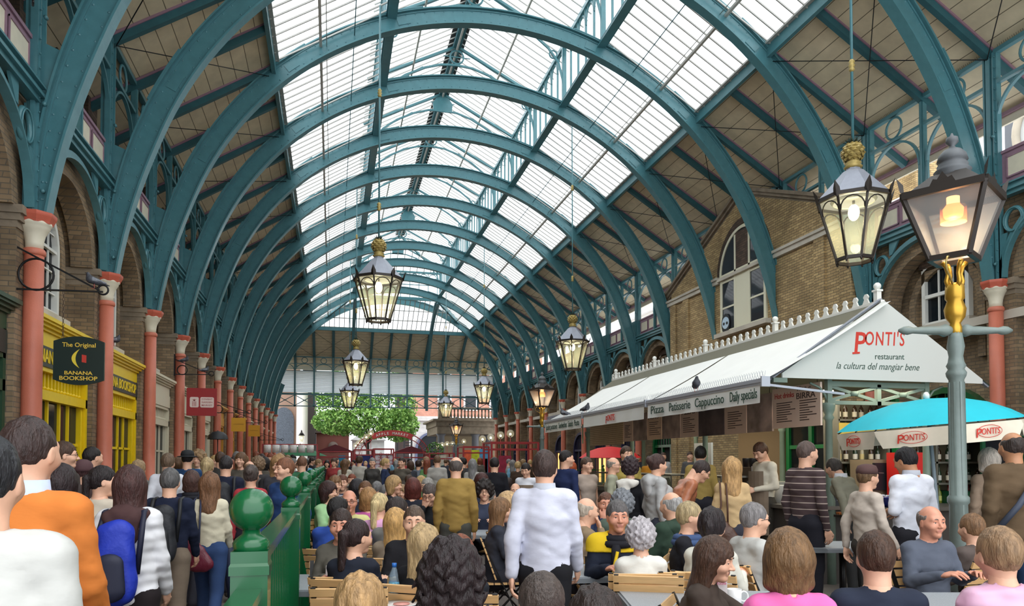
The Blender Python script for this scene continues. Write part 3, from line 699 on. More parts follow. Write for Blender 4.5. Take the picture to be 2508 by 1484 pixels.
for i in range(12):
    xm=(xs[i]+xs[i+1])/2; b.ring((xm,YE,9.62),.22,.028,TEAL,'y',20)
    b.band([(xm-.66*math.cos(t),8.85+.48*math.sin(t)) for t in np.linspace(0,PI,15)],.05,YE-.03,YE+.03,TEAL,xz)
b.build('eaves_lattice',root)
lb=MB()
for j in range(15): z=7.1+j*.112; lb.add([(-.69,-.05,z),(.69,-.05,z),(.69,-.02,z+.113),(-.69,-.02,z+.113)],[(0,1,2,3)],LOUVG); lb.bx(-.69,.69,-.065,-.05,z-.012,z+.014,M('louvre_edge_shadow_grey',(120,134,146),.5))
lf=MB(); lf.bx(-.69,.69,-.03,.03,8.76,8.82,TEALD)
lme,lfm=lb.mesh('louvre_blades'),lf.mesh('louvre_rail')
for i in range(12):
    wn[0]+=1; r=empty('window_%d'%wn[0],((xs[i]+xs[i+1])/2,YE,0),kind='structure'); inst(lme,'louvre_blades',r); inst(lfm,'louvre_rail',r)
# two quarter ribs in front of the end wall
for s,nm in ((-1,'left'),(1,'right')):
    b=MB(); x=XC+s*2.9; 
    pts=[(YE-.3-1.0-7.2+7.4*math.sin(t),5.9+7.3*math.cos(t)) for t in np.linspace(R(8),PI/2,25)]
    b.band(pts,.34,x-.03,x+.03,TEAL,yz); b.band([(y,z-.17) for y,z in pts],.03,x-.11,x+.11,TEAL,yz); b.band([(y,z+.17) for y,z in pts],.03,x-.11,x+.11,TEAL,yz)
    b.build('end_rib',label='curved green rib standing at the far end wall, %s one of the pair'%nm,category='roof rib')
# ================================================================ beyond the hall
def bld(label,cat='building',name='building'):
    return empty(name,label=label,category=cat)
def xat(u,Y): a=(u-CX)/FPX; return Y*(a*math.cos(YAW)+math.sin(YAW))/(math.cos(YAW)-a*math.sin(YAW))
r=bld('sooty brown stone church wall with a tall arched window beyond the left end','church','church'); b=MB(); BR=M('sooty_church_stone',(150,122,106),.9,noise=.2,scale=.6); b.bx(-9,-3.1,74,76,0,14,BR); b.build('church_wall',r)
b=MB(); pts=[(-5.4,1),(-5.4,5.6)]+[(-4.5-.95*math.cos(t),5.6+1.3*math.sin(t)) for t in np.linspace(0,PI,13)]+[(-3.6,1)]; b.poly(pts,73.8,73.98,M('leaded_window',(84,92,104),.4,noise=.5,scale=14),xz); b.build('church_window',r)
b=MB(); b.lathe([(.62,0),(.62,.4),(.52,.5),(.5,9),(.6,9.3),(.66,9.5)],(-2.75,72.0,0),M('white_portland_stone',(238,232,226),.8,noise=.06,scale=.5),24)
tagt(b.build('portico_column'),'big white stone portico column at the left of the far opening','column')
r=bld('dark brown pedimented building behind the green parasol','building'); b=MB(); RB=M('dark_red_render',(116,66,58),.8,noise=.1,scale=.8); BS=M('brown_stone_cornice',(112,98,92),.85)
b.bx(-1.6,1.7,79,82,0,4.7,RB); b.build('wall',r); b=MB(); b.bx(-1.7,1.8,78.7,82,4.7,5.2,BS); b.bx(-1.8,1.9,78.5,82,5.2,5.45,BS); b.poly([(-1.8,5.45),(1.9,5.45),(.1,6.4)],78.6,79.2,BS,xz); b.build('pediment',r)
b=MB(); b.lathe([(.5,0),(.5,.1)],(0,0,0),BS,24); o=b.build('roundel',r); o.location=(.1,78.95,3.3); o.rotation_euler=(PI/2,0,0)
b=MB(); b.bx(-2.9,-1.7,77,84,0,12,M('dark_building',(72,66,66),.9)); tagt(b.build('building'),'dark narrow building front between the white column and the tree','building')
r=bld('small white pavilion with a pediment beneath the tree'); WH=M('white_stucco',(236,236,238),.8,noise=.05); b=MB(); b.bx(2.1,5.4,80,83,0,4.0,stripes('white_rusticated_stucco',(236,236,238),(190,192,198),'Z',.42,.08)); b.build('wall',r)
b=MB(); b.poly([(1.9,4.0),(5.6,4.0),(3.75,5.3)],79.5,83,WH,xz); b.build('pediment',r)
r=bld('black steel escape stair tower beside the tree','stair tower','stair_tower'); SD=M('stair_steel',(58,56,60),.7); b=MB()
for x in (6.5,7.2,7.95): b.bx(x-.09,x+.09,76.8,77.0,0,13,SD)
b.bx(6.5,8.0,79.5,80,0,13,M('stair_brick',(92,78,76),.9)); b.build('tower_frame',r); b=MB()
for i in range(44): z=.3+i*.28; b.bx(7.25,7.9,76.9,77.8,z,z+.07,SD)
b.build('stair_treads',r)
r=bld('white stone building with a big arched window and red brick above'); b=MB(); WS=stripes('white_ashlar',(232,228,226),(200,196,196),'Z',.5,.05); b.bx(8.7,24,83,86,0,6.3,WS); b.bx(8.5,24,82.6,86,6.3,6.8,WS); b.build('wall',r)
b=MB(); b.bx(8.7,24,84,86,6.8,14.5,BRICKR); b.build('brick_storey',r)
b=MB()
for x in (12.4,15.4,18.4,21.4): 
    for za,zb_ in ((7.6,10.2),(11.4,13.6)): b.bx(x-.8,x+.8,83.8,84,za,zb_,WH); b.bx(x-.6,x+.6,83.7,83.82,za+.2,zb_-.2,REF)
b.build('window',r); b=MB(); pts=[(8.9+.2,0),(9.1,3)]+[(10.7-1.6*math.cos(t),3+1.9*math.sin(t)) for t in np.linspace(0,PI,15)]+[(12.3,0)]; b.poly(pts,82.85,83,REF,xz); b.band(pts,.25,82.7,83,M('blue_grey_paint',(110,118,150),.6),xz); b.build('arched_window',r)
# stone terrace with a balustrade outside the right end
r=empty('terrace',(0,0,-.4),label='stone terrace with balustrade on grey columns outside the right end',category='terrace'); b=MB(); b.bx(8.6,16.5,63,70,5.15,5.6,STONE); b.bx(8.3,16.5,62.7,70,5.6,5.75,STONE); b.bx(8.7,16.5,63.1,70,4.5,5.15,STONE); b.build('deck',r)
b=MB(); b.bx(8.8,9.3,62.9,63.4,5.75,6.8,STONE); b.bx(8.8,16.3,62.95,63.3,6.6,6.78,STONE); b.bx(8.8,16.3,62.95,63.3,5.75,5.87,STONE)
for i in range(22): b.lathe([(.06,0),(.1,.18),(.05,.45),(.07,.55),(.07,.73)],(9.6+.3*i,63.12,5.87),STONE,8)
b.build('balustrade',r); b=MB()
for x,y in ((9.1,63.6),(10.6,65),(12.1,63.6),(13.6,65)): b.lathe([(.32,0),(.3,4.3),(.4,4.4),(.42,4.5)],(x,y,0),M('grey_granite',(124,126,132),.8),16)
b.build('terrace_column',r)
b=MB(); b.bx(9.5,16.5,69,69.4,0,4.5,M('cream_wall_far',(176,160,132),.9)); b.build('back_wall',r)
# white buildings seen over the right-hand panels
for i,(y,h,l) in enumerate(((15,11.0,'pale building with an oval window above the right arcade parapet'),(31,13.4,'white cornice building above the middle of the right arcade'),(46,14,'white building above the far right arcade panels'))):
    r=bld(l); b=MB(); b.bx(21,24,y-8,y+6,0,h,WH if i!=1 else BRICKY); b.bx(20.7,24,y-8,y+6,h-2.1,h-1.8,WH); b.bx(20.5,24,y-8,y+6,h,h+.3,WH); b.build('wall',r)
    b=MB(); 
    for q in range(4): b.bx(20.9,21,y-6+3.2*q,y-4.6+3.2*q,h-5.2,h-3,REF)
    b.build('window',r)
b=MB(); c=(20.3,17.6,11.6); b.ring(c,.62,.12,STONEL,'x',24,8,1.35); b.poly([(c[1]+.6*math.cos(t),c[2]+.8*math.sin(t)) for t in np.linspace(0,2*PI,20)[:-1]],20.35,20.4,M('pale_pane',(210,216,222),.3),yz); b.bx(20.2,20.34,c[1]-.04,c[1]+.04,c[2]-.8,c[2]+.8,WHITEP)
b.bx(20.4,21.2,c[1]-1.1,c[1]+1.1,c[2]-1.6,c[2]+1.4,M('lead_dormer',(110,116,126),.6))
tagt(b.build('oval_dormer_window'),'oval dormer window in a lead surround above the right parapet','window')
# tree
tr=empty('tree',(3.2,71,0),label='leafy green street tree filling the far opening',category='tree'); b=MB(); BK=M('bark',(70,62,54),.9)
b.tube([(0,0,0),(.1,0,2.2),(.0,0,4)],[.2,.16,.12],BK,8)
for i in range(9):
    a=rng.uniform(0,6.3); b.tube([(0,0,3.2+rng.uniform(-.6,.8)),(1.2*math.cos(a),1.2*math.sin(a),4.9),(2.6*math.cos(a),2.6*math.sin(a),6+rng.uniform(0,2))],[.12,.08,.03],BK,6)
b.build('trunk',tr); LF=[M('leaf_fresh_green',(140,180,92),.6),M('leaf_mid_green',(84,130,52),.6),M('leaf_pale_green',(150,190,96),.6)]
b=MB()
for i in range(15000):
    d=rng.normal(size=3); d/=np.linalg.norm(d); rr=rng.uniform(.55,1)**.5
    lob=rng.integers(0,7); cx,cy,cz,sx_,sz_=[(-1.9,0,6.4,2.9,2.3),(1.9,-.3,7.0,2.8,2.6),(0,.4,9.0,3.6,2.2),(-2.9,0,5.4,2.2,1.2),(2.9,0,5.2,2.0,1.6),(.3,-.8,5.4,2.6,1.6),(-2.9,0,8.4,2.2,1.8)][lob]
    p=Vector((cx+d[0]*sx_*rr,cy+d[1]*2.0*rr,cz+d[2]*sz_*rr)); u=Vector(rng.normal(size=3)).normalized(); v_=u.cross(Vector(rng.normal(size=3))).normalized(); s_=rng.uniform(.09,.2)
    b.add([p-u*s_,p+v_*s_*.6,p+u*s_,p-v_*s_*.6],[(0,1,2,3)],LF[rng.integers(0,3)])
b.build('foliage',tr)
# ================================================================ hanging lanterns
GLOW=M('warm_white_bulb',(255,236,176),.5,emit=9)
GLOWB=M('amber_mantle',(255,176,110),.5,emit=2.4)
def octo(r,z,n=8,a0=PI/8): return [(r*math.cos(a0+2*PI*k/n),r*math.sin(a0+2*PI*k/n),z) for k in range(n)]
def lantern_parts():
    P={}
    g=MB(); A=octo(.27,.03); B=octo(.545,.96)
    for k in range(8): g.add([A[k],A[(k+1)%8],B[(k+1)%8],B[k]],[(0,1,2,3)],LAMPGL)
    P['glass_panels']=g
    f=MB()
    for k in range(8):
        f.beam(A[k],B[k],.03,.03,BRONZE); f.beam(A[k],A[(k+1)%8],.045,.05,BRONZE); f.beam(B[k],B[(k+1)%8],.05,.06,BRONZE)
        f.lathe([(.012,-.06),(.02,-.03),(.012,0)],A[k],BRONZE,6)
        # round-headed tracery in every panel
        a,b_,c,d=Vector(A[k]),Vector(A[(k+1)%8]),Vector(B[(k+1)%8]),Vector(B[k])
        pts=[]
        for t in np.linspace(0,PI,9):
            h=.74+.2*math.sin(t); w_=.5-.46*math.cos(t); l_=a.lerp(d,h); r_=b_.lerp(c,h); pts.append(l_.lerp(r_,w_))
        f.tube(pts,.011,BRONZE,5)
        # leaf tips on the crown
        o=Vector(B[k]); dr=Vector((o.x,o.y,0)).normalized(); sd=dr.cross(Vector((0,0,1)))
        f.add([o-sd*.055+dr*.01,o+dr*.02-Vector((0,0,.06)),o+sd*.055+dr*.01,o+sd*.05+dr*.03+Vector((0,0,.08)),o+dr*.085+Vector((0,0,.19)),o-sd*.05+dr*.03+Vector((0,0,.08)),o+dr*.05+Vector((0,0,.05))],[(0,1,6,5),(1,2,3,6),(5,6,4),(6,3,4),(0,5,4,3,2,1)],BRONZE)
    P['frame']=f
    r=MB(); r.lathe([(.555,.97),(.50,1.04),(.16,1.42),(.11,1.45),(.11,1.48)],(0,0,0),ZINC,8,PI/8,False); P['roof']=r
    p=MB(); p.lathe([(.11,1.47),(.14,1.50),(.10,1.53),(.125,1.56),(.08,1.59),(.10,1.61)],(0,0,0),PINE,16)
    for i in range(6):
        z=1.63+i*.043; rr=.155*math.sin(PI*(.22+.62*(i/5)))**.7
        for k in range(9):
            a=2*PI*(k+.5*(i%2))/9; c=Vector((rr*math.cos(a),rr*math.sin(a),z)); n=Vector((math.cos(a),math.sin(a),(i-2.5)*.12)); t=Vector((-math.sin(a),math.cos(a),0)); u=Vector((0,0,1))
            p.add([c-t*.055,c-u*.035,c+t*.055,c+u*.035,c+n*.035],[(0,1,4),(1,2,4),(2,3,4),(3,0,4)],PINE)
    p.lathe([(.09,1.6),(.14,1.68),(.15,1.76),(.12,1.84),(.06,1.88)],(0,0,0),PINE,12)
    P['pineapple_finial']=p
    l=MB()
    for k in range(10):
        a=2*PI*k/10; c=Vector((.06*math.cos(a),.06*math.sin(a),1.87)); e=Vector((.16*math.cos(a),.16*math.sin(a),1.91)); t=Vector((-math.sin(a),math.cos(a),0))*.03
        l.add([c-t,c+t,e],[(0,1,2)],M('dark_green_leaf',(40,58,50),.5)); e2=Vector((.08*math.cos(a),.08*math.sin(a),1.97)); l.add([c-t,c+t,e2],[(0,1,2)],M('dark_green_leaf'))
    P['crown_leaves']=l
    q=MB(); q.sph((0,0,.78),.085,GLOW,14,8,(1,1,1.5)); q.tube([(0,0,.92),(0,0,1.4)],.02,BRONZE,6); P['bulb']=q
    c=MB(); c.lathe([(.30,.93),(.34,.97),(.1,1.05)],(0,0,0),M('white_enamel_reflector',(232,230,214),.4),24,cap=False); P['reflector']=c
    return {k:v.mesh(k) for k,v in P.items()}
LP=lantern_parts()
def hang(x,y,z,lab,ztop,wire=False):
    r=empty('hanging_lantern',(x,y,z),R(rng.uniform(-8,8)),label=lab,category='lantern',group='octagonal lanterns hung from the roof')
    for k,me in LP.items(): inst(me,k,r)
    b=MB(); b.tube([(0,0,1.88),(0,0,ztop-z)],.022,TEAL,8)
    H=ztop-z
    for zz in (H*.36,H*.72):
        b.lathe([(.022,-.1),(.05,-.06),(.03,-.03),(.055,0),(.03,.03),(.05,.06),(.022,.1)],(0,0,zz),PINE,12)
    b.build('suspension_rod',r,label='thin teal rod with gilt knops')
    if wire:
        c=MB()
        for i in range(7): c.ring((.02*i-.06,.01*i,H*.72-.45-.02*i),.22+.01*i,.004,IRON,'y',18,4,1.5)
        c.build('cable_coil',r)
    lt=bpy.data.lights.new('lantern_light','POINT'); lt.energy=26; lt.color=(1,.86,.58); lt.shadow_soft_size=.08
    lo=bpy.data.objects.new('lantern_light',lt); COL.objects.link(lo); lo.parent=r; lo.location=(0,0,.62)
    return r
def rz_(x):
    a=abs(x-XC); return 13.0 if a<3 else ZS+(XS-a)*.6-.25
hang(1.0,17.0,4.80,'octagonal pineapple-topped lantern hanging largest at the centre left of the hall',12.1)
hang(.92,30.9,4.76,'octagonal lantern hanging just above and left of the far opening, larger of the overlapping pair',13.25)
hang(.95,43.6,4.75,'smallest octagonal lantern, hanging behind the overlapping pair at the tree',13.27)
hang(7.92,9.95,4.74,'lit octagonal lantern with gold pineapple near the top right corner',13.4,True)
hang(7.9,23.9,4.74,'lit octagonal lantern hanging above the left end of the white awnings',13.4)
hang(7.78,38.4,4.72,'octagonal lantern in front of the right end of the louvres',13.4)
hang(7.6,50.8,4.72,'octagonal lantern beside the distant street lamp at the stone balcony',13.4)
# ================================================================ street lamps
def lamp_parts():
    P={}; s=MB()
    s.lathe([(.15,0),(.15,.25),(.105,.3),(.09,.6),(.074,.75),(.07,1.25),(.084,1.27),(.084,1.31),(.068,1.33),(.058,2.3),(.074,2.33),(.08,2.36),(.062,2.39),(.076,2.42),(.062,2.45),(.054,2.5),(.068,2.58),(.056,2.66),(.05,2.7)],(0,0,0),GREY,18)
    for k in range(8):
        a=2*PI*k/8; s.beam((.066*math.cos(a),.066*math.sin(a),.8),(.058*math.cos(a),.058*math.sin(a),2.28),.012,.012,GREY)
    P['post']=s
    c=MB()
    for e in (-1,1): c.lathe([(.035,0),(.052,.05),(.035,.1),(.034,.3),(.026,.36),(.036,.39),(.03,.44),(.012,.45)],(0,0,0),GREY,10)
    v=[]; c=MB()
    for e in (-1,1):
        pts=[(e*t,0,2.72) for t in (.04,.09,.14,.2,.36,.40,.44,.48)]; c.tube(pts,[.035,.055,.036,.036,.026,.038,.033,.012],GREY,10)
    P['ladder_bar']=c
    g=MB(); g.lathe([(.05,2.66),(.052,2.74),(.04,2.78),(.075,2.83),(.085,2.9),(.06,2.97),(.075,2.99),(.072,3.1),(.05,3.12)],(0,0,0),GOLD,14)
    for a in (R(45),R(135),R(225),R(315)):
        pts=[(math.cos(a)*rr,math.sin(a)*rr,z) for rr,z in ((.05,3.08),(.07,3.14),(.055,3.2),(.07,3.26),(.10,3.30))]; g.tube(pts,[.02,.018,.016,.018,.02],GOLD,8)
    for a in (0,PI): 
        pts=[(math.cos(a)*rr,math.sin(a)*rr,z) for rr,z in ((.05,3.1),(.14,3.16),(.22,3.2),(.24,3.26),(.2,3.31),(.13,3.33))]; g.tube(pts,.008,PINE,6)
    P['gilded_bracket']=g
    A=[(.148*a,.148*b,3.33) for a,b in ((-1,-1),(1,-1),(1,1),(-1,1))]; B=[(.305*a,.305*b,3.86) for a,b in ((-1,-1),(1,-1),(1,1),(-1,1))]
    gl=MB(); f=MB()
    for k in range(4):
        gl.add([A[k],A[(k+1)%4],B[(k+1)%4],B[k]],[(0,1,2,3)],glass('street_lamp_glass',(250,250,246),.34,.15,(214,216,214)))
        f.beam(A[k],B[k],.035,.035,BRONZE); f.beam(A[k],A[(k+1)%4],.04,.045,BRONZE); f.beam(B[k],B[(k+1)%4],.045,.06,BRONZE)
        f.add([(B[k][0]*.96,B[k][1]*.96,3.86),(B[k][0]*1.05,B[k][1]*1.05,3.9),(B[k][0]*1.12,B[k][1]*1.12,4.02),(B[k][0]*.98,B[k][1]*.98,3.96)],[(0,1,2,3)],BRONZE)
        m_=Vector(B[k]).lerp(Vector(B[(k+1)%4]),.5); e=(Vector(B[(k+1)%4])-Vector(B[k])).normalized()
        f.add([m_+e*x+Vector((0,0,z)) for x,z in ((-.1,.03),(.1,.03),(.07,.09),(.04,.08),(0,.14),(-.04,.08),(-.07,.09))],[tuple(range(7))],BRONZE)
    P['glass_panels']=gl; P['frame']=f
    r=MB(); r.add(B+[(.13*a,.13*b,4.04) for a,b in ((-1,-1),(1,-1),(1,1),(-1,1))],[(0,1,5,4),(1,2,6,5),(2,3,7,6),(3,0,4,7),(4,5,6,7)],BRONZE)
    r.lathe([(.15,4.02),(.13,4.06),(.145,4.08),(.115,4.11),(.12,4.13),(.10,4.16),(.12,4.17),(.105,4.22),(.07,4.26),(.03,4.28),(.02,4.3),(.05,4.33),(.045,4.37),(.016,4.385),(.006,4.41)],(0,0,0),M('lead_chimney',(92,96,100),.5,noise=.1),20); P['roof']=r
    m=MB(); m.lathe([(.06,3.68),(.075,3.7),(.08,3.76),(.05,3.8),(.05,3.86)],(0,0,0),GLOWB,16); m.lathe([(.10,3.64),(.1,3.78)],(0,0,0),glass('mantle_glass',(255,210,170),.3,.1,(255,200,150)),16,cap=False); P['gas_mantle']=m
    return {k:v_.mesh(k) for k,v_ in P.items()}
SLP=lamp_parts()
def street_lamp(x,y,rz,lab):
    r=empty('street_lamp',(x,y,0),rz,label=lab,category='street lamp',group='gas-style lamp posts on the market floor')
    for k,me in SLP.items():
        o=inst(me,k,r)
        if k=='ladder_bar': o.rotation_euler=(0,0,-rz-YAW)
    lt=bpy.data.lights.new('mantle_light','POINT'); lt.energy=8; lt.color=(1,.72,.45); lt.shadow_soft_size=.05
    lo=bpy.data.objects.new('mantle_light',lt); COL.objects.link(lo); lo.parent=r; lo.location=(0,0,3.6)
street_lamp(5.12,5.2,R(45)-YAW,'big grey lamp post with gilded bracket standing nearest at the right')
street_lamp(6.28,22.0,R(14),'grey lamp post at the left end of the white awnings')
street_lamp(7.3,44.5,R(10),'distant grey lamp post in front of the stone terrace')
# ================================================================ pictorial hanging signs on the left
def bracket(Yp,xw,xe,z0,z1,zc):
    b=MB(); b.bx(xw-.02,xw+.06,Yp-.03,Yp+.03,z0,z1,IRON)
    b.beam((xw,Yp,zc),(xe,Yp,zc+.02),.025,.025,IRON); b.beam((xw,Yp,z1-.12),(xe-.05,Yp,zc+.04),.025,.025,IRON)
    rr=(z1-.3-zc)/2*.95; b.ring((xw+.12+rr,Yp,zc+rr+.0),rr,.016,IRON,'y',28,6); b.ring((xe-.0,Yp,zc+.05),.07,.014,IRON,'y',16,6); return b
def chain(b,x,y,z0,z1):
    n=int((z1-z0)/.045)
    for i in range(n):
        b.ring((x,y,z0+(i+.5)*(z1-z0)/n),.013,.004,M('rusty_chain',(84,66,52),.7),'x' if i%2 else 'y',8,4,2.0)
SY=M('sign_yellow_letters',(236,196,70),.5)
r=empty('hanging_sign',(0,12.0,0),label='dark green shield-shaped bookshop sign hanging in front of the nearest left column',category='sign')
b=bracket(0,-4.53,-3.3,3.98,4.88,4.1); b.build('bracket',r); b=MB()
cx,cz,hw,hh=-3.60,3.09,.335,.28
pts=[(cx-hw,cz-hh),(cx-hw,cz+hh)]+[(cx+hw*t,cz+hh+.075*(1-t*t)) for t in np.linspace(-.8,.8,9)]+[(cx+hw,cz+hh),(cx+hw,cz-hh)]+[(cx+hw*t,cz-hh-.075*(1-t*t)) for t in np.linspace(.8,-.8,9)]
b.poly(pts,-.02,.02,M('sign_bottle_green',(22,40,34),.35),xz); brd=b.build('board',r); b=MB()
rt,up=(1,0,0),(0,0,1); yy=-.022
b.text('The Original',SY,(cx,yy,cz+.2),rt,up,.09,width=.44,off=.01,align='CENTER')
b.text('BANANA',SY,(cx,yy,cz-.205),rt,up,.075,width=.37,off=.015,align='CENTER'); b.text('BOOKSHOP',SY,(cx,yy,cz-.285),rt,up,.082,width=.5,off=.015,align='CENTER')
cr_=[(cx-.05+.13*(1-math.cos(t))*-.55+.02,cz+.03-.15*math.cos(t+0)) for t in np.linspace(.0,PI,15)]
out=[]; 
for t in np.linspace(-1,1,13): out.append((cx-.02-.075*(1-t*t)+.03*t*t,cz+.03+.14*t))
inn=[(cx-.02-.035*(1-t*t)*1.0+.03*t*t+.012*(1-t*t),cz+.03+.14*t) for t in np.linspace(1,-1,13)]
b.poly(out+inn[1:-1],yy-.003,yy,M('banana_yellow',(232,206,60),.5),xz); b.poly([(cx+.04,cz-.02),(cx+.1,cz-.03),(cx+.1,cz+.08),(cx+.04,cz+.09)],yy-.003,yy,M('book_red',(200,56,40),.5),xz)
b.build('lettering',r,label='yellow lettering with a banana and a red book'); b=MB(); chain(b,-3.82,0,cz+hh+.04,4.1); chain(b,-3.36,0,cz+hh+.04,4.08); b.build('chain',r)
r=empty('hanging_sign',(0,22.95,0),label='square crimson market sign with white pineapple badge hanging in the left arcade',category='sign')
b=bracket(0,-4.46,-3.42,4.1,4.72,4.14); b.build('bracket',r); b=MB(); RED=M('crimson_sign_paint',(160,30,34),.4)
x0,x1,z0,z1=-4.08,-3.26,2.96,3.76; b.bx(x0,x1,-.025,.025,z0,z1,RED); b.build('board',r); b=MB(); PK=M('sign_pale_pink',(236,214,206),.5)
def rrect(b,xa,xb,za,zb,rd,y0,y1,m):
    p=[]
    for (cx_,cz_,a0) in ((xb-rd,zb-rd,0),(xa+rd,zb-rd,PI/2),(xa+rd,za+rd,PI),(xb-rd,za+rd,3*PI/2)):
        for t in (0,PI/6,PI/3,PI/2): p.append((cx_+rd*math.cos(a0+t),cz_+rd*math.sin(a0+t)))
    b.poly(p,y0,y1,m,xz)
rrect(b,x0+.09,x0+.33,3.2,3.5,.04,-.03,-.024,PK); rrect(b,x0+.37,x1-.08,3.2,3.5,.04,-.03,-.024,PK)
for i,t in enumerate(('COVENT','GARDEN','MARKET')): b.text(t,RED,(x0+.41,-.031,3.42-.088*i),rt,up,.062,width=.29,off=.004)
c=(x0+.21,3.32)
for i in range(4):
    for j in range(3): b.poly([(c[0]+(j-1)*.04+dx,c[1]-.07+i*.036+dz) for dx,dz in ((-.016,0),(0,-.014),(.016,0),(0,.014))],-.034,-.03,RED,xz)
for t in (-1.,-.5,0,.5,1.): b.poly([(c[0]-.012,c[1]+.07),(c[0]+.012,c[1]+.07),(c[0]+.07*t,c[1]+.14-.02*abs(t))],-.034,-.03,RED,xz)
b.build('lettering',r); b=MB(); chain(b,-3.8,0,3.76,4.12); chain(b,-3.44,0,3.76,4.12); b.build('chain',r)
for k,(Yp,xa,xb,za,zb,l) in enumerate(((30.0,-3.74,-3.22,2.80,3.32,'square mustard sign hanging in the left arcade past the crimson one'),(37.3,-3.88,-3.36,2.86,3.40,'smaller mustard sign hanging deepest in the left arcade'))):
    r=empty('hanging_sign',(0,Yp,0),label=l,category='sign'); b=bracket(0,-4.46,-3.1,3.45,4.1,3.5); b.build('bracket',r)
    b=MB(); MU=M('mustard_sign_paint',(222,160,30),.5); b.bx(xa,xb,-.02,.02,za,zb,MU); b.text('L\'OCCITANE' if k==0 else 'en provence',M('dark_mustard_letters',(150,104,20),.5),((xa+xb)/2,-.024,(za+zb)/2),rt,up,.05,width=.36,align='CENTER'); b.build('board',r)
    b=MB(); b.tube([(xa+.08,0,zb),(xa+.08,0,3.5)],.01,IRON,5); b.tube([(xb-.08,0,zb),(xb-.08,0,3.5)],.01,IRON,5); b.build('hanger',r)
r=empty('sign_bracket',(0,48.2,0),label='bare curled iron bracket near the far end of the left arcade',category='bracket'); bracket(0,-4.46,-3.0,2.9,3.6,3.0).build('bracket_bar',r)
b=MB(); b.lathe([(.1,0),(.22,.5),(.24,.52),(.1,.72),(.04,.8),(.06,.84),(.01,.95)],(-2.4,62,3.3),LAMPGL,6); b.lathe([(.26,.5),(.12,.72),(.05,.78),(.07,.84),(.01,.96)],(-2.4,62,3.3),BRONZE,6); b.sph((-2.4,62,3.6),.07,GLOW,8,6)
tagt(b.build('wall_lantern'),'small black wall lantern before the church window','lantern')
# ================================================================ people
import openvdb
def sdcone(P,a,b,ra,rb,sc_=None):
    """rounded tapered capsule; sc_ squashes the cross-section axes"""
    a=np.array(a,float); b=np.array(b,float)
    if sc_ is not None:
        s=np.array(sc_,float); Q=P/s; a=a/s; b=b/s; k=min(sc_)
    else: Q=P; k=1.
    ab=b-a; L=max((ab**2).sum(),1e-9); t=np.clip(((Q-a)@ab)/L,0,1)
    return (np.sqrt(((Q-(a+t[...,None]*ab))**2).sum(-1))-(ra+(rb-ra)*t))*k
def sdell(P,c,r):
    r=np.array(r); q=(P-np.array(c))/r; n=np.sqrt((q**2).sum(-1)); return (n-1)*r.min()
def smin(a,b,k): h=np.clip(.5+.5*(b-a)/k,0,1); return b+(a-b)*h-k*h*(1-h)
def smax(a,b,k): return -smin(-a,-b,k)
def n3(P,f,seed=0):
    x,y,z=P[...,0]*f,P[...,1]*f,P[...,2]*f
    return (np.sin(x*1.3+1.7*np.sin(y*1.1+seed)+seed)+np.sin(y*1.7+1.3*np.sin(z*.9+seed*2))+np.sin(z*1.5+1.9*np.sin(x*1.2-seed)))/3
def grid(lo,hi,h):
    lo=np.array(lo)-2*h; n=np.ceil((np.array(hi)+2*h-lo)/h).astype(int)+1
    ax=[lo[i]+np.arange(n[i])*h for i in range(3)]
    return np.stack(np.meshgrid(*ax,indexing='ij'),-1),lo
def mc(D,lo,h):
    G=openvdb.FloatGrid(h*3); G.copyFromArray(np.clip(D,-3*h,3*h).astype(np.float32)); p,t,q=G.convertToPolygons(0.0)
    return p*h+lo, q[:,::-1].astype(int)
def extract(fn,lo,hi,h): P,l=grid(lo,hi,h); return mc(fn(P),l,h)
# ---- head, centre at the origin, looking along +Y
def headfn(P,fem=False,thin=0):
    d=sdell(P,(0,-.010,.022),(.074,.094,.098))
    d=smin(d,sdcone(P,(0,.022,-.02),(0,.048,-.082),.058,.030,(1.12,1,1)),.04)
    d=smin(d,sdcone(P,(-.038,.066,.026),(.038,.066,.026),.014,.014),.025)
    for s in (-1,1):
        d=smax(d,-sdell(P,(s*.031,.093,.006),(.019,.014,.012)),.012)
        d=smin(d,sdell(P,(s*.042,.058,-.028),(.022,.022,.018)),.03)
        d=smin(d,sdell(P,(s*.076,-.006,-.006),(.008,.016,.028)),.004); d=smax(d,-sdell(P,(s*.086,-.003,-.004),(.005,.009,.017)),.003)
    d=smin(d,sdcone(P,(0,.080,.012),(0,.106,-.024),.007,.0115),.012)
    for s in (-1,1): d=smin(d,sdell(P,(s*.012,.096,-.028),(.008,.009,.007)),.006)
    d=smin(d,sdcone(P,(-.017,.082,-.052),(.017,.082,-.052),.0062,.0062),.01)
    d=smin(d,sdcone(P,(-.013,.080,-.061),(.013,.080,-.061),.0068,.0068),.008)
    d=smax(d,-sdcone(P,(-.02,.094,-.0565),(.02,.094,-.0565),.002,.002),.003)
    d=smin(d,sdcone(P,(0,.066,-.088),(0,.06,-.09),.017,.015),.02)
    d=smin(d,sdcone(P,(0,-.022,-.05),(0,-.034,-.17),.05 if fem else .056,.052 if fem else .062),.03)
    return d
SKINS=[M('skin_fair',(226,176,148),.5,noise=.06,scale=30),M('skin_rosy',(214,150,124),.5,noise=.08,scale=30),M('skin_tan',(190,136,100),.5,noise=.06,scale=30),M('skin_dark',(92,62,48),.45,noise=.06,scale=30)]
LIPS=M('lips',(190,122,108),.5); EYEW=M('eye_white',(226,222,214),.3); IRIS=M('iris_dark',(52,38,30),.2)
HEADS={}
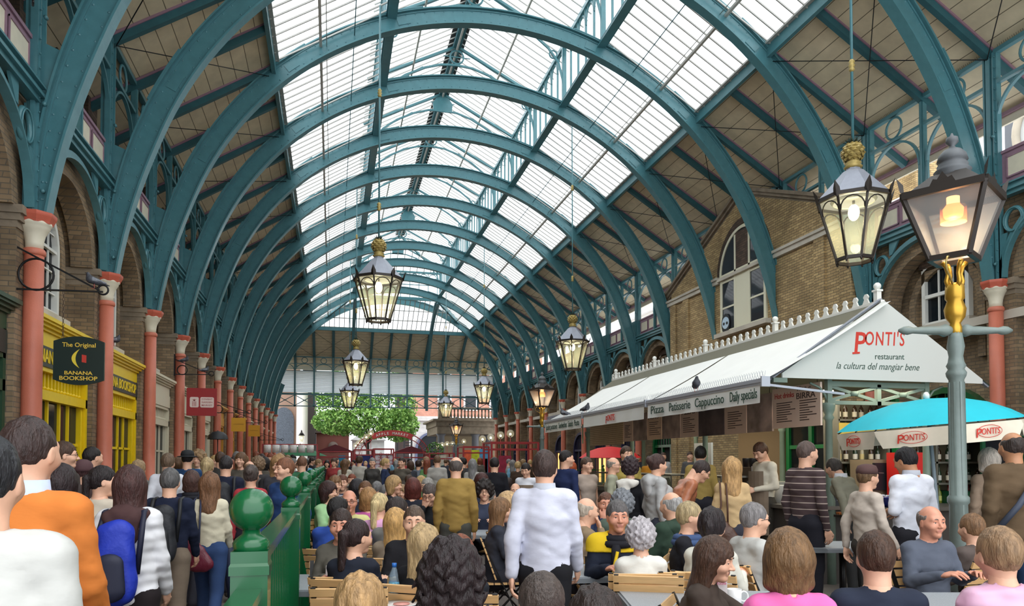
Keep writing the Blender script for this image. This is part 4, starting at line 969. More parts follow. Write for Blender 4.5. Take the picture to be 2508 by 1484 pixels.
def head(fem,h):
    k=(fem,h)
    if k in HEADS: return HEADS[k]
    v,q=extract(lambda P:headfn(P,fem),(-.1,-.12,-.19),(.1,.13,.125),h); m=np.zeros(len(q),int); c=v[q].mean(1)
    m[(c[:,1]>.087)&(abs(c[:,0])<.021)&(c[:,2]<-.048)&(c[:,2]>-.066)]=1
    V=[v];F=[q.tolist()];MI=[m.tolist()]; 
    if h<.012:
        e=MB()
        for s in (-1,1):
            e.sph((s*.031,.0705,.005),.0125,EYEW,12,8); e.sph((s*.031,.0785,.005),.0062,IRIS,10,6)
            e.tube([(s*.014,.0885,.027),(s*.028,.0915,.033),(s*.046,.078,.027)],[.003,.0038,.002],IRON,5)
            e.tube([(s*.016,.0785,.0115),(s*.024,.0835,.0135),(s*.032,.0848,.0135),(s*.040,.081,.012),(s*.047,.073,.009)],.0042,SKINS[0],6); e.tube([(s*.018,.077,-.003),(s*.031,.0815,-.006),(s*.044,.074,-.003)],.0036,SKINS[0],6)
        n0=len(v); V.append(np.array(e.v)); F.append([[a+n0 for a in f] for f in e.f])
        mp={EYEW.name:2,IRIS.name:3,IRON.name:4,SKINS[0].name:0}; MI.append([mp[e.mats[i].name] for i in e.m])
    r=(np.concatenate(V),sum(F,[]),sum(MI,[])); HEADS[k]=r; return r
# ---- hair styles, one mesh each
def hairfn(P,st):
    sh=st.split('+')[0]; vol={'short':.010,'crop':.005,'tousled':.020,'long':.018,'wavy':.024,'curly':.045,'perm':.034,'pony':.010,'bun':.011,'bob':.024,'fringe':.006,'longcurl':.05}[sh]
    d=sdell(P,(0,-.014,.027),(.074+vol,.094+vol,.098+vol))
    if sh in('long','wavy','longcurl','bob'):
        z1={'long':-.27,'wavy':-.26,'longcurl':-.24,'bob':-.09}[sh]; w={'long':1.15,'wavy':1.25,'longcurl':1.5,'bob':1.2}[sh]
        d=smin(d,sdcone(P,(0,-.045,0),(0,-.085 if sh!='bob' else -.045,z1),.068+vol*.4,.055+vol*.5 if sh!='longcurl' else .10,(w,.85,1)),.04)
        for s in (-1,1): d=smin(d,sdcone(P,(s*.06,.0,.0),(s*.075,-.02,max(z1,-.2)),.024+vol*.3,.022+vol*.4),.03)
    if sh=='pony': d=smin(d,sdcone(P,(0,-.12,.03),(0,-.125,-.20),.03,.026,(1.25,1,1)),.015); d=smin(d,sdell(P,(0,-.105,.03),(.03,.03,.025)),.02)
    if sh=='bun': d=smin(d,sdell(P,(0,-.105,.055),(.045,.04,.045)),.015)
    am={'curly':.016,'perm':.013,'wavy':.007,'longcurl':.012,'tousled':.008}.get(sh,.002); fr={'curly':70,'perm':85,'wavy':45,'longcurl':75,'tousled':60}.get(sh,60)
    Q=P*np.array([1,1,.35]) if sh in('long','wavy','tousled','short','pony','bob') else P
    d=d+n3(Q,fr,3)*am+n3(P*np.array([1,1,.25]),150,7)*.0016
    # open the face
    f=sdell(P,(0,.125,-.045),(.068,.075,.098))+n3(P,70,9)*.004; d=smax(d,-f,.010)
    d=smax(d,-sdell(P,(0,.10,-.12),(.075,.10,.09)),.01)
    if sh in('short','crop','tousled','fringe','pony','bun','curly','perm'):
        lo=-.035 if sh not in('perm','curly') else -.06
        neck=P[...,2]-(lo+(-.035)*np.clip(-P[...,1]/.09,-1,1))+n3(P,95,1)*.006; 
        if sh in('pony',): neck=np.where(P[...,1]<-.095,-.05,0)+neck*0-.0+np.where(P[...,1]<-.095,0,1)*neck*1.0; neck=np.where(P[...,1]<-.088,.05,neck)
        d=smax(d,-neck,.008)
        for s in (-1,1): d=smax(d,-sdell(P,(s*.084,.004,-.010),(.02,.022,.030)),.006)
    if sh=='fringe': d=smax(d,P[...,2]-.055+n3(P,60,2)*.008-.5*np.clip(-P[...,1]-.03,0,.05),.012); d=smax(d,P[...,1]-.035,.01)
    inner=sdell(P,(0,-.010,.022),(.069,.089,.093)); return np.maximum(d,-inner)
HAIRM={}
def hairmat(c):
    k='hair_%02x%02x%02x'%c
    if k in MATS: return MATS[k]
    return M(k,c,.42,noise=.45,scale=22,bump=.9,bscale=60,stretch=(2.2,2.2,.5),spec=.35)
HAIRS={}
def hairmesh(st,h):
    k=(st,h)
    if k not in HAIRS:
        v,q=extract(lambda P:hairfn(P,st),(-.17,-.21,-.36),(.17,.14,.18),h); me=bpy.data.meshes.new('hair'); me.from_pydata(v.tolist(),[],q.tolist()); me.polygons.foreach_set('use_smooth',[True]*len(q)); me.materials.append(hairmat((60,44,34))); me.update(); HAIRS[k]=me
    return HAIRS[k]
# ---- hand: palm and five fingers, wrist at the origin, fingers along +Y, palm facing -Z, thumb on +X
def handfn(P,curl):
    d=sdcone(P,(0,-.02,0),(0,.025,0),.022,.024,(1.15,1,.7)); d=smin(d,sdell(P,(0,.048,0),(.042,.045,.015)),.015)
    for x,L,y in ((-.032,.062,.078),(-.011,.078,.088),(.011,.083,.090),(.032,.074,.084)):
        c=curl; a=(x,y,0); b_=(x*1.05,y+L*.45*math.cos(c),-L*.45*math.sin(c)); e=(x*1.05,b_[1]+L*.55*math.cos(c*2.2),b_[2]-L*.55*math.sin(c*2.2))
        d=smin(d,np.minimum(sdcone(P,a,b_,.0095,.0088),sdcone(P,b_,e,.0088,.007)),.004)
    d=smin(d,sdcone(P,(.03,.03,-.004),(.058,.062,-.014),.014,.010),.012); d=smin(d,sdcone(P,(.058,.062,-.014),(.062,.09,-.024),.010,.008),.006)
    return d
HANDS={}
def hand(curl,side,h):
    k=(curl,side,h)
    if k not in HANDS:
        v,q=extract(lambda P:handfn(P,curl),(-.06,-.05,-.11),(.085,.2,.04),h); v=v.copy()
        if side<0: v[:,0]*=-1; q=q[:,::-1]
        HANDS[k]=(v,q)
    return HANDS[k]
# ---- poses: joint positions for a 1.72 m figure, facing +Y
def pose(name,fem=False):
    sw=.122 if fem else .145; hw=.088
    J=dict(pel=(0,0,.93),waist=(0,.0,1.08),chest=(0,-.005,1.27),neck=(0,-.015,1.45),head=(0,.010,1.590))
    for s,n in ((-1,'l'),(1,'r')):
        J['sh'+n]=(s*sw,-.015,1.385); J['el'+n]=(s*(sw+.060),-.045,1.12); J['wr'+n]=(s*(sw+.065),.02,.88)
        J['hip'+n]=(s*hw,0,.90); J['kn'+n]=(s*.095,.015,.49); J['an'+n]=(s*.10,-.02,.085)
    if name=='walk':
        J['knl']=(-.09,.17,.52); J['anl']=(-.09,.20,.10); J['knr']=(.09,-.06,.50); J['anr']=(.09,-.30,.14)
        J['ell']=(-sw-.05,-.11,1.14); J['wrl']=(-sw-.06,-.10,.90); J['elr']=(sw+.05,.03,1.13); J['wrr']=(sw+.05,.16,.93)
    if name in('hold','sithold'):
        for s,n in ((-1,'l'),(1,'r')): J['el'+n]=(s*(sw+.06),-.03,1.14); J['wr'+n]=(s*.12,.20,1.10)
    if name=='akimbo':
        J['ell']=(-sw-.09,.02,1.15); J['wrl']=(-.14,.17,1.02); J['elr']=(sw+.12,-.07,1.15); J['wrr']=(sw+.02,.08,.98)
    if name=='bag':
        J['elr']=(sw+.06,-.06,1.13); J['wrr']=(sw+.03,.12,1.05)
    if name.startswith('sit'):
        dz=-.44
        for k in list(J):
            if k[:2] in('kn','an','hi'): continue
            x,y,z=J[k]; J[k]=(x,y,z+dz)
        J['pel']=(0,0,.49)
        for s,n in ((-1,'l'),(1,'r')):
            J['hip'+n]=(s*.09,.0,.49); J['kn'+n]=(s*.12,.42,.51); J['an'+n]=(s*.12,.40,.085)
            J['el'+n]=(s*(sw+.06),.07,.74); J['wr'+n]=(s*.13,.30,.80)
            if name=='sitlap': J['wr'+n]=(s*.10,.26,.64)
        if name=='sitchin': J['elr']=(.16,.24,.80); J['wrr']=(.05,.15,1.02)
        if name=='sitreach': J['ell']=(-sw-.10,.20,.84); J['wrl']=(-.20,.46,.86)
    lean={'lean':.42,'sitlean':.30,'sitchin':.22,'headdown':.08,'sitreach':.15,'sithold':.1,'sit':.07}.get(name,0)
    if lean:
        px,py,pz=J['pel']; ca,sa=math.cos(lean),math.sin(lean)
        for k in list(J):
            if k[:2] in('kn','an','hi','pe'): continue
            if name=='sit' and k[:2]=='wr': continue
            x,y,z=J[k]; J[k]=(x,py+(y-py)*ca+(z-pz)*sa,pz-(y-py)*sa+(z-pz)*ca)
    return J
def bodyfn(P,J,fem,g):
    """g: 'skin' whole body, 'top' torso and arms, 'legs'"""
    e={'skin':0.,'top':.013,'legs':.014}[g]; d=None; A=lambda x: x if d is None else smin(d,x,.045)
    if g in('skin','top'):
        W=1.22 if fem else 1.36
        d=A(sdcone(P,J['waist'],J['chest'],.094+e,.112+e,(W,1,1)))
        d=A(sdcone(P,J['chest'],tuple(np.array(J['neck'])-(0,0,.07)),.110+e,.070+e,(W,1,1)))
        d=A(sdcone(P,J['pel'],J['waist'],.108+e,.096+e,(1.36,1,1)))
        d=smin(d,sdcone(P,J['shl'],J['shr'],.048+e,.048+e),.05); tr=sdcone(P,np.array(J['neck'])-(0,0,.03),np.array(J['shl'])*.75+np.array(J['shr'])*.25,.045+e,.04+e); d=smin(d,tr,.04); tr=sdcone(P,np.array(J['neck'])-(0,0,.03),np.array(J['shr'])*.75+np.array(J['shl'])*.25,.045+e,.04+e); d=smin(d,tr,.04)
        if fem:
            for s in (-1,1): d=A(sdell(P,np.array(J['chest'])+(s*.07,.095,.02),(.055+e,.05+e,.055+e)))
        for n in 'lr':
            arm=smin(sdcone(P,J['sh'+n],J['el'+n],(.044 if fem else .052)+e,.038+e),sdcone(P,J['el'+n],J['wr'+n],.038+e,.026+e*.85),.012); up_=np.clip((P[...,2]-J['sh'+n][2]+.12)/.14,0,1); d=smin(d,arm,.010+.03*up_)
    if g=='skin':
        d=smin(d,sdcone(P,J['neck'],J['head'],.055,.05),.03)
    if g in('skin','legs'):
        if g=='legs': d=sdcone(P,np.array(J['pel'])+(0,0,.05),J['pel'],.10+e,.112+e,(1.4,1,1))
        for n in 'lr':
            d=smin(d,sdcone(P,J['hip'+n],J['kn'+n],.085+e,.055+e),.03); d=smin(d,sdcone(P,J['kn'+n],J['an'+n],.053+e,.036+e*1.6),.02)
        if g=='skin': 
            pass
    return d
BODC={}
def align(v,o,fw,pt):
    """place hand vertices: fingers along fw"""
    y=np.array(fw,float); y/=np.linalg.norm(y); z=-np.array(pt,float); z=z-y*(z@y); z/=np.linalg.norm(z); x=np.cross(y,z)
    return v@np.stack([x,y,z])+np.array(o)
def figure(ps,fem,lv,sleeve='long',hem=None,bulk=0,skirt=False):
    key=(ps,fem,lv,sleeve,hem,bulk,skirt)
    if key in BODC: return BODC[key]
    h=(.0135,.02,.034)[lv]; J=pose(ps,fem); pts=np.array(list(J.values())); lo=pts.min(0)-.2; hi=pts.max(0)+.2; lo[2]=0
    V=[];F=[]; out={}
    v,q=extract(lambda P:bodyfn(P,J,fem,'skin'),lo,(hi[0],hi[1],J['head'][2]),h); V.append(v);F.append(q)
    if lv<2:
        for s,n in ((-1,'l'),(1,'r')):
            fw=np.array(J['wr'+n])-np.array(J['el'+n]); pt=np.array((-s*.9,0.25,-.45 if ps.startswith('sit') or ps=='hold' else 0))
            if ps.startswith('sit') and n!='x': pt=np.array((-s*.35,.1,-1.))
            if ps=='sitchin' and n=='r': pt=np.array((-.3,-1.,.1))
            hv,hq=hand(.45 if lv==0 else .45,-s,.005 if lv==0 else .008); 
            V.append(align(hv,np.array(J['wr'+n])+fw/np.linalg.norm(fw)*.02,fw,pt)); F.append(hq)
    out['skin']=(V,F)
    pel=np.array(J['pel']); up=np.array(J['neck'])-pel; up/=np.linalg.norm(up); hm=-.10 if hem is None else hem
    nk=np.array(J['neck'])
    def topf(P):
        d=bodyfn(P,J,fem,'top')-bulk*.014; 
        Q=P+.04*np.stack([n3(P,9,2),n3(P,8,4),n3(P,7,6)],-1); d=d+n3(Q*np.array([1.,1,1.9]),20,1)*.0040-.0065*np.abs(n3(Q*np.array([.6,1,1.7]),30,5))**.8+n3(P,60,3)*.0012+.005
        hp=-((P-pel)@up)+hm
        if ps.startswith('sit'): hp=np.maximum(hp,-(P[...,2]-.40))
        # the hem only trims the torso, the arms may hang lower
        arm=None
        for n in 'lr':
            a=sdcone(P,J['sh'+n],J['el'+n],.1,.085); a=np.minimum(a,sdcone(P,J['el'+n],J['wr'+n],.085,.07)); arm=a if arm is None else np.minimum(arm,a)
        d=np.where(arm<0,d,np.maximum(d,hp))
        d=np.maximum(d,-(sdcone(P,nk-up*.0,nk+up*.25,.056,.085)))
        if sleeve=='short':
            for n in 'lr': d=np.maximum(d,-sdcone(P,np.array(J['sh'+n])*.4+np.array(J['el'+n])*.6,J['wr'+n],.075,.1))
        if sleeve=='rolled':
            for n in 'lr': d=np.maximum(d,-sdcone(P,np.array(J['el'+n])*.75+np.array(J['wr'+n])*.25,np.array(J['wr'+n])*1.15-np.array(J['el'+n])*.15,.07,.09))
        return d
    lo2=lo-.05; lo2[2]=max(0,min(J['wrl'][2],J['wrr'][2],pel[2]+hm)-.12)
    v,q=extract(topf,lo2,hi,h); out['top']=(v,q)
    # collar
    def legf(P):
        d=bodyfn(P,J,fem,'legs')+n3(P,20,2)*.004
        if skirt: d=smin(d,sdcone(P,pel,pel+np.array((0,.02,-.36)),.13,.19,(1.2,1,1)),.04); d=np.maximum(d,.50-P[...,2]) if not ps.startswith('sit') else d
        return np.maximum(d,.07-P[...,2])
    v,q=extract(legf,(lo[0],lo[1],0),(hi[0],hi[1],pel[2]+.2),h if lv else .018); out['legs']=(v,q)
    b=MB()
    SV=[];SF=[];k=0
    def shoef(P):
        d=None
        for n in 'lr':
            a=np.array(J['an'+n]); z=.0
            x=sdcone(P,(a[0],a[1]-.03,a[2]-.045),(a[0]*1.08,a[1]+.14,a[2]-.055),.042,.036,(.95,1,.8)); x=smin(x,sdcone(P,(a[0],a[1],a[2]-.03),(a[0],a[1],a[2]+.02),.042,.04),.02); d=x if d is None else np.minimum(d,x)
        return np.maximum(d,.002-P[...,2])
    v,q=extract(shoef,(lo[0],lo[1],0),(hi[0],hi[1],.24),max(h*.8,.014)); out['shoe']=(v,q)
    out['J']=J; ms={}
    for part in('top','legs','shoe'):
        v,q=out[part]; me=bpy.data.meshes.new(part); me.from_pydata(v.tolist(),[],q.tolist()); me.polygons.foreach_set('use_smooth',[True]*len(q)); me.materials.append(DARK); me.update(); ms[part]=me
    out['mesh']=ms; BODC[key]=out; return out
BODM={}; PV=np.array((0,-.03,-.12))
def bodymesh(ps,fem,lv,sleeve,hy,hp):
    k=(ps,fem,lv,sleeve,hy,hp)
    if k in BODM: return BODM[k]
    fg=figure(ps,fem,lv,sleeve); V,F=fg['skin']; J=fg['J']
    hv,hf,hm=head(fem,(.0042,.007,.013)[lv]); Mx=np.array((Euler((R(hp),0,R(hy)),'XYZ').to_matrix()))
    vs=[v.tolist() for v in V]+[((hv-PV)@Mx.T+PV+np.array(J['head'])).tolist()]; fs=[];n=0;mi=[]
    for v,f in zip(V,F): fs+=(np.asarray(f)+n).tolist(); mi+=[0]*len(f); n+=len(v)
    fs+=[[a+n for a in f] for f in hf]; mi+=list(hm)
    me=bpy.data.meshes.new('body'); me.from_pydata(sum(vs,[]),[],fs)
    for m in (SKINS[0],LIPS,EYEW,IRIS,IRON): me.materials.append(m)
    me.polygons.foreach_set('material_index',mi); me.polygons.foreach_set('use_smooth',[True]*len(fs)); me.update(); BODM[k]=me; return me
def cloth(c,pat=None):
    k='cloth_%02x%02x%02x%s'%(c+('_'+pat if pat else '',))
    if k in MATS: return MATS[k]
    if pat=='stripe': return stripes(k,c,(176,160,150),'Z',.062,.14,.9)
    if pat=='quilt':
        m=M(k,c,.35,noise=.06,scale=5); n=m.node_tree.nodes;l=m.node_tree.links
        tc=n.new('ShaderNodeTexCoord'); w_=n.new('ShaderNodeTexWave'); w_.bands_direction='Z'; w_.inputs['Scale'].default_value=4.5; w_.inputs['Distortion'].default_value=1.5; w_.inputs['Detail'].default_value=2
        l.new(tc.outputs['Object'],w_.inputs[0]); b=n.new('ShaderNodeBump'); b.inputs['Strength'].default_value=.5; b.inputs['Distance'].default_value=.010; l.new(w_.outputs['Fac'],b.inputs['Height']); l.new(b.outputs[0],n['Principled BSDF'].inputs['Normal']); return m
    if pat=='leather': return M(k,c,.32,noise=.15,scale=9,bump=.4,bscale=22)
    return M(k,c,.85,noise=.10,scale=7,bump=.32,bscale=11,spec=.2,stretch=(1,1,1.7))
WORD=dict(jacket='jacket')
CROWD=[]
def person(u,vt,s,face,ps='stand',fem=0,hair='short',hc=(60,44,34),top=(60,60,66),legs=(44,44,52),label='',skin=0,sleeve='long',hem=None,pat=None,hy=0,hp=0,top_name='jacket',legs_name='trousers',group=None,bulk=0,extra=None,skirt=False,shoes=(40,34,32),ztop=None,lv=None,side=0):
    """u, vt: where the crown of the head shows; s: pixels per metre there; face: 0 walks away, 90 looks right, 180 looks at the camera"""
    face=face-12 if (u<760 and face<60) else face
    s0=s; rad=.40 if ps.startswith('sit') else .27; best=None
    for q in (1,1.03,.97,1.06,.94,1.09,.91,1.13,.88,1.17,1.22):
        if s0>380 and abs(q-1)>.04: continue
        x,y=spot(u,FPX/s0*q); m=min([math.hypot(x-a,y-b_)-(rad+c)*.62 for a,b_,c in CROWD] or [9])
        if best is None or m>best[0]+.01: best=(m,q)
        if m>=0: break
    s=s0/best[1]; d=FPX/s; x,y=spot(u,d); CROWD.append((x,y,rad))
    if lv is None: lv=0 if s>=200 else (1 if s>=95 else 2)
    fg=figure(ps,bool(fem),lv,sleeve,hem,bulk,skirt); J=fg['J']
    ztop_m=J['head'][2]+.12
    want=ztop if ztop else EYE-(vt-1130)/s
    k=want/ztop_m; k=min(1.13,max(.80,k)) if not (extra and 'child' in extra) else want/ztop_m
    rz=-R(face)-YAW
    # the crown, not the feet, must stand on the sight line
    hx,hy_=J['head'][0]*k,J['head'][1]*k
    px=x-(hx*math.cos(rz)-hy_*math.sin(rz)); py=y-(hx*math.sin(rz)+hy_*math.cos(rz))
    r=empty('person',(px,py,0),rz,label=label,category='person'); r.scale=(k,k,k)
    if group: r['group']=group
    if ps.startswith('sit') and not(1860<u<2480 and vt>1260): chair(px-.06*math.sin(rz),py+.06*math.cos(rz),rz,'slatted folding chair under the '+' '.join(label.split()[:10]),'slatted chairs under the seated guests')
    bm_=bodymesh(ps,bool(fem),lv,sleeve,hy,hp)
    inst(bm_,'body',r,mats=[SKINS[skin],LIPS if skin<3 else SKINS[3],EYEW,IRIS,hairmat(hc)])
    inst(fg['mesh']['top'],top_name,r,mats=[cloth(top,pat)]); inst(fg['mesh']['legs'],legs_name,r,mats=[cloth(legs)]); inst(fg['mesh']['shoe'],'shoes',r,mats=[M('shoe_%02x%02x%02x'%shoes,shoes,.5)])
    Mx=Euler((R(hp),0,R(hy)),'XYZ').to_matrix().to_4x4(); H=Matrix.Translation(J['head'])@Matrix.Translation(PV)@Mx@Matrix.Translation(-Vector(PV))
    if hair!='bald':
        o=inst(hairmesh(hair,(.0055,.009,.015)[lv]),'hair',r,mats=[hairmat(hc)]); o.matrix_local=H
    if extra: 
        for f in extra.split(','): 
            if f in EXTRA: EXTRA[f](r,J,H)
    return r
def child(r,b,name,mat=None,**t):
    o=b.build(name,r,**t)
    if mat is not None: o.matrix_local=mat
    return o
def ex_glasses(r,J,H):
    b=MB()
    for s in (-1,1): b.ring((s*.031,.097,.006),.020,.0018,IRON,'y',14,4,.75); b.tube([(s*.05,.095,.01),(s*.078,.03,.008),(s*.080,-.01,-.002)],.0018,IRON,4)
    b.tube([(-.011,.098,.008),(.011,.098,.008)],.0018,IRON,4); child(r,b,'glasses',H)
def ex_cap(c,nm):
    def f(r,J,H):
        b=MB(); 
        if nm=='beanie': b.lathe([(.091,.0),(.094,.03),(.09,.07),(.07,.11),(.035,.13),(.003,.135)],(0,-.014,.0),M('hat_%02x%02x%02x'%c,c,.8),18,sy=1.2)
        else:
            b.lathe([(.088,.04),(.09,.08),(.075,.12),(.04,.135),(.003,.14)],(0,-.012,.0),M('hat_%02x%02x%02x'%c,c,.8),18,sy=1.18)
            if nm=='cap': b.poly([(-.06,.08),(.06,.08),(.05,.14),(0,.16),(-.05,.14)],.045,.052,M('hat_%02x%02x%02x'%c),lambda a,b_,t:(a,b_,t))
            else: b.lathe([(.088,.045),(.135,.035),(.135,.042),(.088,.055)],(0,-.012,0),M('hat_%02x%02x%02x'%c),20,sy=1.15)
        child(r,b,'hat',H)
    return f
def ex_backpack(c,c2):
    def f(r,J,H):
        cz=J['chest'][2]; b=MB(); m=M('pack_%02x%02x%02x'%c,c,.6,bump=.3); m2=M('pack_%02x%02x%02x'%c2,c2,.6)
        vs,q=extract(lambda P:sdcone(P,(-.02,-.20,cz-.28),(-.02,-.19,cz+.05),.11,.085,(1.2,.75,1))+n3(P,30,2)*.006,(-.25,-.4,cz-.45),(.25,-.08,cz+.2),.014); b.add(vs.tolist(),q.tolist(),m,True)
        vs,q=extract(lambda P:sdcone(P,(-.02,-.29,cz-.28),(-.02,-.285,cz-.12),.07,.06,(1.3,.6,1)),(-.2,-.4,cz-.42),(.2,-.2,cz),.014); b.add(vs.tolist(),q.tolist(),m2,True)
        bg=child(r,b,'rucksack'); b=MB()
        for s in (-1,1): b.tube([(s*.09,-.15,cz-.2),(s*.12,-.17,cz+.05),(s*.11,-.10,cz+.17),(s*.11,.03,cz+.18),(s*.13,.12,cz+.0),(s*.15,.03,cz-.2)],.018,m2,6)
        b.build('strap',bg)
    return f
def ex_hood(c):
    def f(r,J,H):
        n=J['neck']; b=MB(); vs,q=extract(lambda P:np.maximum(smin(sdell(P,(0,n[1]-.06,n[2]-.03),(.135,.10,.07)),sdell(P,(0,n[1]-.10,n[2]-.12),(.10,.06,.10)),.04)+n3(P,30,4)*.01,-sdcone(P,(0,n[1]+.02,n[2]-.02),(0,n[1]+.03,n[2]+.2),.06,.10)),(-.2,n[1]-.22,n[2]-.26),(.2,n[1]+.12,n[2]+.08),.011)
        b.add(vs.tolist(),q.tolist(),cloth(c),True); child(r,b,'hood')
    return f
def ex_apron(c):
    def f(r,J,H):
        cz=J['chest'][2]; wz=J['waist'][2]; b=MB(); m=cloth(c)
        A=[(a,.165 if z<cz else .13,z) for a in (-.19,-.1,0,.1,.19) for z in (wz-.5,wz,)]
        for i in range(8):
            a0=-1.2+i*.3; a1=a0+.3; b.add([(.205*math.sin(a),.165*math.cos(a)+.0,z) for a,z in ((a0,wz-.55),(a1,wz-.55),(a1,wz),(a0,wz))],[(0,1,2,3)],m)
            if abs(a0+.15)<.8: b.add([(.21*math.sin(a),.165*math.cos(a)+.01,z) for a,z in ((a0,wz),(a1,wz),(a1,cz+.06),(a0,cz+.06))],[(0,1,2,3)],m)
        child(r,b,'apron')
    return f
def ex_tote(c,c2,side=1):
    def f(r,J,H):
        n='r' if side>0 else 'l'; sx,sy,sz=J['sh'+n]; s=side; b=MB(); m=M('bag_%02x%02x%02x'%c,c,.4,bump=.3)
        z1=sz-.38; vs,q=extract(lambda P:sdcone(P,(s*.02+sx*.2,-.21,z1-.20),(s*.08+sx*.6,-.20,z1-.03),.075,.07,(1.9,.55,1.15))+n3(P,30,2)*.004,(min(-.3,sx-.2),-.36,z1-.42),(max(.3,sx+.2),-.08,z1+.16),.013)
        b.add(vs.tolist(),q.tolist(),m,True); bg=child(r,b,'handbag'); b=MB()
        for dx in (-.035,.03): b.tube([(s*.06+sx*.5+dx*2,-.18,z1),(sx*.75+dx,-.16,z1+.2),(sx*.8+dx,-.09,sz+.06),(sx*.8+dx,.0,sz+.075)],.010,M('strap_%02x%02x%02x'%c2,c2,.6),6)
        b.build('strap',bg)
    return f
def ex_band(r,J,H):
    n=J['neck'];b=MB(); pts=[(.15,-.02,n[2]-.0),(.05,-.17,n[2]-.12),(-.08,-.19,n[2]-.30),(-.20,-.13,n[2]-.48)]
    b.tube(pts,.024,M('blue_grey_strap',(66,74,92),.6),6); child(r,b,'shoulder_strap')
def ex_scarf(c):
    def f(r,J,H):
        n=J['neck'];b=MB(); m=cloth(c); b.ring((0,n[1]+.01,n[2]-.02),.085,.032,m,'z',18,8); b.ring((0,n[1]+.015,n[2]-.055),.105,.03,m,'z',18,8); b.tube([(.03,n[1]+.12,n[2]-.06),(.04,n[1]+.15,n[2]-.18),(.03,n[1]+.15,n[2]-.3)],[.035,.032,.028],m,8); child(r,b,'scarf')
    return f
def ex_collar(c):
    def f(r,J,H):
        n=J['neck'];b=MB(); b.lathe([(.088,-.06),(.078,.0),(.072,.05),(.066,.048),(.072,-.04)],(0,n[1]+.002,n[2]),cloth(c),18,cap=False); child(r,b,'collar')
    return f
def ex_yoke(c):
    def f(r,J,H):
        n=J['neck'];b=MB(); m=cloth(c); fl=bodyfn
        P0=(-.26,n[1]-.14,n[2]-.17); vs,q=extract(lambda P:np.maximum(np.maximum(bodyfn(P,J,False,'top')-.017,n[2]-.115+.5*abs(P[...,0])*0-P[...,2]),-sdcone(P,np.array(n)+(0,.035,-.2),np.array(n)+(0,.03,.2),.075,.075)),P0,(.26,n[1]+.2,n[2]+.05),.012); b.add(vs.tolist(),q.tolist(),m,True)
        b.tube([(.03,n[1]+.17,n[2]-.1),(.07,n[1]+.19,n[2]-.25),(.05,n[1]+.19,n[2]-.42)],.012,m,6); child(r,b,'yoke')
    return f
def ex_sideburn(r,J,H): pass
def ex_whitescarf(r,J,H):
    n=J['neck'];b=MB(); vs,q=extract(lambda P:smin(sdell(P,(-.02,n[1]-.10,n[2]-.05),(.15,.07,.06)),sdcone(P,(-.06,n[1]-.14,n[2]-.1),(-.08,n[1]-.16,n[2]-.28),.06,.05,(1.3,.6,1)),.04)+n3(P,32,1)*.012,(-.25,n[1]-.25,n[2]-.4),(.2,n[1]+.02,n[2]+.05),.013); b.add(vs.tolist(),q.tolist(),cloth((226,222,214)),True); child(r,b,'shawl')
def ex_umb(r,J,H):
    x,y,z=J['wrr'];b=MB(); b.lathe([(.012,-.55),(.05,-.3),(.07,-.05),(.03,.02),(.01,.1)],(x,y,z),M('navy_umbrella',(34,44,72),.6),8); child(r,b,'folded_umbrella')
EXTRA=dict(glasses=ex_glasses,cap_maroon=ex_cap((86,60,58),'cap'),beanie=ex_cap((36,36,40),'beanie'),hat=ex_cap((30,32,36),'brim'),scarfhat=ex_cap((84,56,60),'beanie'),backpack=ex_backpack((24,50,170),(22,26,50)),blackpack=ex_backpack((30,32,38),(24,26,30)),
  hood_brown=ex_hood((74,52,52)),hood_grey=ex_hood((176,176,176)),hood_green=ex_hood((56,74,62)),hood_parka=ex_hood((96,92,84)),apron=ex_apron((136,120,104)),tote=ex_tote((104,28,48),(36,44,72),-1),purse=ex_tote((80,50,36),(80,50,36),-1),strap=ex_band,
  scarf_blue=ex_scarf((70,90,130)),scarf_white=ex_whitescarf,scarf_dark=ex_scarf((36,36,42)),collar_white=ex_collar((230,230,236)),collar_blue=ex_collar((196,208,232)),collar_grey=ex_collar((190,194,206)),yoke=ex_yoke((226,190,40)),umbrella=ex_umb)
# ================================================================ restaurant kiosk
KX0,KX1,KXR=5.62,8.78,7.2; KY0,KY1=8.5,18.4; KZ,KR=2.70,3.78
KG=M('sage_green_iron_paint',(116,134,122),.45,noise=.08)
def kp(x,y,z): return (x,y,z)
r=empty('kiosk',label='long restaurant kiosk with white gable and sage green iron frame',category='kiosk'); kiosk=r
b=MB(); b.poly([(KX0+.02,KZ),(KX1-.0,KZ),(KX1-.0,KZ+.06),(KXR,KR),(KX0+.02,KZ+.06)],KY0-.03,KY0,M('gable_grey_white',(206,207,201),.6),xz); gab=b.build('gable_board',r)
b=MB(); PR=M('restaurant_red',(206,52,36),.5); PG=M('deep_green_letters',(42,72,60),.5); yy=KY0-.031
b.text('P',PR,(6.72,yy,3.06),(1,0,.02),(0,0,1),.40,width=.19,shear=.12,off=.012); b.text("ONTI'S",PR,(6.89,yy,3.17),(1,0,.02),(0,0,1),.26,width=.62,shear=.12,off=.008,space=1.15)
b.poly([(6.69,3.04),(6.80,3.05),(6.80,3.075),(6.69,3.065)],yy-.006,yy,PR,xz)
b.text('restaurant',PG,(7.04,yy,2.985),(1,0,.02),(0,0,1),.115,width=.46,off=.0); b.text('la cultura del mangiar bene',PG,(6.44,yy,2.84),(1,0,.01),(0,0,1),.13,width=1.30,shear=.35,off=-.004)
b.build('lettering',gab,label='red and green restaurant lettering')
b=MB()
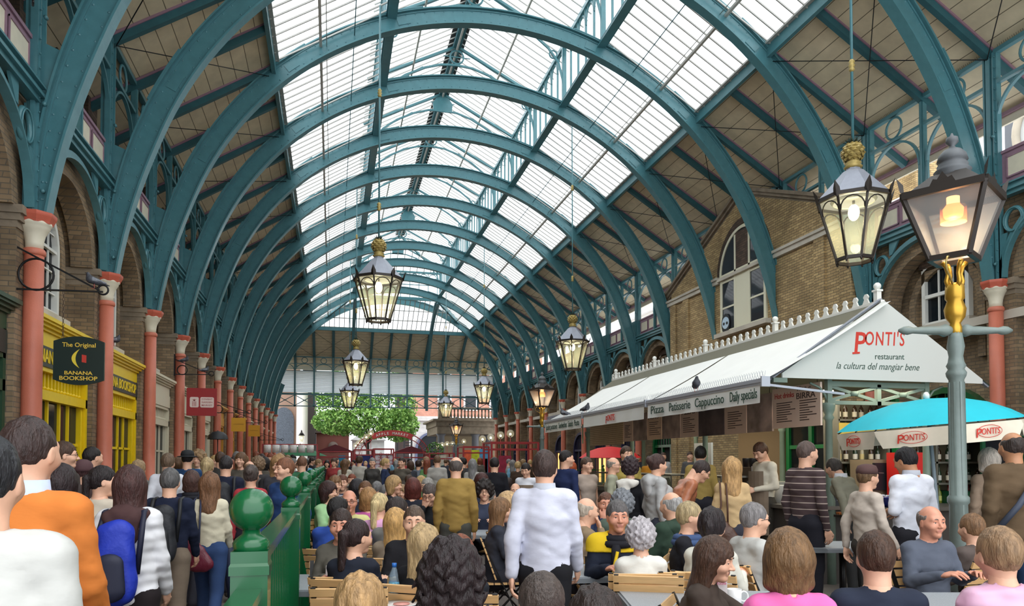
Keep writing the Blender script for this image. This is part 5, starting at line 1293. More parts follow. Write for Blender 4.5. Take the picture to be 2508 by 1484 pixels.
for s,x in ((-1,KX0-.14),(1,KX1+.16)): b.beam((x,KY0+.05,KZ-.03),(KXR,KY0+.05,KR+.03),.03,.05,M('zinc_sheet'),up=(0,1,0)); b.add([(x,KY0,KZ-.02),(KXR,KY0,KR+.03),(KXR,KY0+.10,KR+.03),(x,KY0+.10,KZ-.02)],[(0,1,2,3),(3,2,1,0)],KG)
b.bx(KX0-.1,KX0+.1,KY0-.02,KY0+.2,KZ-.06,KZ,KG); b.build('verge',r)
AW=[(8.35,11.85),(11.95,15.2),(15.3,18.15)]
b=MB()
for s in (-1,1): b.add([(KXR,KY0+.05,KR),(KXR,KY1,KR),(KX0+.2 if s<0 else KX1,KY1,KZ+.1),(KX0+.2 if s<0 else KX1,KY0+.05,KZ+.1)],[(0,1,2,3),(3,2,1,0)],M('kiosk_roof_sheet',(150,146,126),.7))
b.build('roof',r)
b=MB() # cresting
for i in range(46):
    y=KY0+.1+i*.218
    if i%11==0: b.bx(KXR-.035,KXR+.035,y-.035,y+.035,KR,KR+.17,WHITEP); b.bx(KXR-.05,KXR+.05,y-.05,y+.05,KR+.15,KR+.175,WHITEP); b.sph((KXR,y,KR+.225),.05,WHITEP,10,8)
    else: b.poly([(y-.085,KR),(y-.05,KR+.05),(y-.03,KR+.09),(y-.05,KR+.12),(y-.02,KR+.16),(y+.02,KR+.16),(y+.05,KR+.12),(y+.03,KR+.09),(y+.05,KR+.05),(y+.085,KR)],KXR-.012,KXR+.012,WHITEP,yz)
b.bx(KXR-.03,KXR+.03,KY0,KY1,KR-.02,KR+.02,WHITEP); b.build('ridge_cresting',r)
# iron posts with bracketed trusses
def kpost(x,y,far=False):
    b=MB(); b.lathe([(.07,0),(.07,1.1),(.05,1.15),(.045,2.16),(.07,2.2),(.05,2.24),(.075,2.3),(.085,2.36),(.085,2.4)],(x,y,0),KG,16); b.bx(x-.035,x+.035,y-.035,y+.035,2.4,KZ+.1,KG); return b
for x in (6.43,7.97):
    for y in (KY0+.12,12.0,15.3,18.2): kpost(x,y).build('kiosk_post',r)
b=MB(); y=KY0+.12
b.bx(6.4,8.0,y-.03,y+.03,2.62,2.69,KG); b.bx(6.4,8.0,y-.03,y+.03,2.38,2.43,KG); b.bx(7.17,7.23,y-.03,y+.03,2.38,2.66,KG)
for x0,x1 in ((6.43,7.2),(7.2,7.97)):
    b.beam((x0,y,2.43),(x1,y,2.63),.04,.035,KG,up=(0,1,0)); b.beam((x0,y,2.63),(x1,y,2.43),.04,.035,KG,up=(0,1,0)); b.lathe([(.055,-.03),(.055,.03)],((x0+x1)/2,y-.01,2.53),KG,12)
for s,x in ((-1,6.43),(1,7.97)):
    b.tube([(x+s*.02,y,2.42),(x+s*.05,y,2.5),(x+s*.13,y,2.6),(x+s*.28,y,2.66)],.016,KG,6)
b.build('end_truss',r)
# striplight under the roof
b=MB(); b.bx(6.5,7.1,9.4,9.5,2.62,2.66,M('fluorescent_tube',(255,250,232),.5,emit=7)); b.bx(6.5,7.1,12.5,12.6,2.62,2.66,M('fluorescent_tube')); o=b.build('strip_light',r)
lt=bpy.data.lights.new('kiosk_light','AREA'); lt.energy=34; lt.size=1.0; lt.size_y=4; lt.shape='RECTANGLE'; lt.color=(1,.9,.68)
for y in (10.2,14.8):
    lo=bpy.data.objects.new('kiosk_light',lt); COL.objects.link(lo); lo.parent=r; lo.location=(7.25,y,2.6)
# awnings
def awning(y0,y1,words,lab,logo=False):
    r=empty('awning',label=lab,category='awning',group='white canvas awnings along the kiosk')
    xf=5.30; zf=2.60; b=MB()
    N=8; vs=[]
    for i in range(N+1):
        t=i/N; x=KXR+(xf-KXR)*t; z=KR-.03+(zf+.05-KR+.03)*t-.035*math.sin(PI*t); vs+=[(x,y0,z),(x,y1,z)]
    b.add(vs,[(2*i,2*i+1,2*i+3,2*i+2) for i in range(N)]+[(2*i+2,2*i+3,2*i+1,2*i) for i in range(0)],CANVAS,True); b.build('canvas',r)
    b=MB(); b.bx(xf-.05,xf+.04,y0-.03,y1+.03,zf-.01,zf+.07,M('pale_grey_aluminium',(176,180,190),.4,.2)); b.bx(xf-.06,xf-.03,y0-.05,y1+.05,zf+.02,zf+.05,M('pale_grey_aluminium'))
    for y in (y0-.04,y1+.04): b.bx(xf-.07,xf+.05,y-.015,y+.015,zf-.04,zf+.09,M('pale_grey_aluminium'))
    for y in (y0+.05,y1-.05): b.beam((xf,y,zf),(6.5,y,2.5),.03,.03,M('pale_grey_aluminium'))
    b.build('front_rail',r); b=MB()
    vs=[]; M_=24
    for i in range(M_+1):
        y=y0+.03+(y1-y0-.06)*i/M_; dx=.012*math.sin(i*1.3)
        vs+=[(xf-.04,y,zf),(xf-.045+dx,y,zf-.24)]
    b.add(vs,[(2*i,2*i+1,2*i+3,2*i+2) for i in range(M_)],CANVAS,True); va=b.build('valance',r)
    b=MB()
    if logo: b.text("P",PR,(xf-.062,(y0+y1)/2+.22,zf-.22),(0,-1,0),(0,0,1),.20,width=.10,shear=.1,off=.01); b.text("ONTI'S",PR,(xf-.062,(y0+y1)/2+.13,zf-.18),(0,-1,0),(0,0,1),.17,width=.38,shear=.1,off=.01)
    else:
        for t,ya,wd in words: b.text(t,PG,(xf-.062,ya,zf-.175),(0,-1,0),(0,0,1),.19,width=wd,off=.004)
    b.build('lettering',va)
    b=MB()
    for i in range(60):
        y=y0+(y1-y0)*i/60
        for dx in (-.03,.03): b.tube([(xf,y,zf+.07),(xf+dx,y+.015,zf+.17)],.0022,M('zinc_sheet'),3,cap=False)
    o=b.build('pigeon_spikes',r); o['kind']='stuff'
awning(*AW[0],[('Pizza',11.65,.5),('Patisserie',10.95,.72),('Cappuccino',10.08,.84),('Daily specials',9.08,.66)],'nearest white awning, its valance lettered Pizza Patisserie Cappuccino Daily specials')
awning(*AW[1],None,'middle white awning with the red restaurant name on its valance',True)
awning(*AW[2],[('Jacket potatoes',18.0,.95),('Sandwiches',16.92,.62),('Salads',16.2,.36),('Pasta',15.75,.34)],'farthest white awning, its valance lettered Jacket potatoes Sandwiches Salads Pasta')
# pigeons
PG1=M('pigeon_slate',(70,72,80),.6,noise=.4,scale=40); PG2=M('pigeon_pale',(130,134,142),.6,noise=.3,scale=40)
def pigeon_mesh():
    v,q=extract(lambda P:smin(smin(sdcone(P,(0,-.07,.10),(0,.05,.13),.045,.058),sdcone(P,(0,.07,.16),(0,.085,.21),.034,.024),.03),sdcone(P,(0,-.07,.10),(0,-.20,.075),.035,.012,(1.2,1,.6)),.03),(-.1,-.24,0),(.1,.14,.25),.008)
    b=MB(); b.add(v.tolist(),q.tolist(),PG1,True); w_=MB()
    for s in (-1,1): vv,qq=extract(lambda P:sdcone(P,(s*.05,.03,.13),(s*.03,-.15,.10),.022,.010,(.6,1,1.4)),(-.1,-.2,.04),(.1,.1,.2),.007); w_.add(vv.tolist(),qq.tolist(),PG2,True)
    k=MB(); k.lathe([(.007,0),(.004,.012),(.001,.022)],(0,0,0),IRON,6); hd=MB(); hd.sph((0,0,0),.026,PG1,10,8)
    l=MB()
    for s in (-1,1): l.tube([(s*.02,.0,.08),(s*.02,.0,.005),(s*.02,.03,.003)],.004,M('pigeon_foot_pink',(190,100,96),.6),5)
    return b.mesh('body'),w_.mesh('wing'),k.mesh('beak'),l.mesh('foot')
def pigeon(x,y,z,rz,lab,hide=False):
    r=empty('pigeon',(x,y,z),rz,label=lab,category='pigeon',group='pigeons perched on signs and awnings')
    inst(PGM[0],'body',r); inst(PGM[1],'wing',r); o=inst(PGM[2],'beak',r); o.location=(0,.105,.215); o.rotation_euler=(-PI/2,0,0); inst(PGM[3],'leg',r)
# menu boards hung below the eaves
TAN=M('menu_tan_board',(232,204,186),.6); TAN2=M('menu_peach_board',(240,206,176),.6); SEP=M('sepia_photo',(176,154,144),.6,noise=.6,scale=3); LTR=M('menu_letters',(70,52,48),.6); REDL=M('menu_red_letters',(190,50,44),.6)
XB=6.32
def menu(y0,y1,z0,z1,m,title,rows,lab,tm=None,cols=1):
    r=empty('menu_board',label=lab,category='menu board',group='boards hung under the kiosk eaves'); b=MB(); b.bx(XB-.015,XB+.015,y0,y1,z0,z1,m); b.build('panel',r); b=MB(); x=XB-.016; H=z1-z0
    if title: b.text(title,tm or LTR,(x,y1-.06,z1-.15),(0,-1,0),(0,0,1),.11,width=min((y1-y0)*.8,.5) if cols==1 else (y1-y0)*.42,off=.006)
    for c in range(cols):
        for i in range(rows):
            w_=(y1-y0)/cols; wa=w_*rr5.uniform(.35,.75); ye=y1-.05-c*w_; z=z1-.22-(H-.28)*i/rows
            b.bx(x-.002,x,ye-.08*(i%3==0)-wa-.02,ye-.05-.0,z-.006,z+.006,LTR)
    if rows: b.build('lettering',r)
    b=MB()
    for y in (y0+.08,y1-.08): b.tube([(XB,y,z1),(XB,y,KZ+.02)],.005,IRON,4)
    b.build('hanger',r); return r
rr5=random.Random(5)
zb,zt_=2.07,2.64
rM=menu(8.62,9.72,2.10,2.68,TAN,'Hot drinks',9,'nearest tan menu board headed Hot drinks and Vino e BIRRA',REDL,2)
b=MB(); b.text('Vino e',M('menu_grey_letters',(120,104,100),.6),(XB-.016,9.12,2.60),(0,-1,0),(0,0,1),.10,width=.3,shear=.4); b.text('BIRRA',LTR,(XB-.016,9.14,2.49),(0,-1,0),(0,0,1),.12,width=.42,off=.006); b.build('heading',rM)
menu(9.74,10.42,zb,zt_,SEP,None,0,'sepia photo board beside the Hot drinks menu'); menu(10.44,11.1,zb,zt_,TAN,None,8,'second tan menu board from the near end'); menu(11.12,12.0,zb,zt_,M('sepia_photo_dark',(96,82,84),.6,noise=.7,scale=2.5),None,0,'dark sepia photo board of a set table')
menu(12.02,12.7,zb,zt_,TAN,'PIZZAS',8,'tan menu board headed PIZZAS'); menu(12.72,13.5,zb,zt_,SEP,None,0,'sepia photo board between the PIZZAS and MENU boards'); menu(13.52,14.2,zb,zt_,TAN2,'MENU',7,'peach board headed MENU'); menu(14.22,14.95,zb,zt_,SEP,None,0,'sepia photo board left of the MENU board')
menu(14.97,15.5,zb,zt_,TAN,None,9,'narrow tan board under the middle awning'); menu(15.52,17.7,zb-.05,zt_,stripes('menu_lined_board',(216,190,152),(160,134,104),'Z',.045,.25),None,0,'broad ruled brown board at the far end of the row')
menu(18.3,18.32,2.1,2.6,M('pale_green_board',(150,176,140),.6),None,0,'edge of a pale green board past the kiosk end')
# counter, display cases, back shelves
CT=M('steel_counter',(120,118,112),.3,.6); CF=M('dark_counter_front',(66,60,56),.6)
r=empty('counter',label='long dark serving counter along the queue side of the kiosk',category='counter'); b=MB(); b.bx(6.0,6.75,8.6,18.0,0,.98,CF); b.build('counter_base',r); b=MB(); b.bx(5.94,6.8,8.55,18.05,.98,1.03,CT); b.build('countertop',r)
r=empty('counter',label='short counter across the near gable end of the kiosk',category='counter'); b=MB(); b.bx(6.75,9.2,8.55,9.2,0,.95,CF); b.build('counter_base',r); b=MB(); b.bx(6.72,9.3,8.45,9.25,.95,1.0,CT); b.build('countertop',r)
b=MB()
for k,(y0,y1) in enumerate(((10.8,12.2),(12.6,14.4),(14.8,16.8))):
    r=empty('display_case',label='glass food display case on the long counter, %s'%('near the leather jacket','behind the grey sweatshirt','farthest from the camera')[k],category='display case'); b=MB()
    b.bx(6.05,6.6,y0,y1,1.03,1.06,CT); b.bx(6.05,6.6,y0,y1,1.36,1.39,CT)
    for y in (y0,y1):
        for x in (6.06,6.59): b.bx(x-.01,x+.01,y-.01,y+.01,1.03,1.39,CT)
    b.build('case_frame',r); b=MB(); b.bx(6.045,6.055,y0,y1,1.06,1.36,LAMPGL); b.build('glass_front',r)
foods=[(206,120,60),(190,60,50),(222,186,100),(120,90,50),(160,50,44),(214,150,90)]
fm={}
for i,c in enumerate(foods):
    q=MB(); vs,qq=extract(lambda P:sdell(P,(0,0,.035),(.06,.09,.035))+n3(P,60,i)*.004,(-.08,-.11,0),(.08,.11,.09),.011); q.add(vs.tolist(),qq.tolist(),M('pastry_%d'%i,c,.7,noise=.3,scale=30),True); fm[i]=q.mesh('pastry')
nm6=['golden','cherry red','pale crust','dark crust','paprika red','amber glazed']
for i in range(48):
    y=10.9+(i%24)*.24+(.06 if i>=24 else 0); 
    if 12.15<y<12.7 or 14.35<y<14.9: continue
    k=i%6; o=inst(fm[k],'pastry',None,(6.22+.2*(i>=24),y,1.062)); tagt(o,'%s pastry in the kiosk display case'%nm6[k],'pastry','pastries in the display cases')
def box_thing(nm,x0,x1,y0,y1,z0,z1,m,lab,cat,group=None,lid=None):
    b=MB(); b.bx(x0,x1,y0,y1,z0,z1,m); 
    if lid: b.bx(x0-.01,x1+.01,y0-.01,y1+.01,z1,z1+.02,lid)
    return tagt(b.build(nm),lab,cat,group)
b=MB(); b.lathe([(.10,0),(.12,.22),(.13,.24),(.13,.25)],(0,0,0),M('white_plastic_tub',(226,224,216),.4),20); tub=b.mesh('tub')
for i,(x,y,l) in enumerate(((6.28,9.55,'white plastic tub left of the blue bottle on the counter'),(6.45,8.95,'white plastic tub right of the blue bottle on the counter'),(6.1,9.9,'white plastic tub farthest left on the counter end'))): tagt(inst(tub,'tub',None,(x,y,1.03)),l,'tub','white tubs on the counter')
b=MB(); b.lathe([(.04,0),(.045,.05),(.04,.2),(.015,.25),(.015,.3)],(6.35,9.25,1.03),M('blue_detergent',(70,130,176),.3),14); tagt(b.build('bottle'),'blue plastic bottle between the white tubs','bottle')
r=empty('till',(6.62,8.75,1.0),-YAW,label='black card till on the corner of the counter',category='till'); b=MB(); b.bx(-.16,.16,-.14,.14,0,.22,M('black_plastic',(34,36,44),.4)); b.build('till_body',r); b=MB(); b.poly([(-.05,.1),(.13,.1),(.11,.2),(-.02,.2)],-.15,-.145,M('receipt_white',(220,226,240),.5),xz); b.build('till_screen',r)
b=MB(); b.lathe([(.10,0),(.16,.03),(.2,.12),(.21,.13)],(7.42,8.7,1.0),M('cobalt_bowl',(30,40,130),.3),24); 
for i in range(40): a=rng.uniform(0,6.28); q=rng.uniform(0,.17); b.box((7.42+q*math.cos(a),8.7+q*math.sin(a),1.13+rng.uniform(0,.03)),(.05,.02,.012),M('wrapped_sachets',(224,226,236),.5),Euler((rng.uniform(-.4,.4),0,rng.uniform(0,3))).to_matrix())
tagt(b.build('bowl'),'cobalt blue bowl heaped with white sachets on the near counter','bowl')
b=MB(); b.bx(6.35,6.75,8.25,8.44,.90,.93,CF)
for i in range(26): b.box((6.38+rng.uniform(0,.34),8.30+rng.uniform(0,.1),.94+rng.uniform(0,.02)),(.14,.02,.014),M('bread_sticks',(206,130,70),.6),Euler((0,0,rng.uniform(-.5,.5))).to_matrix())
o=b.build('bread_tray'); tagt(o,'dark tray of orange biscuit sticks in front of the till','tray')
b=MB(); b.bx(6.3,6.32,9.98,10.3,1.03,1.55,M('laminated_notice',(226,226,236),.5)); 
for i,z in enumerate((1.46,1.36,1.33,1.26,1.18)): b.bx(6.294,6.3,10.04+.03*(i%2),10.24-.03*(i%2),z,z+.012,LTR)
tagt(b.build('notice'),'white notice sheet standing beside the server in the cream shirt','notice')
b=MB(); b.bx(6.25,6.75,9.62,10.35,1.03,1.32,M('brushed_steel',(140,142,134),.35,.5)); b.bx(6.245,6.25,9.85,10.0,1.25,1.30,M('blue_badge',(60,140,200),.5)); tagt(b.build('steel_cabinet'),'steel counter cabinet with a blue badge','cabinet')
r=empty('coffee_machine',(6.75,11.0,1.03),label='black coffee grinder with hoppers beside the hanging cups',category='coffee machine'); b=MB(); b.bx(-.2,.2,-.3,.3,0,.5,M('brown_machine',(104,88,74),.5)); b.build('machine_body',r)
for i in range(3): b=MB(); b.lathe([(.05,0),(.06,.14),(.06,.15)],(0,-.2+.2*i,.5),M('black_plastic'),12); b.build('hopper',r)
b=MB(); b.bx(7.75,8.3,9.4,9.9,.0,1.65,M('coffee_brewer_beige',(150,134,112),.5)); b.bx(7.74,8.31,9.35,9.4,1.2,1.6,M('black_plastic')); tagt(b.build('coffee_machine'),'beige vending brewer behind the striped jumper','coffee machine')
# back wall of the kiosk: green glazed frames and a shelf unit
r=empty('partition',label='bright green glazed partition at the back of the kiosk',category='partition'); GF=M('bright_green_frame',(20,130,70),.4); b=MB()
for y in (9.9,10.5,11.3,12.0,12.7): b.bx(8.55,8.62,y-.05,y+.05,0,2.6,GF)
for z in (1.1,1.9,2.35): b.bx(8.56,8.61,9.9,12.7,z-.035,z+.035,GF)
b.build('frame',r); b=MB(); b.bx(8.6,8.605,9.9,12.7,1.1,2.6,WINGL); b.bx(8.57,8.6,9.9,12.7,0,1.1,GF); b.build('pane',r)
b=MB(); b.bx(8.5,8.6,12.8,14.4,0,2.6,M('kiosk_back_wall',(128,108,82),.8)); o=b.build('partition'); tagt(o,'brown panelled back wall of the kiosk beyond the green frames','partition')
b=MB(); b.bx(7.2,7.24,13.2,13.9,0,2.0,M('pale_blue_door',(200,208,216),.5)); b.bx(7.19,7.2,13.3,14.0,1.3,1.32,M('zinc_sheet')); tagt(b.build('fridge'),'pale blue-white fridge side inside the far half of the kiosk','panel')
r=empty('shelf_unit',label='steel shelf unit stacked with bottles at the near end of the kiosk',category='shelf'); SH=M('shelf_steel',(130,128,116),.4,.4); b=MB()
for z in (.95,1.28,1.62,1.95,2.28): b.bx(7.6,10.4,9.95,10.3,z-.03,z,SH)
for x in (7.6,8.5,9.4,10.4): b.bx(x-.02,x+.02,9.95,10.3,0,2.6,SH)
b.bx(7.6,10.4,10.3,10.32,0,2.6,M('mirror_back',(150,140,112),.4)); b.build('shelf_frame',r)
b=MB(); b.bx(7.6,8.45,9.94,9.96,1.98,2.22,M('mustard_canopy',(206,180,84),.5)); b.build('header_panel',r)
def bottle_mesh(c,lc):
    q=MB(); m=M('bottle_%02x%02x%02x'%c,c,.12,coat=.5); q.lathe([(.032,0),(.036,.01),(.036,.15),(.03,.18),(.012,.21),(.011,.27),(.014,.275),(.014,.29)],(0,0,0),m,12); q.lathe([(.0365,.04),(.0365,.12)],(0,0,0),M('label_%02x%02x%02x'%lc,lc,.6),12,cap=False); return q.mesh('bottle')
BM=[bottle_mesh((60,40,26),(224,214,190)),bottle_mesh((120,130,40),(206,206,120)),bottle_mesh((200,190,160),(220,200,140)),bottle_mesh((40,60,40),(230,226,214)),bottle_mesh((150,40,30),(236,230,220))]
bn=['brown','yellow-green','clear','dark green','red']
for si,(z,ks,n) in enumerate(((2.28,(0,),12),(1.95,(2,),14),(1.62,(2,0,3),18),(1.28,(0,3),20),(.95,(1,1,4),18))):
    for i in range(n):
        x=7.68+i*.145; k=ks[i%len(ks)]
        if x>10.3: continue
        o=inst(BM[k],'bottle',None,(x,10.06+.03*(i%2),z)); tagt(o,'%s bottle on the %s of the steel shelf unit'%(bn[k],['top shelf','fourth shelf','middle shelf','second shelf','lowest shelf'][si]),'bottle','bottles on the kiosk shelves')
b=MB(); b.bx(7.9,8.3,8.95,9.3,1.0,1.75,M('red_drinks_machine',(206,44,40),.4)); b.bx(7.94,8.26,8.94,8.95,1.05,1.3,M('black_plastic')); tagt(b.build('drinks_machine'),'red drinks machine beneath the left rim of the parasol','machine')
r=empty('kiosk',label='dark green booth with a glazed front behind the parasol',category='kiosk'); b=MB(); b.bx(9.6,11.3,9.3,11.5,0,1.15,M('dark_green_booth',(14,76,48),.4)); b.build('booth_base',r); b=MB(); b.bx(9.6,11.3,9.3,9.33,1.15,2.0,WINGL); b.bx(9.6,11.3,11.4,11.5,1.15,2.0,M('kiosk_back_wall')); b.build('booth_glazing',r)
b=MB()
for x in (9.6,10.4,11.3): b.bx(x-.03,x+.03,9.26,9.3,1.15,2.0,M('dark_green_booth'))
b.bx(9.6,11.3,9.26,9.3,1.14,1.2,WHITEP); b.bx(9.5,11.4,9.2,11.6,2.0,2.08,M('dark_green_booth')); b.build('booth_frame',r)
# far side: red umbrella glimpsed
r=empty('umbrella',(8.2,21.2,0),label='red umbrella glimpsed through the kiosk',category='umbrella'); b=MB(); b.lathe([(1.0,1.75),(.75,1.93),(.4,2.05),(.03,2.1)],(0,0,0),M('red_umbrella',(214,30,34),.6),8,cap=False); b.build('umbrella_canopy',r); b=MB(); b.tube([(0,0,0),(0,0,2.15)],.02,IRON,8); b.build('umbrella_pole',r)
# ================================================================ parasol
TQ=M('turquoise_canvas',(24,186,204),.7,noise=.03); CRM=M('cream_valance',(234,226,206),.75,noise=.06)
PX,PY=6.76,7.05; r=empty('parasol',(PX,PY,0),R(-8),label='turquoise parasol with cream valance printed with red oval restaurant logos',category='parasol'); r.rotation_euler=(0,-R(5),R(-8))
b=MB(); n=8; Rr=.97; prof=[(0,2.34),(.34,2.315),(.6,2.245),(.82,2.14),(Rr,2.04)]
vs=[(0,0,2.34)]; 
for rr_,z in prof[1:]:
    for k in range(n*4):
        a=2*PI*k/(n*4)+PI/8; sag=1-.045*(1-abs(((k%4)/4)*2-0)%2-0)*0; q=(k%4)/4; dip=math.cos(PI/8)/math.cos((q-.5)*PI/4); f=dip
        vs.append((rr_*f*math.cos(a),rr_*f*math.sin(a),z))
fs=[(0,1+k,1+(k+1)%(4*n)) for k in range(4*n)]
for j in range(3):
    for k in range(4*n): A_=1+j*4*n+k; B_=1+j*4*n+(k+1)%(4*n); fs.append((A_,A_+4*n,B_+4*n,B_))
b.add(vs,fs,TQ,True); b.build('canopy',r)
for k in range(n):
    a0=2*PI*k/n+PI/8; a1=a0+2*PI/n; p=Vector((Rr*math.cos(PI/8)/math.cos(PI/8)*math.cos(a0),Rr*math.sin(a0),0)); p=Vector((Rr*math.cos(PI/8)/math.cos((0-.5)*PI/4)*math.cos(a0),Rr*math.cos(PI/8)/math.cos((0-.5)*PI/4)*math.sin(a0),0)); q=Vector((p.length*math.cos(a1),p.length*math.sin(a1),0))
    vb=MB(); vs=[]
    for i in range(13):
        t=i/12; s_=p.lerp(q,t); o_=s_.normalized(); e_=min(t,1-t); dz=.19 if e_>.1 else .19*math.sqrt(max(0,1-(1-e_/.1)**2))*.75+.05
        vs+=[tuple(s_*.999+Vector((0,0,2.02))),tuple(s_*(1.0)+o_*.02*math.sin(t*9+k)+Vector((0,0,2.02-dz)))]
    vb.add(vs,[(2*i,2*i+1,2*i+3,2*i+2) for i in range(12)],CRM,True); v=vb.build('valance',r)
    m_=(p+q)/2; o_=m_.normalized(); tg=Vector((-o_.y,o_.x,0)); lb=MB(); base=m_*1.025+Vector((0,0,1.93))
    pts=[]; 
    for i in range(28): t=2*PI*i/28; pts.append(tuple(base+tg*.135*math.cos(t)+Vector((0,0,.062*math.sin(t)))))
    lb.tube(pts,.0032,PR,4,True); lb.text('P',PR,base-tg*.15-Vector((0,0,.055)),tg,(0,0,1),.13,width=.07,shear=.12,off=.006); lb.text("ONTI'S",PR,base-tg*.085-Vector((0,0,.03)),tg,(0,0,1),.09,width=.20,shear=.12,off=.006); lb.build('logo',v)
b=MB(); b.tube([(0,0,0),(0,0,2.32)],.022,M('pale_blue_pole',(160,178,190),.4),10); b.lathe([(.25,0),(.25,.06),(.05,.1)],(0,0,0),GREY,20); b.build('pole',r); b=MB(); b.lathe([(.03,2.33),(.035,2.38),(.02,2.41),(.005,2.415)],(0,0,0),WHITEP,12); b.build('finial',r)
b=MB()
for k in range(n): a=2*PI*k/n+PI/8; b.tube([(0,0,2.28),(.6*math.cos(a),.6*math.sin(a),2.225),(Rr*.99*math.cos(a),Rr*.99*math.sin(a),2.02)],.007,IRON,5)
b.build('rib',r)
# ================================================================ green railing with ball posts
RX=-.27
def gpost():
    b=MB(); b.bx(-.060,.060,-.060,.060,0,1.30,GREEN); b.bx(-.075,.075,-.075,.075,0,.2,GREEN)
    b.lathe([(.092,1.22),(.092,1.25),(.078,1.27)],(0,0,0),GREEN,4,PI/4,False); b.lathe([(.05,1.29),(.06,1.305),(.062,1.325),(.05,1.34),(.03,1.355),(.028,1.375)],(0,0,0),GREEN,24)
    c=MB(); c.sph((0,0,1.438),.074,GREEN,36,24); return b.mesh('post_shaft'),c.mesh('ball_finial')
gp,gb=gpost(); sp_=2.62/1.0
ys=[2.72+2.55*i for i in range(0,14)]
ordg=ORD
for i,y in enumerate(ys):
    r=empty('railing_post',(RX,y,0),label='%s green ball-topped railing post from the camera'%ordg[i] if i else 'big green ball-topped railing post nearest the camera',category='post',group='green railing beside the walkway'); inst(gp,'post_shaft',r); inst(gb,'ball_finial',r)
def rail(p,q,lab,bars=True,dz=0):
    r=empty('railing',label=lab,category='railing',group='green railing beside the walkway' if abs(p[0]-q[0])<.1 else 'green cross railing'); b=MB(); b.beam((*p,1.27-dz),(*q,1.27-dz),.085,.03,GREEN); b.beam((*p,1.235-dz),(*q,1.235-dz),.045,.05,GREEN); b.build('top_rail',r)
    b=MB(); b.beam((*p,.12),(*q,.12),.04,.05,GREEN); b.build('bottom_rail',r)
    if bars:
        n_=18; b=MB()
        for i in range(1,n_):
            t=i/n_; x=p[0]+(q[0]-p[0])*t; y=p[1]+(q[1]-p[1])*t; b.bx(x-.011,x+.011,y-.011,y+.011,.12,1.22-dz,GREEN)
        b.build('baluster',r)
for i in range(len(ys)-1): rail((RX,ys[i]+.05),(RX,ys[i+1]-.05),'green railing panel between the %s and %s ball posts'%(ordg[i],ordg[i+1]),True)
rail((RX-.0,.1),(RX,ys[0]-.05),'green railing panel running under the viewpoint at the bottom edge',True,.11)
yr=ys[-1]; xs_=[RX+2.75*i for i in range(6)]
for i,x in enumerate(xs_[1:]): r=empty('railing_post',(x,yr,0),label='%s distant green ball post of the cross railing'%ordg[i],category='post',group='green cross railing'); inst(gp,'post_shaft',r); inst(gb,'ball_finial',r)
for i in range(5):
    r=empty('railing',label='distant green cross railing panel, %s from the left'%ordg[i].replace('nearest','first'),category='railing',group='green cross railing'); b=MB()
    for z in (.2,.55,.9,1.24): b.beam((xs_[i]+.05,yr,z),(xs_[i+1]-.05,yr,z),.03,.035 if z>1 else .018,GREEN)
    b.build('rail',r)
# ================================================================ tables and slatted chairs
def chair_parts():
    f=MB(); W=.21; K=M('black_chair_frame',(26,24,24),.4,.3)
    for s in (-1,1):
        f.beam((s*W,-.20,.86),(s*W,.20,.02),.012,.03,K,up=(1,0,0)); f.beam((s*W*.96,.20,.46),(s*W*.96,-.22,.02),.012,.03,K,up=(1,0,0))
    f.beam((-W,.18,.06),(W,.18,.06),.02,.02,K); f.beam((-W,-.2,.06),(W,-.2,.06),.02,.02,K); f.beam((-W,-.16,.44),(W,-.16,.44),.02,.02,K)
    b=MB()
    for i in range(6): z=.52+i*.062; b.box((0,-.055-(z-.45)*.36,z),(.46,.014,.05),WOODC,Euler((.35,0,0)).to_matrix())
    s=MB()
    for i in range(6): s.box((0,-.12+.065*i,.455),(.44,.055,.016),WOODC)
    return f.mesh('frame'),b.mesh('back_slats'),s.mesh('seat_slats')
CH=chair_parts()
def chair(x,y,rz,lab,grp='slatted folding chairs around the tables'):
    r=empty('folding_chair',(x,y,0),rz,label=lab,category='chair',group=grp)
    for m,nme in zip(CH,('frame','back_slats','seat_slats')): inst(m,nme,r)
    return r
def table_parts():
    t=MB(); t.bx(-.35,.35,-.35,.35,.715,.745,TABLE); t.bx(-.36,.36,-.36,.36,.70,.735,M('table_edge',(130,136,142),.4))
    p=MB(); K=M('black_chair_frame',(26,24,24),.4,.3); p.lathe([(.035,.04),(.035,.7)],(0,0,0),K,12); 
    for a in range(4): p.beam((0,0,.06),(.3*math.cos(a*PI/2+PI/4),.3*math.sin(a*PI/2+PI/4),.02),.05,.03,K)
    p.bx(-.2,.2,-.02,.02,.68,.7,K); p.bx(-.02,.02,-.2,.2,.68,.7,K); return t.mesh('tabletop'),p.mesh('pedestal')
TB=table_parts()
def table(x,y,rz,lab,sx=1.):
    r=empty('cafe_table',(x,y,0),rz,label=lab,category='table',group='grey speckled café tables'); a=inst(TB[0],'tabletop',r); inst(TB[1],'pedestal',r); a.scale=(sx,1,1); return r
def at(u,v,z):
    """floor position of the point seen at u,v on a level plane z"""
    d0=FPX*(EYE-z)/(v-1131); return spot(u,d0)
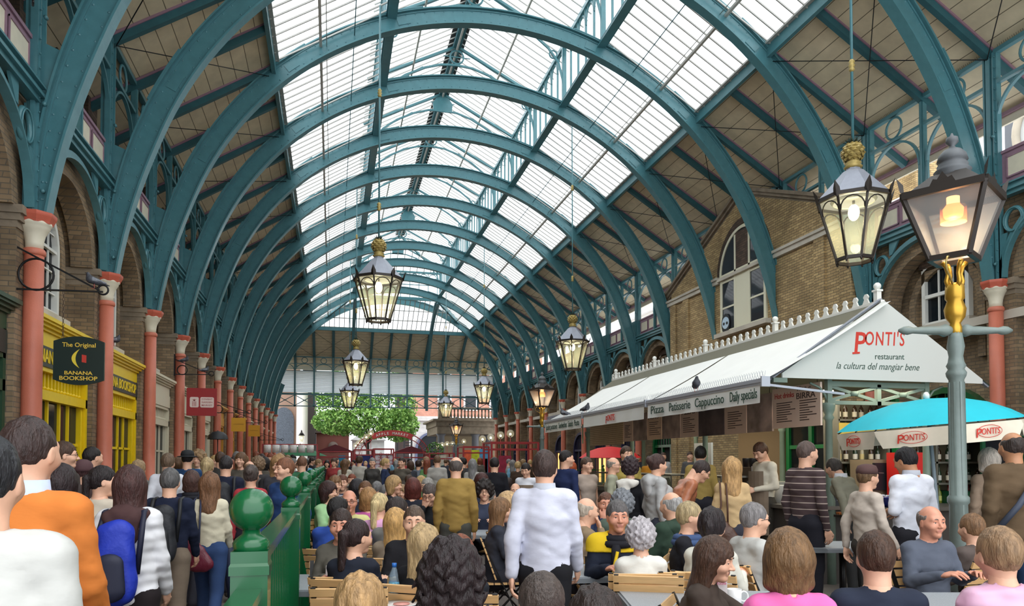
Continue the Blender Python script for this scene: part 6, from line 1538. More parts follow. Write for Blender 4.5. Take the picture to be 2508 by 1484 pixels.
for (u,v,rz,l,sx) in ((1452,1392,8,'grey table with a half-empty glass in front of the yellow-shouldered man',1.6),(1665,1368,0,'grey table with a white mug left of the short black-haired woman',1.4),(988,1398,4,'grey table with orange juice and napkins between the young couple',1.1),(800,1420,0,'grey table against the railing by the navy blazer',1.0),(990,1478,0,'grey table with a plate and blue-capped bottle at the bottom edge',1.1),(1740,1466,0,'grey table with a leaflet stand at the bottom edge',1.5),(1195,1300,5,'grey table right of the brown sports jacket',1.0),(1085,1245,0,'wooden-edged table beyond the brown sports jacket',1.0),(2340,1470,0,'grey table at the bottom right edge',1.5),(930,1262,0,'table under the open newspaper',1.0),(900,1225,0,'table with orange juice in the middle rows',1.0),(1015,1228,0,'table beside the orange jumper',1.0),(1260,1240,0,'table behind the waiter',1.0),(1480,1268,0,'table behind the man resting his chin',1.0),(2060,1330,0,'table in front of the striped jumper',1.4),(1905,1330,0,'table beside the grey-haired man in glasses',1.0)):
    x,y=at(u,v,.745); table(x,y,-YAW+R(rz),l,sx)
for (u,v,rz,l) in ((858,1400,0,'slatted chair back with a leaflet, bottom left of the tables'),(868,1425,4,'nearer slatted chair just left of the sandy-haired child'),(1035,1398,8,'slatted chair left of the dark curls'),(1588,1398,-12,'slatted chair behind the elderly white-haired woman'),(1660,1388,10,'slatted chair tilted towards the brown-topped young woman'),(1830,1372,20,'slatted chair behind the young woman reaching out'),(2225,1470,14,'slatted chair at the bottom edge under the lamp post'),(2480,1462,12,'slatted chair at the bottom right corner'),(940,1330,0,'slatted chair behind the navy blazer'),(1640,1305,0,'slatted chair beside the dark green raincoat'),(905,1243,0,'slatted chair behind the magenta top'),(1005,1197,10,'slatted chair beside the blonde bob'),(1025,1202,0,'slatted chair in the middle rows left of the orange jumper'),(1180,1262,0,'slatted chair right of the brown sports jacket hem'),(1150,1215,0,'slatted chair beyond the brown sports jacket'),(1240,1300,80,'slatted chair beside the white-shirted waiter'),(1175,1220,0,'slatted chair beside the dark curls and glasses')):
    x,y=at(u,v,.85); chair(x,y,-YAW+R(rz),l)
# ---- things on the tables
def on(u,v,z=.745): return (*at(u,v,z),z)
GLS=glass('clear_tumbler',(248,250,250),.14,.03)
def glass_drink(u,v,lab,c,fill,h=.15,straw=False):
    x,y,z=on(u,v); r=empty('glass',(x,y,z),label=lab,category='glass'); b=MB(); b.lathe([(.028,0),(.034,h),(.032,h),(.026,.008)],(0,0,0),GLS,20,cap=True); b.build('tumbler',r); b=MB(); b.lathe([(.0255,.008),(.0255+.005*fill,h*fill)],(0,0,0),M('drink_%02x%02x%02x'%c,c,.2),18); b.build('drink',r)
    if straw: b=MB(); b.tube([(0,0,.02),(-.02,.01,h+.06)],.004,WHITEP,6); b.build('straw',r)
glass_drink(1485,1368,'tall glass with a little lager left in it',(196,168,60),.33)
glass_drink(987,1388,'tall glass of orange juice with a white straw',(250,160,10),.8,.16,True)
glass_drink(877,1232,'small glass of orange juice in the middle rows',(250,160,20),.8,.14)
def mug(u,v,lab,z=.745):
    x,y,z=on(u,v,z); r=empty('mug',(x,y,z),-YAW,label=lab,category='mug'); b=MB(); b.lathe([(.036,0),(.042,.01),(.044,.095),(.040,.095),(.036,.01)],(0,0,0),M('white_china',(236,236,236),.25),24); b.build('cup',r); b=MB(); b.ring((.058,0,.05),.025,.006,M('white_china'),'y',16,6,1.2); b.build('handle',r)
mug(1670,1377,'white mug on the grey table beside the elderly woman'); mug(1795,1476,'small white coffee cup at the bottom edge by the leaflet stand')
x,y,z=on(967,1462); r=empty('water_bottle',(x,y,z),label='plastic water bottle with blue cap and label',category='bottle'); b=MB(); b.lathe([(.03,0),(.034,.01),(.032,.05),(.034,.1),(.032,.15),(.015,.19),(.013,.205)],(0,0,0),glass('pet_plastic',(220,236,246),.3,.05,(190,210,226)),20); b.build('bottle_body',r); b=MB(); b.lathe([(.0345,.045),(.0345,.11)],(0,0,0),M('blue_white_label',(120,190,224),.4,noise=.4,scale=60),20,cap=False); b.build('bottle_label',r); b=MB(); b.lathe([(.015,.2),(.015,.225)],(0,0,0),M('blue_cap',(40,110,196),.4),14); b.build('cap',r)
x,y,z=on(985,1478); b=MB(); b.lathe([(.06,0),(.11,.012),(.115,.016),(.06,.006)],(x,y,z),M('white_china'),28); b.lathe([(.05,.01),(.05,.014)],(x,y,z),M('pink_food',(226,160,150),.6),12); tagt(b.build('plate'),'white plate with a pink remnant by the water bottle','plate')
def leaflet(u,v,lab,z=.745,rz=0,sc2=1.):
    x,y,z=on(u,v,z); r=empty('leaflet',(x,y,z),-YAW+R(rz),label=lab,category='leaflet'); b=MB(); b.box((0,0,.105*sc2),(.10*sc2,.003,.21*sc2),M('leaflet_paper',(214,206,206),.5),Euler((-.12,0,0)).to_matrix()); b.build('card',r); b=MB()
    b.text('Freshly',M('leaflet_pink_letters',(196,60,110),.5),(0,-.018,.165*sc2),(1,0,0),(0,0,1),.03*sc2,width=.06*sc2,align='CENTER',off=.01); b.text('Baked Scone',M('leaflet_pink_letters'),(0,-.015,.14*sc2),(1,0,0),(0,0,1),.026*sc2,width=.085*sc2,align='CENTER',off=.01)
    b.poly([(.03*sc2*math.cos(t),.06*sc2+.03*sc2*math.sin(t)) for t in np.linspace(0,2*PI,14)[:-1]],-.008,-.004,M('scone_print',(196,150,90),.6),xz); b.build('print',r)
leaflet(1757,1484,'upright scone leaflet in front of the young woman in brown',.745,-10)
leaflet(822,1478,'scone leaflet against the slatted chair at the bottom left',.62,0,1.3)
x,y,z=on(920,1262); r=empty('newspaper',(x,y,z+.1),-YAW,label='open newspaper held over the table by the man in yellow',category='newspaper'); NP=M('newsprint',(206,206,204),.8,noise=.5,scale=45); b=MB(); b.add([(-.25,0,.02),(0,.05,0),(.22,-.02,.14),(-.25,-.25,.06),(0,-.2,.0),(.24,-.28,.08)],[(0,1,4,3),(1,2,5,4)],NP); b.build('page',r)
# ================================================================ market stalls and arch at the far end
RM=M('market_red_steel',(158,36,40),.4); DR=M('maroon_awning',(96,30,40),.7)
YA=42.; r=empty('market_arch',label='red arched sign reading APPLE MARKET over the far stalls',category='sign'); b=MB()
xa,xb=xat(868,YA),xat(1050,YA); xc=(xa+xb)/2; ra=(xb-xa)/2; 
arcp=lambda k0,k1,n,dr=0:[(xc-(ra+dr)*math.cos(t),2.05+(1.36+dr)*math.sin(t)) for t in np.linspace(k0,k1,n)]
b.band(arcp(.02,PI-.02,33),.05,YA-.04,YA+.04,RM,xz); b.band(arcp(.02,PI-.02,33,-.28),.04,YA-.04,YA+.04,RM,xz)
for i in range(8): 
    t=PI*(.04+.03*i) ; 
    for t in (PI*(.04+.03*i),PI*(.96-.03*i)): b.beam((xc-(ra)*math.cos(t),YA,2.05+1.36*math.sin(t)),(xc-(ra-.28)*math.cos(t+.05),YA,2.05+1.08*math.sin(t+.05)),.02,.02,RM)
for x in (xa+.05,xb-.05): b.bx(x-.05,x+.05,YA-.05,YA+.05,0,2.1,RM)
b.build('arch_frame',r); b=MB(); b.band(arcp(.95,PI-.95,21,-.14),.30,YA-.06,YA-.04,M('sign_bright_red',(186,40,40),.4),xz); b.build('sign_band',r); b=MB()
word='APPLE MARKET'; 
for i,ch in enumerate(word):
    if ch==' ': continue
    t=1.08+(PI-2.16)*(i+.5)/len(word); px_,pz_=xc-(ra-.14)*math.cos(t),2.05+1.22*math.sin(t); tx,tz=ra*math.sin(t),1.36*math.cos(t); L_=math.hypot(tx,tz); tx/=L_; tz/=L_
    b.text(ch,WHITEP,(px_+tz*.08*1.0-0,YA-.065,pz_-.08*tx*1.0),(tx,0,tz),(-tz,0,tx),.2,align='CENTER',off=.012)
b.build('lettering',r)
GLB=glass('clear_globe',(250,250,248),.2,.05,(240,238,230)); 
b=MB(); b.sph((0,0,0),.17,GLB,20,14); gme=b.mesh('glass_globe'); b=MB(); b.sph((0,0,-.03),.05,GLOW,10,8); b.tube([(0,0,-.16),(0,0,-.05)],.02,IRON,6); gbu=b.mesh('bulb')
def globe(u,v,s,lab,hp=.7):
    d=FPX/s; x,y=spot(u,d); z=EYE-(v-1130)/s; r=empty('globe_lamp',(x,y,z),label=lab,category='lamp',group='globe lamps above the stalls'); inst(gme,'glass_globe',r); inst(gbu,'bulb',r); b=MB(); b.tube([(0,0,-.17),(0,0,-z)],.015,RM,6); b.build('lamp_stem',r)
for i,(u,v) in enumerate(((908,1057),(897,1066),(886,1075),(878,1081),(871,1087))): globe(u,v,46-1.5*i,'globe lamp left of the APPLE MARKET arch, %s of five rising to the right'%('highest','second highest','middle','second lowest','lowest')[i],.8)
for i,(u,v) in enumerate(((1250,1058),(1226,1062),(1202,1067),(1182,1071))): globe(u,v,56-1.5*i,'clear globe lamp in the row above the right stalls, %s from the right'%('first','second','third','fourth')[i],.9)
for i,(u,v) in enumerate(((1136,1077),(1108,1083),(1095,1083),(1083,1085),(1073,1086))): globe(u,v,36,'small distant globe lamp beneath the stone terrace, %s from the right'%('first','second','third','fourth','fifth')[i],.6)
def stall(u0,u1,Y,ztop,lab,roof=None,lattice=False,goods=()):
    r=empty('market_stall',label=lab,category='stall'); x0,x1=xat(u0,Y),xat(u1,Y); b=MB()
    for x in (x0,x1):
        for y in (Y,Y+1.6): b.bx(x-.04,x+.04,y-.04,y+.04,0,ztop,RM)
    for z in (ztop,ztop-.28): b.bx(x0,x1,Y-.03,Y+.03,z-.03,z+.03,RM); b.bx(x0,x1,Y+1.57,Y+1.63,z-.03,z+.03,RM)
    for x in (x0,x1): b.bx(x-.03,x+.03,Y,Y+1.6,ztop-.03,ztop+.03,RM)
    if lattice:
        for i in range(3):
            for j in range(4):
                cx_=x0+(x1-x0)*(i+.5)/3; cz_=.4+j*.5; b.ring((cx_,Y,cz_),.18,.014,RM,'y',6,4); 
                for k in range(6): a=k*PI/3; b.beam((cx_+.18*math.cos(a),Y,cz_+.18*math.sin(a)),(cx_+.3*math.cos(a),Y,cz_+.3*math.sin(a)),.02,.02,RM)
    b.build('stall_frame',r); b=MB(); b.bx(x0,x1,Y+.1,Y+1.5,.0,.9,DR); b.build('stall_table',r)
    if lattice: b=MB(); b.bx(x0,x1,Y+.03,Y+.05,.1,ztop-.3,M('stall_white_backing',(224,214,222),.7)); b.build('backing_panel',r)
    if roof: b=MB(); b.poly([(x0-.1,ztop+.02),(x1+.1,ztop+.02),((x0+x1)/2,ztop+.4)],Y,Y+1.7,roof,xz); b.build('stall_roof',r)
    for k,(a,bb,za,zb_,c) in enumerate(goods): q=MB(); q.bx(x0+(x1-x0)*a,x0+(x1-x0)*bb,Y-.02,Y+.02,za,zb_,M('goods_%02x%02x%02x'%c,c,.7,noise=.3,scale=6)); q.build('hanging_goods',r)
stall(917,964,40.2,2.35,'red market stall with a hexagon lattice panel under the arch',None,True)
stall(868,915,40.4,2.3,'red market stall hung with blue cloth left of the lattice one',None,False,[(.1,.95,.9,2.0,(34,44,110))])
stall(780,862,41,2.2,'maroon-roofed market stall left of the arch',DR,False,[(.15,.5,1.2,1.7,(200,50,60)),(.6,.8,1.2,2.0,(40,130,170))])
stall(968,1046,44,2.2,'maroon stall beneath the right half of the arch',DR)
stall(1052,1112,38.5,2.1,'market stall of beige and black cloths beside the lamp post',None,False,[(.02,.3,1.0,1.9,(50,46,50)),(.32,.7,.9,2.0,(206,200,184)),(.72,.98,.9,1.9,(200,206,220))])
stall(1135,1197,34,2.35,'market stall of bright orange, lime and blue prints',None,False,[(.02,.3,1.2,2.2,(226,100,60)),(.32,.62,.9,2.2,(200,210,50)),(.64,.98,.8,2.25,(90,160,206)),(.7,.95,.7,1.8,(226,120,140))])
stall(1204,1318,30,2.45,'broad red market stall with a heart-shaped maroon bag, left of the waiter',None,False,[(.15,.42,1.1,1.9,(150,30,60)),(.5,.95,.4,1.2,(130,60,56))])
r=empty('parasol',(xat(735,44),44,0),label='dark green market parasol in front of the white portico column',category='parasol'); b=MB(); b.lathe([(1.5,2.0),(.9,2.25),(.1,2.55),(.03,2.7)],(0,0,0),M('dark_green_canvas',(40,110,72),.7),8,cap=False); b.build('parasol_canopy',r); b=MB(); b.tube([(0,0,0),(0,0,2.5)],.03,IRON,8); b.build('parasol_pole',r)
r=empty('umbrella',(*spot(533,FPX/128),0),label='small black umbrella held up in the left crowd',category='umbrella'); b=MB(); b.lathe([(.19,2.05),(.17,2.13),(.1,2.19),(.01,2.21)],(0,0,0),M('black_umbrella',(26,26,30),.6),8,cap=False); b.build('umbrella_canopy',r); b=MB(); b.tube([(0,0,1.0),(0,0,2.22)],.01,IRON,6); b.build('umbrella_shaft',r)
b=MB()
for i in range(6): b.lathe([(.16,0),(.16,.34)],(xat(655,34)+.36*i,34,2.05),M('paper_lantern_white',(230,226,224),.7,noise=.2,scale=20),12)
b.bx(xat(655,34)-.2,xat(655,34)+2.1,33.96,34.04,2.38,2.43,RM)
for e in (-.2,2.1): b.bx(xat(655,34)+e-.03,xat(655,34)+e+.03,33.97,34.03,0,2.43,RM)
tagt(b.build('paper_lantern_row'),'row of white drum paper lanterns over the left far stall','lanterns')
# tall plant tubs at the terrace
b=MB(); 
for i in range(260): d_=rng.normal(size=3); d_/=np.linalg.norm(d_); p=Vector((xat(1065,40)+.45*d_[0],40+.4*d_[1],2.3+.4*d_[2])); u_=Vector(rng.normal(size=3)).normalized()*.07; v_=Vector(rng.normal(size=3)).normalized()*.05; b.add([p-u_,p+v_,p+u_,p-v_],[(0,1,2,3)],LF[1])
r=empty('potted_bush',label='bushy green hanging plant beside the market arch',category='plant'); b.build('foliage',r); b=MB(); b.lathe([(.18,1.75),(.26,2.05)],(xat(1065,40),40,0),DR,12); b.tube([(xat(1065,40),40,0),(xat(1065,40),40,1.8)],.03,IRON,6); b.build('pot',r)
PGM=pigeon_mesh()
pigeon(5.27,10.1,2.655,R(160),'pigeon on the front rail of the nearest white awning'); pigeon(5.28,15.1,2.655,R(200),'pigeon at the gap between the middle and farthest awnings'); pigeon(5.28,16.6,2.655,R(30),'pigeon on the front rail of the farthest awning')
pigeon(-3.42,12.0,4.16,R(120),'pigeon perched at the tip of the nearest iron sign bracket'); pigeon(-4.24,16.2,3.93,R(-70),'pigeon on the yellow shopfront cornice behind the green sign'); pigeon(-3.6,22.95,4.18,R(-60),'pigeon at the tip of the crimson sign bracket'); pigeon(-4.15,22.95,4.45,R(-100),'pigeon on the sloping stay of the crimson sign bracket')
BR1=(74,52,40);BR2=(104,76,54);BK=(34,28,28);GR=(128,126,126);BL=(196,164,112);RD=(128,66,44);WHT=(196,192,192);DB=(52,36,32)
NAVY=(30,36,56);BLK=(30,30,34);BEI=(206,192,164);GRY=(110,108,106);OLV=(126,120,98)
# ---- walkers on the left, seen from behind
person(516,1157,268,2,'walk',1,hair='wavy',hc=(124,88,62),top=(214,206,182),legs=(54,76,118),label='woman in cream jacket and jeans carrying a burgundy shoulder bag',extra='tote,umbrella',legs_name='jeans')
person(-30,1066,960,-4,'stand',hair='crop',hc=(40,40,44),top=(196,196,192),label='person in pale grey jacket cropped at the bottom left corner, dark hair',top_name='jacket',bulk=.6)
person(72,1022,690,4,'walk',hair='crop',hc=(62,48,46),top=(212,124,58),legs=(60,60,70),label='man in orange sweater over a pale blue collar, close at the left edge',top_name='sweater',extra='collar_blue',hy=-8,bulk=.3)
person(158,1080,262,40,'walk',hair='short',hc=BR1,top=(70,62,60),label='man with brown hair and glasses, face turned right, before the yellow shop window',extra='glasses',hy=-30)
person(152,1138,420,5,'walk',1,hair='long',hc=(44,32,34),top=(70,60,56),label='woman with long dark hair between the orange sweater and the white puffer jacket')
person(226,1092,215,20,'walk',hair='crop',hc=BK,top=(96,80,74),label='man with cropped black hair in front of the nearest brick pier',hy=-20)
person(206,1124,240,15,'walk',1,hair='short',hc=(84,58,60),top=(92,74,72),label='person in a maroon headscarf beside the cropped black-haired man',extra='scarfhat')
person(250,1140,335,15,'walk',1,hair='pony',hc=(36,28,30),top=(196,186,170),label='woman with tied black hair and beige coat looking right',hy=-55,top_name='coat')
person(322,1142,425,2,'walk',1,hair='long',hc=(70,44,42),top=(226,226,230),legs=(40,34,36),hem=-.14,pat='quilt',bulk=.7,label='woman in white quilted puffer jacket with dark brown hood and blue rucksack',extra='hood_brown,backpack')
person(418,1145,300,0,'walk',hair='short',hc=(96,94,94),top=NAVY,legs=(120,106,92),label='grey-haired man in navy jacket with dark rucksack, right of the white puffer jacket',extra='blackpack')
person(412,1108,190,0,'walk',hair='short',hc=(112,92,74),top=(220,222,230),sleeve='long',label='person in loose white shirt walking past the third column',top_name='shirt')
person(460,1101,165,5,'walk',hair='crop',hc=BK,top=(38,66,104),label='person in black hat and blue denim jacket beside the fourth column',extra='hat')
person(340,1126,185,10,'walk',1,hair='tousled',hc=(168,140,106),top=GRY,label='person with curly fair hair beyond the white puffer jacket')
person(471,1152,225,0,'walk',1,hair='bob',hc=(82,58,52),top=(30,36,58),label='woman with straight brown hair and navy hooded top, left of the beige jacket',extra='scarf_dark')
person(508,1118,195,0,'walk',1,hair='pony',hc=(184,160,118),top=(196,186,166),label='woman with long fair ponytail in a light coat',top_name='coat')
person(554,1113,205,0,'walk',hair='crop',hc=(46,42,44),top=(34,38,56),label='man in navy jacket with cropped dark hair left of the nearest green ball post',bulk=.3,extra='blackpack')
person(612,1126,165,10,'walk',hair='fringe',hc=(150,118,90),top=(90,84,78),label='balding person beyond the navy jacket')
person(633,1118,160,0,'walk',hair='perm',hc=(126,102,78),top=(60,58,60),label='person with short curly light brown hair and dark coat in the left crowd')
person(616,1137,232,4,'walk',1,hair='bun',hc=(84,74,70),top=(178,62,70),label='woman in red top with pinned grey-brown hair')
person(672,1124,175,0,'walk',hair='crop',hc=BK,top=(44,42,44),label='person in black beanie and dark overcoat',extra='beanie',top_name='overcoat')
person(698,1119,240,205,'walk',hair='short',hc=(124,80,56),top=(44,70,118),legs=(40,44,60),label='person with short auburn hair in blue denim jacket walking towards the camera',hy=-20)
person(683,1112,200,170,'walk',1,hair='wavy',hc=(160,124,84),top=(60,60,66),label='woman with long blonde hair just behind the denim jacket')
person(740,1114,150,0,'walk',hair='crop',hc=(120,84,64),top=(60,110,80),label='man in green top with a shaved neck beyond the green ball posts')
# ---- standing among the tables
person(1117,1116,218,0,'stand',hair='fringe',hc=(92,84,80),top=(154,126,68),legs=(82,82,76),hem=-.17,bulk=.7,label='balding man in mustard brown sports jacket standing with his back turned',top_name='sports_jacket')
person(1335,1102,372,12,'walk',hair='short',hc=(66,50,46),top=(206,208,224),legs=(30,30,34),hem=-.06,bulk=.6,label='waiter in white shirt walking away through the tables',top_name='shirt',extra='collar_grey',shoes=(20,20,20))
person(1211,1117,150,0,'stand',hair='crop',hc=BK,top=(26,26,32),hem=-.3,bulk=.6,label='man in long black coat standing right of the brown sports jacket',top_name='overcoat')
person(1386,1100,168,40,'stand',hair='crop',hc=BK,top=(38,48,84),label='man in blue jacket behind the waiter looking right',hy=-40)
person(1401,1128,155,20,'stand',1,hair='pony',hc=(176,84,48),top=(34,34,36),label='woman with ginger ponytail and black top',legs=(40,44,60))
person(1437,1117,158,150,'stand',hair='short',hc=(86,66,54),top=(166,150,138),sleeve='short',legs=(90,84,80),label='man in beige sleeveless pullover over a white T-shirt facing the camera',hy=10,top_name='pullover')
person(1503,1117,165,100,'stand',hair='fringe',hc=(150,140,128),top=(164,164,142),legs=(120,112,96),label='bald man in glasses and pale green field jacket facing right',extra='glasses')
person(1544,1122,190,20,'stand',1,hair='curly',hc=(58,44,48),top=(26,26,30),legs=(26,26,30),label='woman in black with dark curls and a white shawl',extra='scarf_white')
person(1611,1110,216,75,'stand',1,hair='bun',hc=(70,48,44),top=(178,178,178),legs=(60,62,74),label='woman in grey hooded sweatshirt with dark hair pinned up, looking right',extra='hood_grey',top_name='sweatshirt',bulk=.4)
person(1706,1120,215,85,'lean',hair='short',hc=(56,44,42),top=(178,112,80),pat='leather',legs=(90,40,50),label='man in tan leather jacket bending over the counter',extra='glasses',hp=-28)
person(1792,1120,232,12,'hold',1,hair='wavy',hc=(190,150,100),top=(204,174,130),legs=(62,62,72),label='woman with wavy blonde hair in camel jacket at the counter',extra='purse',hem=-.12)
person(1976,1078,236,60,'stand',hair='crop',hc=(92,76,70),top=(72,56,58),pat='stripe',legs=(40,40,48),hem=-.12,label='man in brown striped polo-neck looking right beside the kiosk post',top_name='jumper',hy=-15)
person(2045,1118,195,330,'lean',1,hair='short',hc=(70,64,60),top=(150,146,128),legs=(50,50,50),label='person in grey-green cardigan bending over the counter behind the striped jumper',hp=-12,extra='collar_white')
person(2125,1137,268,80,'walk',0,hair='short',hc=(110,84,58),top=(196,184,172),legs=(70,66,62),label='person in maroon cap and beige top walking to the right',extra='cap_maroon')
person(2226,1091,262,345,'hold',hair='short',hc=(26,24,28),top=(226,230,242),sleeve='rolled',legs=(40,40,46),hem=-.06,skin=2,bulk=.4,label='black-haired waiter in white shirt with rolled sleeves, back turned by the parasol',top_name='shirt',hp=-14,hy=15,extra='collar_grey')
person(2478,1056,286,2,'stand',hair='fringe',hc=(60,50,46),top=(100,82,62),legs=(44,62,92),skin=2,hem=-.2,bulk=.7,label='bald man in brown jacket with a blue shoulder strap at the right edge',extra='strap',legs_name='jeans')
person(2420,1098,225,5,'stand',1,hair='bob',hc=(206,196,184),top=(150,130,112),legs=(90,84,78),label='person in tan coat partly hidden by the brown jacket at the right edge')
# ---- kiosk staff
person(1868,1077,172,255,'hold',hair='short',hc=(84,56,40),top=(222,214,196),legs=(60,56,50),label='kiosk server in cream shirt and apron looking down to the left',extra='apron',hp=-25,hy=15,top_name='shirt')
person(1532,1090,158,190,'stand',hair='short',hc=(70,50,34),top=(170,150,80),label='kiosk server in mustard shirt behind the far end of the counter',hy=30,top_name='shirt')
person(1716,1090,160,20,'stand',hair='short',hc=(30,26,24),top=(170,146,84),label='kiosk server in mustard shirt with back turned',top_name='shirt',extra='apron')
person(1289,1130,150,200,'hold',hair='short',hc=(40,32,30),top=(222,224,232),legs=(40,40,44),label='waiter in white shirt and beige apron behind the walking waiter',extra='apron',hp=-15,top_name='shirt')
# ---- seated guests
person(838,1245,330,165,'sit',1,hair='pony',hc=(56,42,38),top=(98,94,86),label='young woman in grey parka with beads, seated facing the camera by the railing',extra='hood_parka',hy=-12,skin=1)
person(872,1270,345,10,'sit',1,hair='pony',hc=(50,36,36),top=(36,40,52),label='woman with long dark ponytail and navy blazer seated with her back turned',hy=-35)
person(1016,1236,330,168,'sithold',hair='crop',hc=(92,74,62),top=(34,34,38),label='young man in black shirt seated facing the camera',hy=-6,top_name='shirt')
person(1041,1285,385,20,'sit',1,hair='wavy',hc=(186,158,116),top=(28,28,32),label='woman with long wavy blonde hair seated opposite the young man in black')
person(1128,1310,400,0,'sit',1,hair='long',hc=(128,72,48),top=(40,42,48),label='woman with straight auburn hair seated behind the dark curls')
person(1106,1338,600,0,'sit',1,hair='longcurl',hc=(44,34,36),top=(160,160,168),label='woman with a mass of dark curls and grey hooded top, bottom centre',extra='hood_grey')
person(885,1416,700,355,'sit',0,hair='tousled',hc=(176,140,96),top=(120,116,120),label='child with tousled sandy hair at the bottom edge',ztop=1.2,extra='child')
person(1332,1386,690,160,'sitlap',hair='short',hc=(80,70,66),top=(34,38,48),label='man with short greying hair looking down, in dark jacket at the bottom edge',hp=-22,hy=-20)
person(1455,1442,760,0,'sitlap',hair='tousled',hc=(52,42,40),top=(60,58,62),label='dark-haired person cropped by the bottom edge right of the bowed head')
person(1512,1224,318,176,'sit',hair='short',hc=(96,92,92),top=(36,42,58),label='grey-haired man in navy jacket with yellow shoulders facing the camera',extra='yoke,scarf_dark',skin=1,bulk=.4)
person(1524,1202,255,10,'sit',0,hair='perm',hc=(126,130,136),top=(84,98,88),bulk=.9,label='person with curly steel-grey hair and green jacket behind the yellow-shouldered man')
person(1568,1273,350,6,'sit',1,hair='perm',hc=(186,180,184),top=(222,220,212),label='elderly woman with curly white hair and white jacket, back turned',bulk=.3)
person(1642,1202,268,325,'sit',hair='fringe',hc=(170,168,166),top=(50,68,56),label='bald elderly man in dark green hooded raincoat',extra='hood_green',bulk=.6)
person(1690,1227,305,110,'sit',1,hair='short',hc=(178,158,120),top=(36,36,42),label='woman with short streaked blonde hair and blue patterned scarf',extra='scarf_blue',hy=10)
person(1743,1245,350,35,'sit',1,hair='tousled',hc=(42,34,36),top=(214,212,200),label='woman with short black hair and ivory top, back turned')
person(1847,1230,335,75,'sit',hair='short',hc=(130,126,126),top=(190,190,186),label='grey-haired man in glasses and light grey jacket looking right',extra='glasses',hy=-6,bulk=.4)
person(1741,1312,455,112,'sitreach',1,hair='long',hc=(78,56,44),top=(70,60,54),label='young woman with long brown hair in brown top reaching across the table',hp=-10,hy=-8,top_name='top')
person(1925,1300,560,5,'sit',1,hair='bob',hc=(120,90,60),top=(228,110,172),label='person in bright pink tracksuit top at the bottom edge',bulk=.3)
person(2440,1290,540,0,'sit',1,hair='short',hc=(150,120,90),top=(214,168,196),pat='quilt',label='person in quilted lilac jacket at the bottom right edge',bulk=.8)
person(2140,1300,520,10,'sit',0,hair='short',hc=BR1,top=(40,46,62),label='person in dark navy jacket between the pink and lilac tops')
person(2278,1236,330,170,'sit',hair='fringe',hc=(120,110,104),top=(90,96,110),label='balding man facing the camera in front of the big lamp post',skin=1)
person(2375,1256,330,340,'sit',hair='short',hc=(130,98,70),top=(90,80,76),label='person with light brown hair right of the big lamp post base')
person(1483,1203,232,180,'sitchin',hair='crop',hc=(100,66,50),top=(50,62,92),label='man resting his chin on his hand, facing the camera',skin=1)
person(1437,1216,255,70,'sitchin',hair='fringe',hc=(190,176,160),top=(142,122,98),label='bald man in tan jacket with his hand to his face, looking right')
person(1410,1300,300,160,'sitlap',hair='bald',hc=GR,top=(140,126,96),label='person in khaki sleeve largely hidden by the white-shirted waiter')
person(856,1197,230,170,'sithold',hair='fringe',hc=(90,72,60),top=(206,204,140),label='man in glasses and pale yellow raincoat reading a newspaper',extra='glasses',skin=1)
person(828,1214,275,15,'sit',hair='crop',hc=(30,26,26),top=(54,84,170),skin=3,label='man with shaved black hair in bright blue jacket',hy=-30)
person(970,1244,330,10,'sit',1,hair='long',hc=(204,160,100),top=(140,126,110),label='woman with straight honey-blonde hair, back turned')
person(972,1216,275,20,'sit',hair='short',hc=(52,42,40),top=(120,118,114),label='dark-haired man in grey jumper beside the honey-blonde woman',hy=-40)
person(903,1194,212,350,'sit',1,hair='bob',hc=(166,124,80),top=(196,100,160),label='woman with light brown bob in magenta and pink top')
person(932,1206,220,20,'sit',1,hair='pony',hc=(214,190,140),top=(226,170,210),label='fair-haired girl in pale pink beside the magenta top',extra='child')
person(1247,1204,230,75,'sit',1,hair='bob',hc=(206,170,124),top=(60,62,72),label='blonde child in dark jacket looking right, left of the waiter',extra='child')
person(1228,1218,235,85,'sit',1,hair='long',hc=(130,96,66),top=(54,56,66),label='girl with light brown hair behind the blonde child',extra='child')
person(1187,1178,185,180,'sit',1,hair='curly',hc=(40,32,30),top=(60,66,86),label='woman in glasses with dark curls right of the brown sports jacket',extra='glasses')
person(1180,1150,165,170,'sit',1,hair='bob',hc=(70,36,32),top=(46,50,66),label='laughing woman with dark red bob under the black coat')
person(1055,1178,200,190,'sitchin',hair='short',hc=(90,80,76),top=(40,42,46),label='man in dark jacket bent over his food',hp=-20,extra='glasses')
person(1047,1168,170,200,'sit',hair='short',hc=(150,146,140),top=(224,124,56),label='grey-haired person in orange jumper')
person(966,1164,165,110,'sit',1,hair='bob',hc=(180,146,100),top=(34,34,42),label='woman with blonde bob and dark coat turned right')
person(1012,1170,175,0,'sit',0,hair='bob',hc=(94,44,38),top=(38,40,52),label='person with dark red hair, back turned')
person(806,1178,190,110,'sit',1,hair='bob',hc=(60,38,36),top=(170,214,160),label='woman in pale green top beside the railing')
person(895,1176,190,175,'sit',1,hair='short',hc=(110,76,52),top=(40,44,60),label='person with short brown hair and dark top behind the orange juice glass')
person(839,1160,150,170,'sit',0,hair='short',hc=(100,60,44),top=(60,66,90),label='smiling person with auburn hair near the end of the railing')
person(822,1164,160,150,'sit',1,hair='tousled',hc=(130,96,66),top=(150,150,160),label='person with wavy light brown hair right of the far railing posts')
person(1206,1098,52,180,'stand',1,hair='bob',hc=BL,top=(190,60,60),label='distant person in red under the right-hand stalls')
person(876,1172,170,20,'sit',1,hair='bob',hc=(40,36,40),top=(130,132,140),label='person with black bob and grey top, back turned in the mid seating')
person(843,1214,250,345,'sit',1,hair='long',hc=(96,64,60),top=(206,120,160),label='person with brown hair and pink top beside the blue jacket',lv=1)
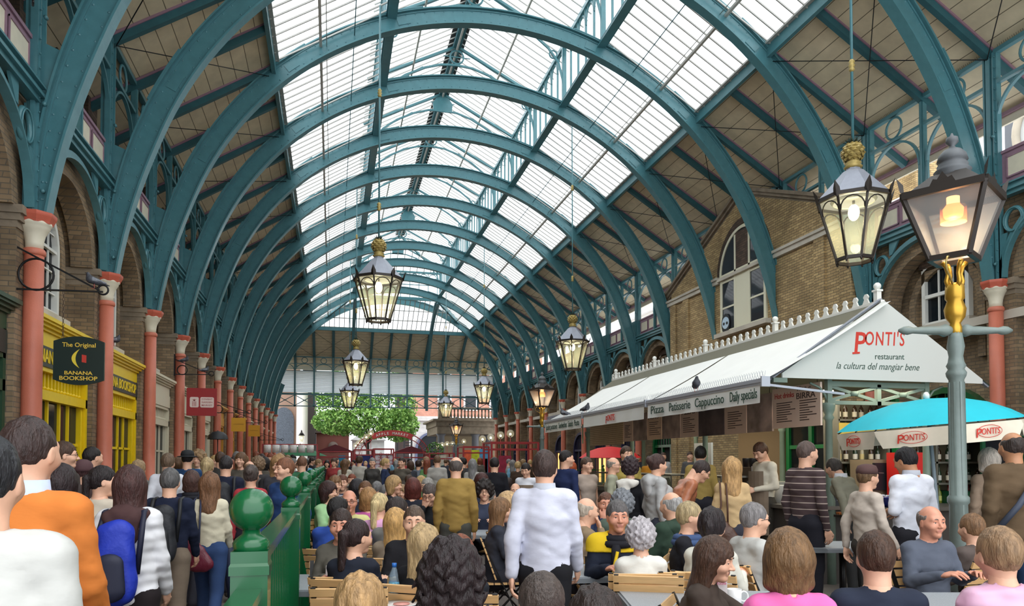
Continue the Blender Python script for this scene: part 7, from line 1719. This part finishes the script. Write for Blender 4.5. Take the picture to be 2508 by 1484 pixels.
# ---- crowd in the middle distance, standing
k_=0
pal=[(60,62,70),(90,84,76),(120,170,200),(66,64,62),(96,138,88),(70,54,44),(160,156,150),(46,56,84),(150,60,60),(180,176,168),(34,34,40),(108,116,128),(132,104,86),(190,184,170)]
hp_=[BR1,BR2,BK,GR,BL,RD,DB,(150,120,86)]
cname=['dark grey','taupe','light blue','charcoal','green','brown','light grey','navy','red','off-white','black','slate','tan','cream']
hn=['brown','light brown','black','grey','blond','auburn','dark brown','fair']
rr=random.Random(11)
USED=set()
def uniq(t):
    for _ in range(400):
        a,b_=rr.randrange(len(pal)),rr.randrange(len(hp_))
        if (t,a,b_) not in USED: break
    USED.add((t,a,b_)); return a,b_
mid=[(781,1122,80),(801,1124,75),(818,1120,84),(845,1122,95),(881,1114,90),(912,1118,100),(945,1120,98),(971,1124,96),(984,1117,104),(1006,1126,90),(1025,1124,88),(1046,1122,92),(1071,1112,110),(1043,1116,70),(1132,1118,90),(1158,1122,120),(1140,1124,72),(1256,1124,75),(1268,1128,90),(720,1120,85),(733,1128,92),(752,1122,80),(765,1118,66),(590,1106,150),(575,1116,120),(650,1118,120),(540,1104,140),(526,1112,125),(486,1104,150),(500,1112,140),(438,1118,160),(565,1122,130),(600,1112,110),(640,1110,95),(662,1108,90),(690,1106,80),(705,1112,75),(716,1106,60),(628,1104,80),(580,1104,90)]
for i,(u,v,s) in enumerate(mid):
    f=rr.random(); fem=i%2; ci,hi=uniq('m')
    hs=rr.choice(['short','crop','curly','tousled']) if not fem else rr.choice(['long','bob','pony','wavy'])
    where='left walkway crowd' if u<720 else ('crowd behind the green ball posts' if u<790 else 'standing crowd beyond the tables')
    person(u,v,s,rr.choice([0,0,10,170,90,270,200]) if u>700 else rr.choice([0,0,5,350,180]),rr.choice(['stand','walk']),fem,hair=hs,hc=hp_[hi],top=pal[ci],label='%s-haired person in %s top in the %s'%(hn[hi],cname[ci],where),group='people in the '+where)
# far crowd under the market arch
far=[]
for i in range(48):
    u=rr.uniform(700,1310); s=rr.uniform(38,66); v=1130-(rr.uniform(1.62,1.8)-1.6)*s
    if 1040<u<1060 : continue
    fem=rr.random()<.5; ci,hi=uniq('f')
    person(u,v,s,rr.choice([0,90,180,270]),rr.choice(['stand','walk']),fem,hair='bob' if fem else 'short',hc=hp_[hi],top=pal[ci],label='distant shopper with %s hair in %s top among the red stalls'%(hn[hi],cname[ci]),group='distant shoppers at the far end')
# mid seated guests
for i,(u,v,s) in enumerate([(800,1190,175),(862,1158,120),(925,1176,140),(945,1186,150),(1003,1160,105),(1030,1162,118),(1080,1190,180),(1100,1172,120),(1135,1180,150),(1150,1168,112),(1222,1176,140),(1246,1168,118),(1262,1180,150),(1284,1166,120),(1390,1182,150),(1408,1172,118),(1352,1176,140),(985,1186,165),(1200,1192,180)]):
    fem=i%2; ci,hi=uniq('g')
    person(u,v,s,rr.choice([0,90,180,270,150,30]),rr.choice(['sit','sitlap','sithold']),fem,hair=rr.choice(['bob','long','pony']) if fem else rr.choice(['short','crop','fringe']),hc=hp_[hi],top=pal[ci],label='%s-haired guest in %s seated among the middle tables'%(hn[hi],cname[ci]),group='guests at the middle tables')
# people among the queue's far side
for u,v,s,c,l in ((1562,1092,60,(60,60,70),'dark'),(1625,1096,75,(190,190,190),'pale'),(1690,1100,80,(90,90,90),'grey'),(1592,1112,95,(210,150,60),'amber')):
    person(u,v,s,180,'stand',0,hair='short',hc=BR1,top=c,label='person in %s top glimpsed through the kiosk'%l,group='people glimpsed through the kiosk')
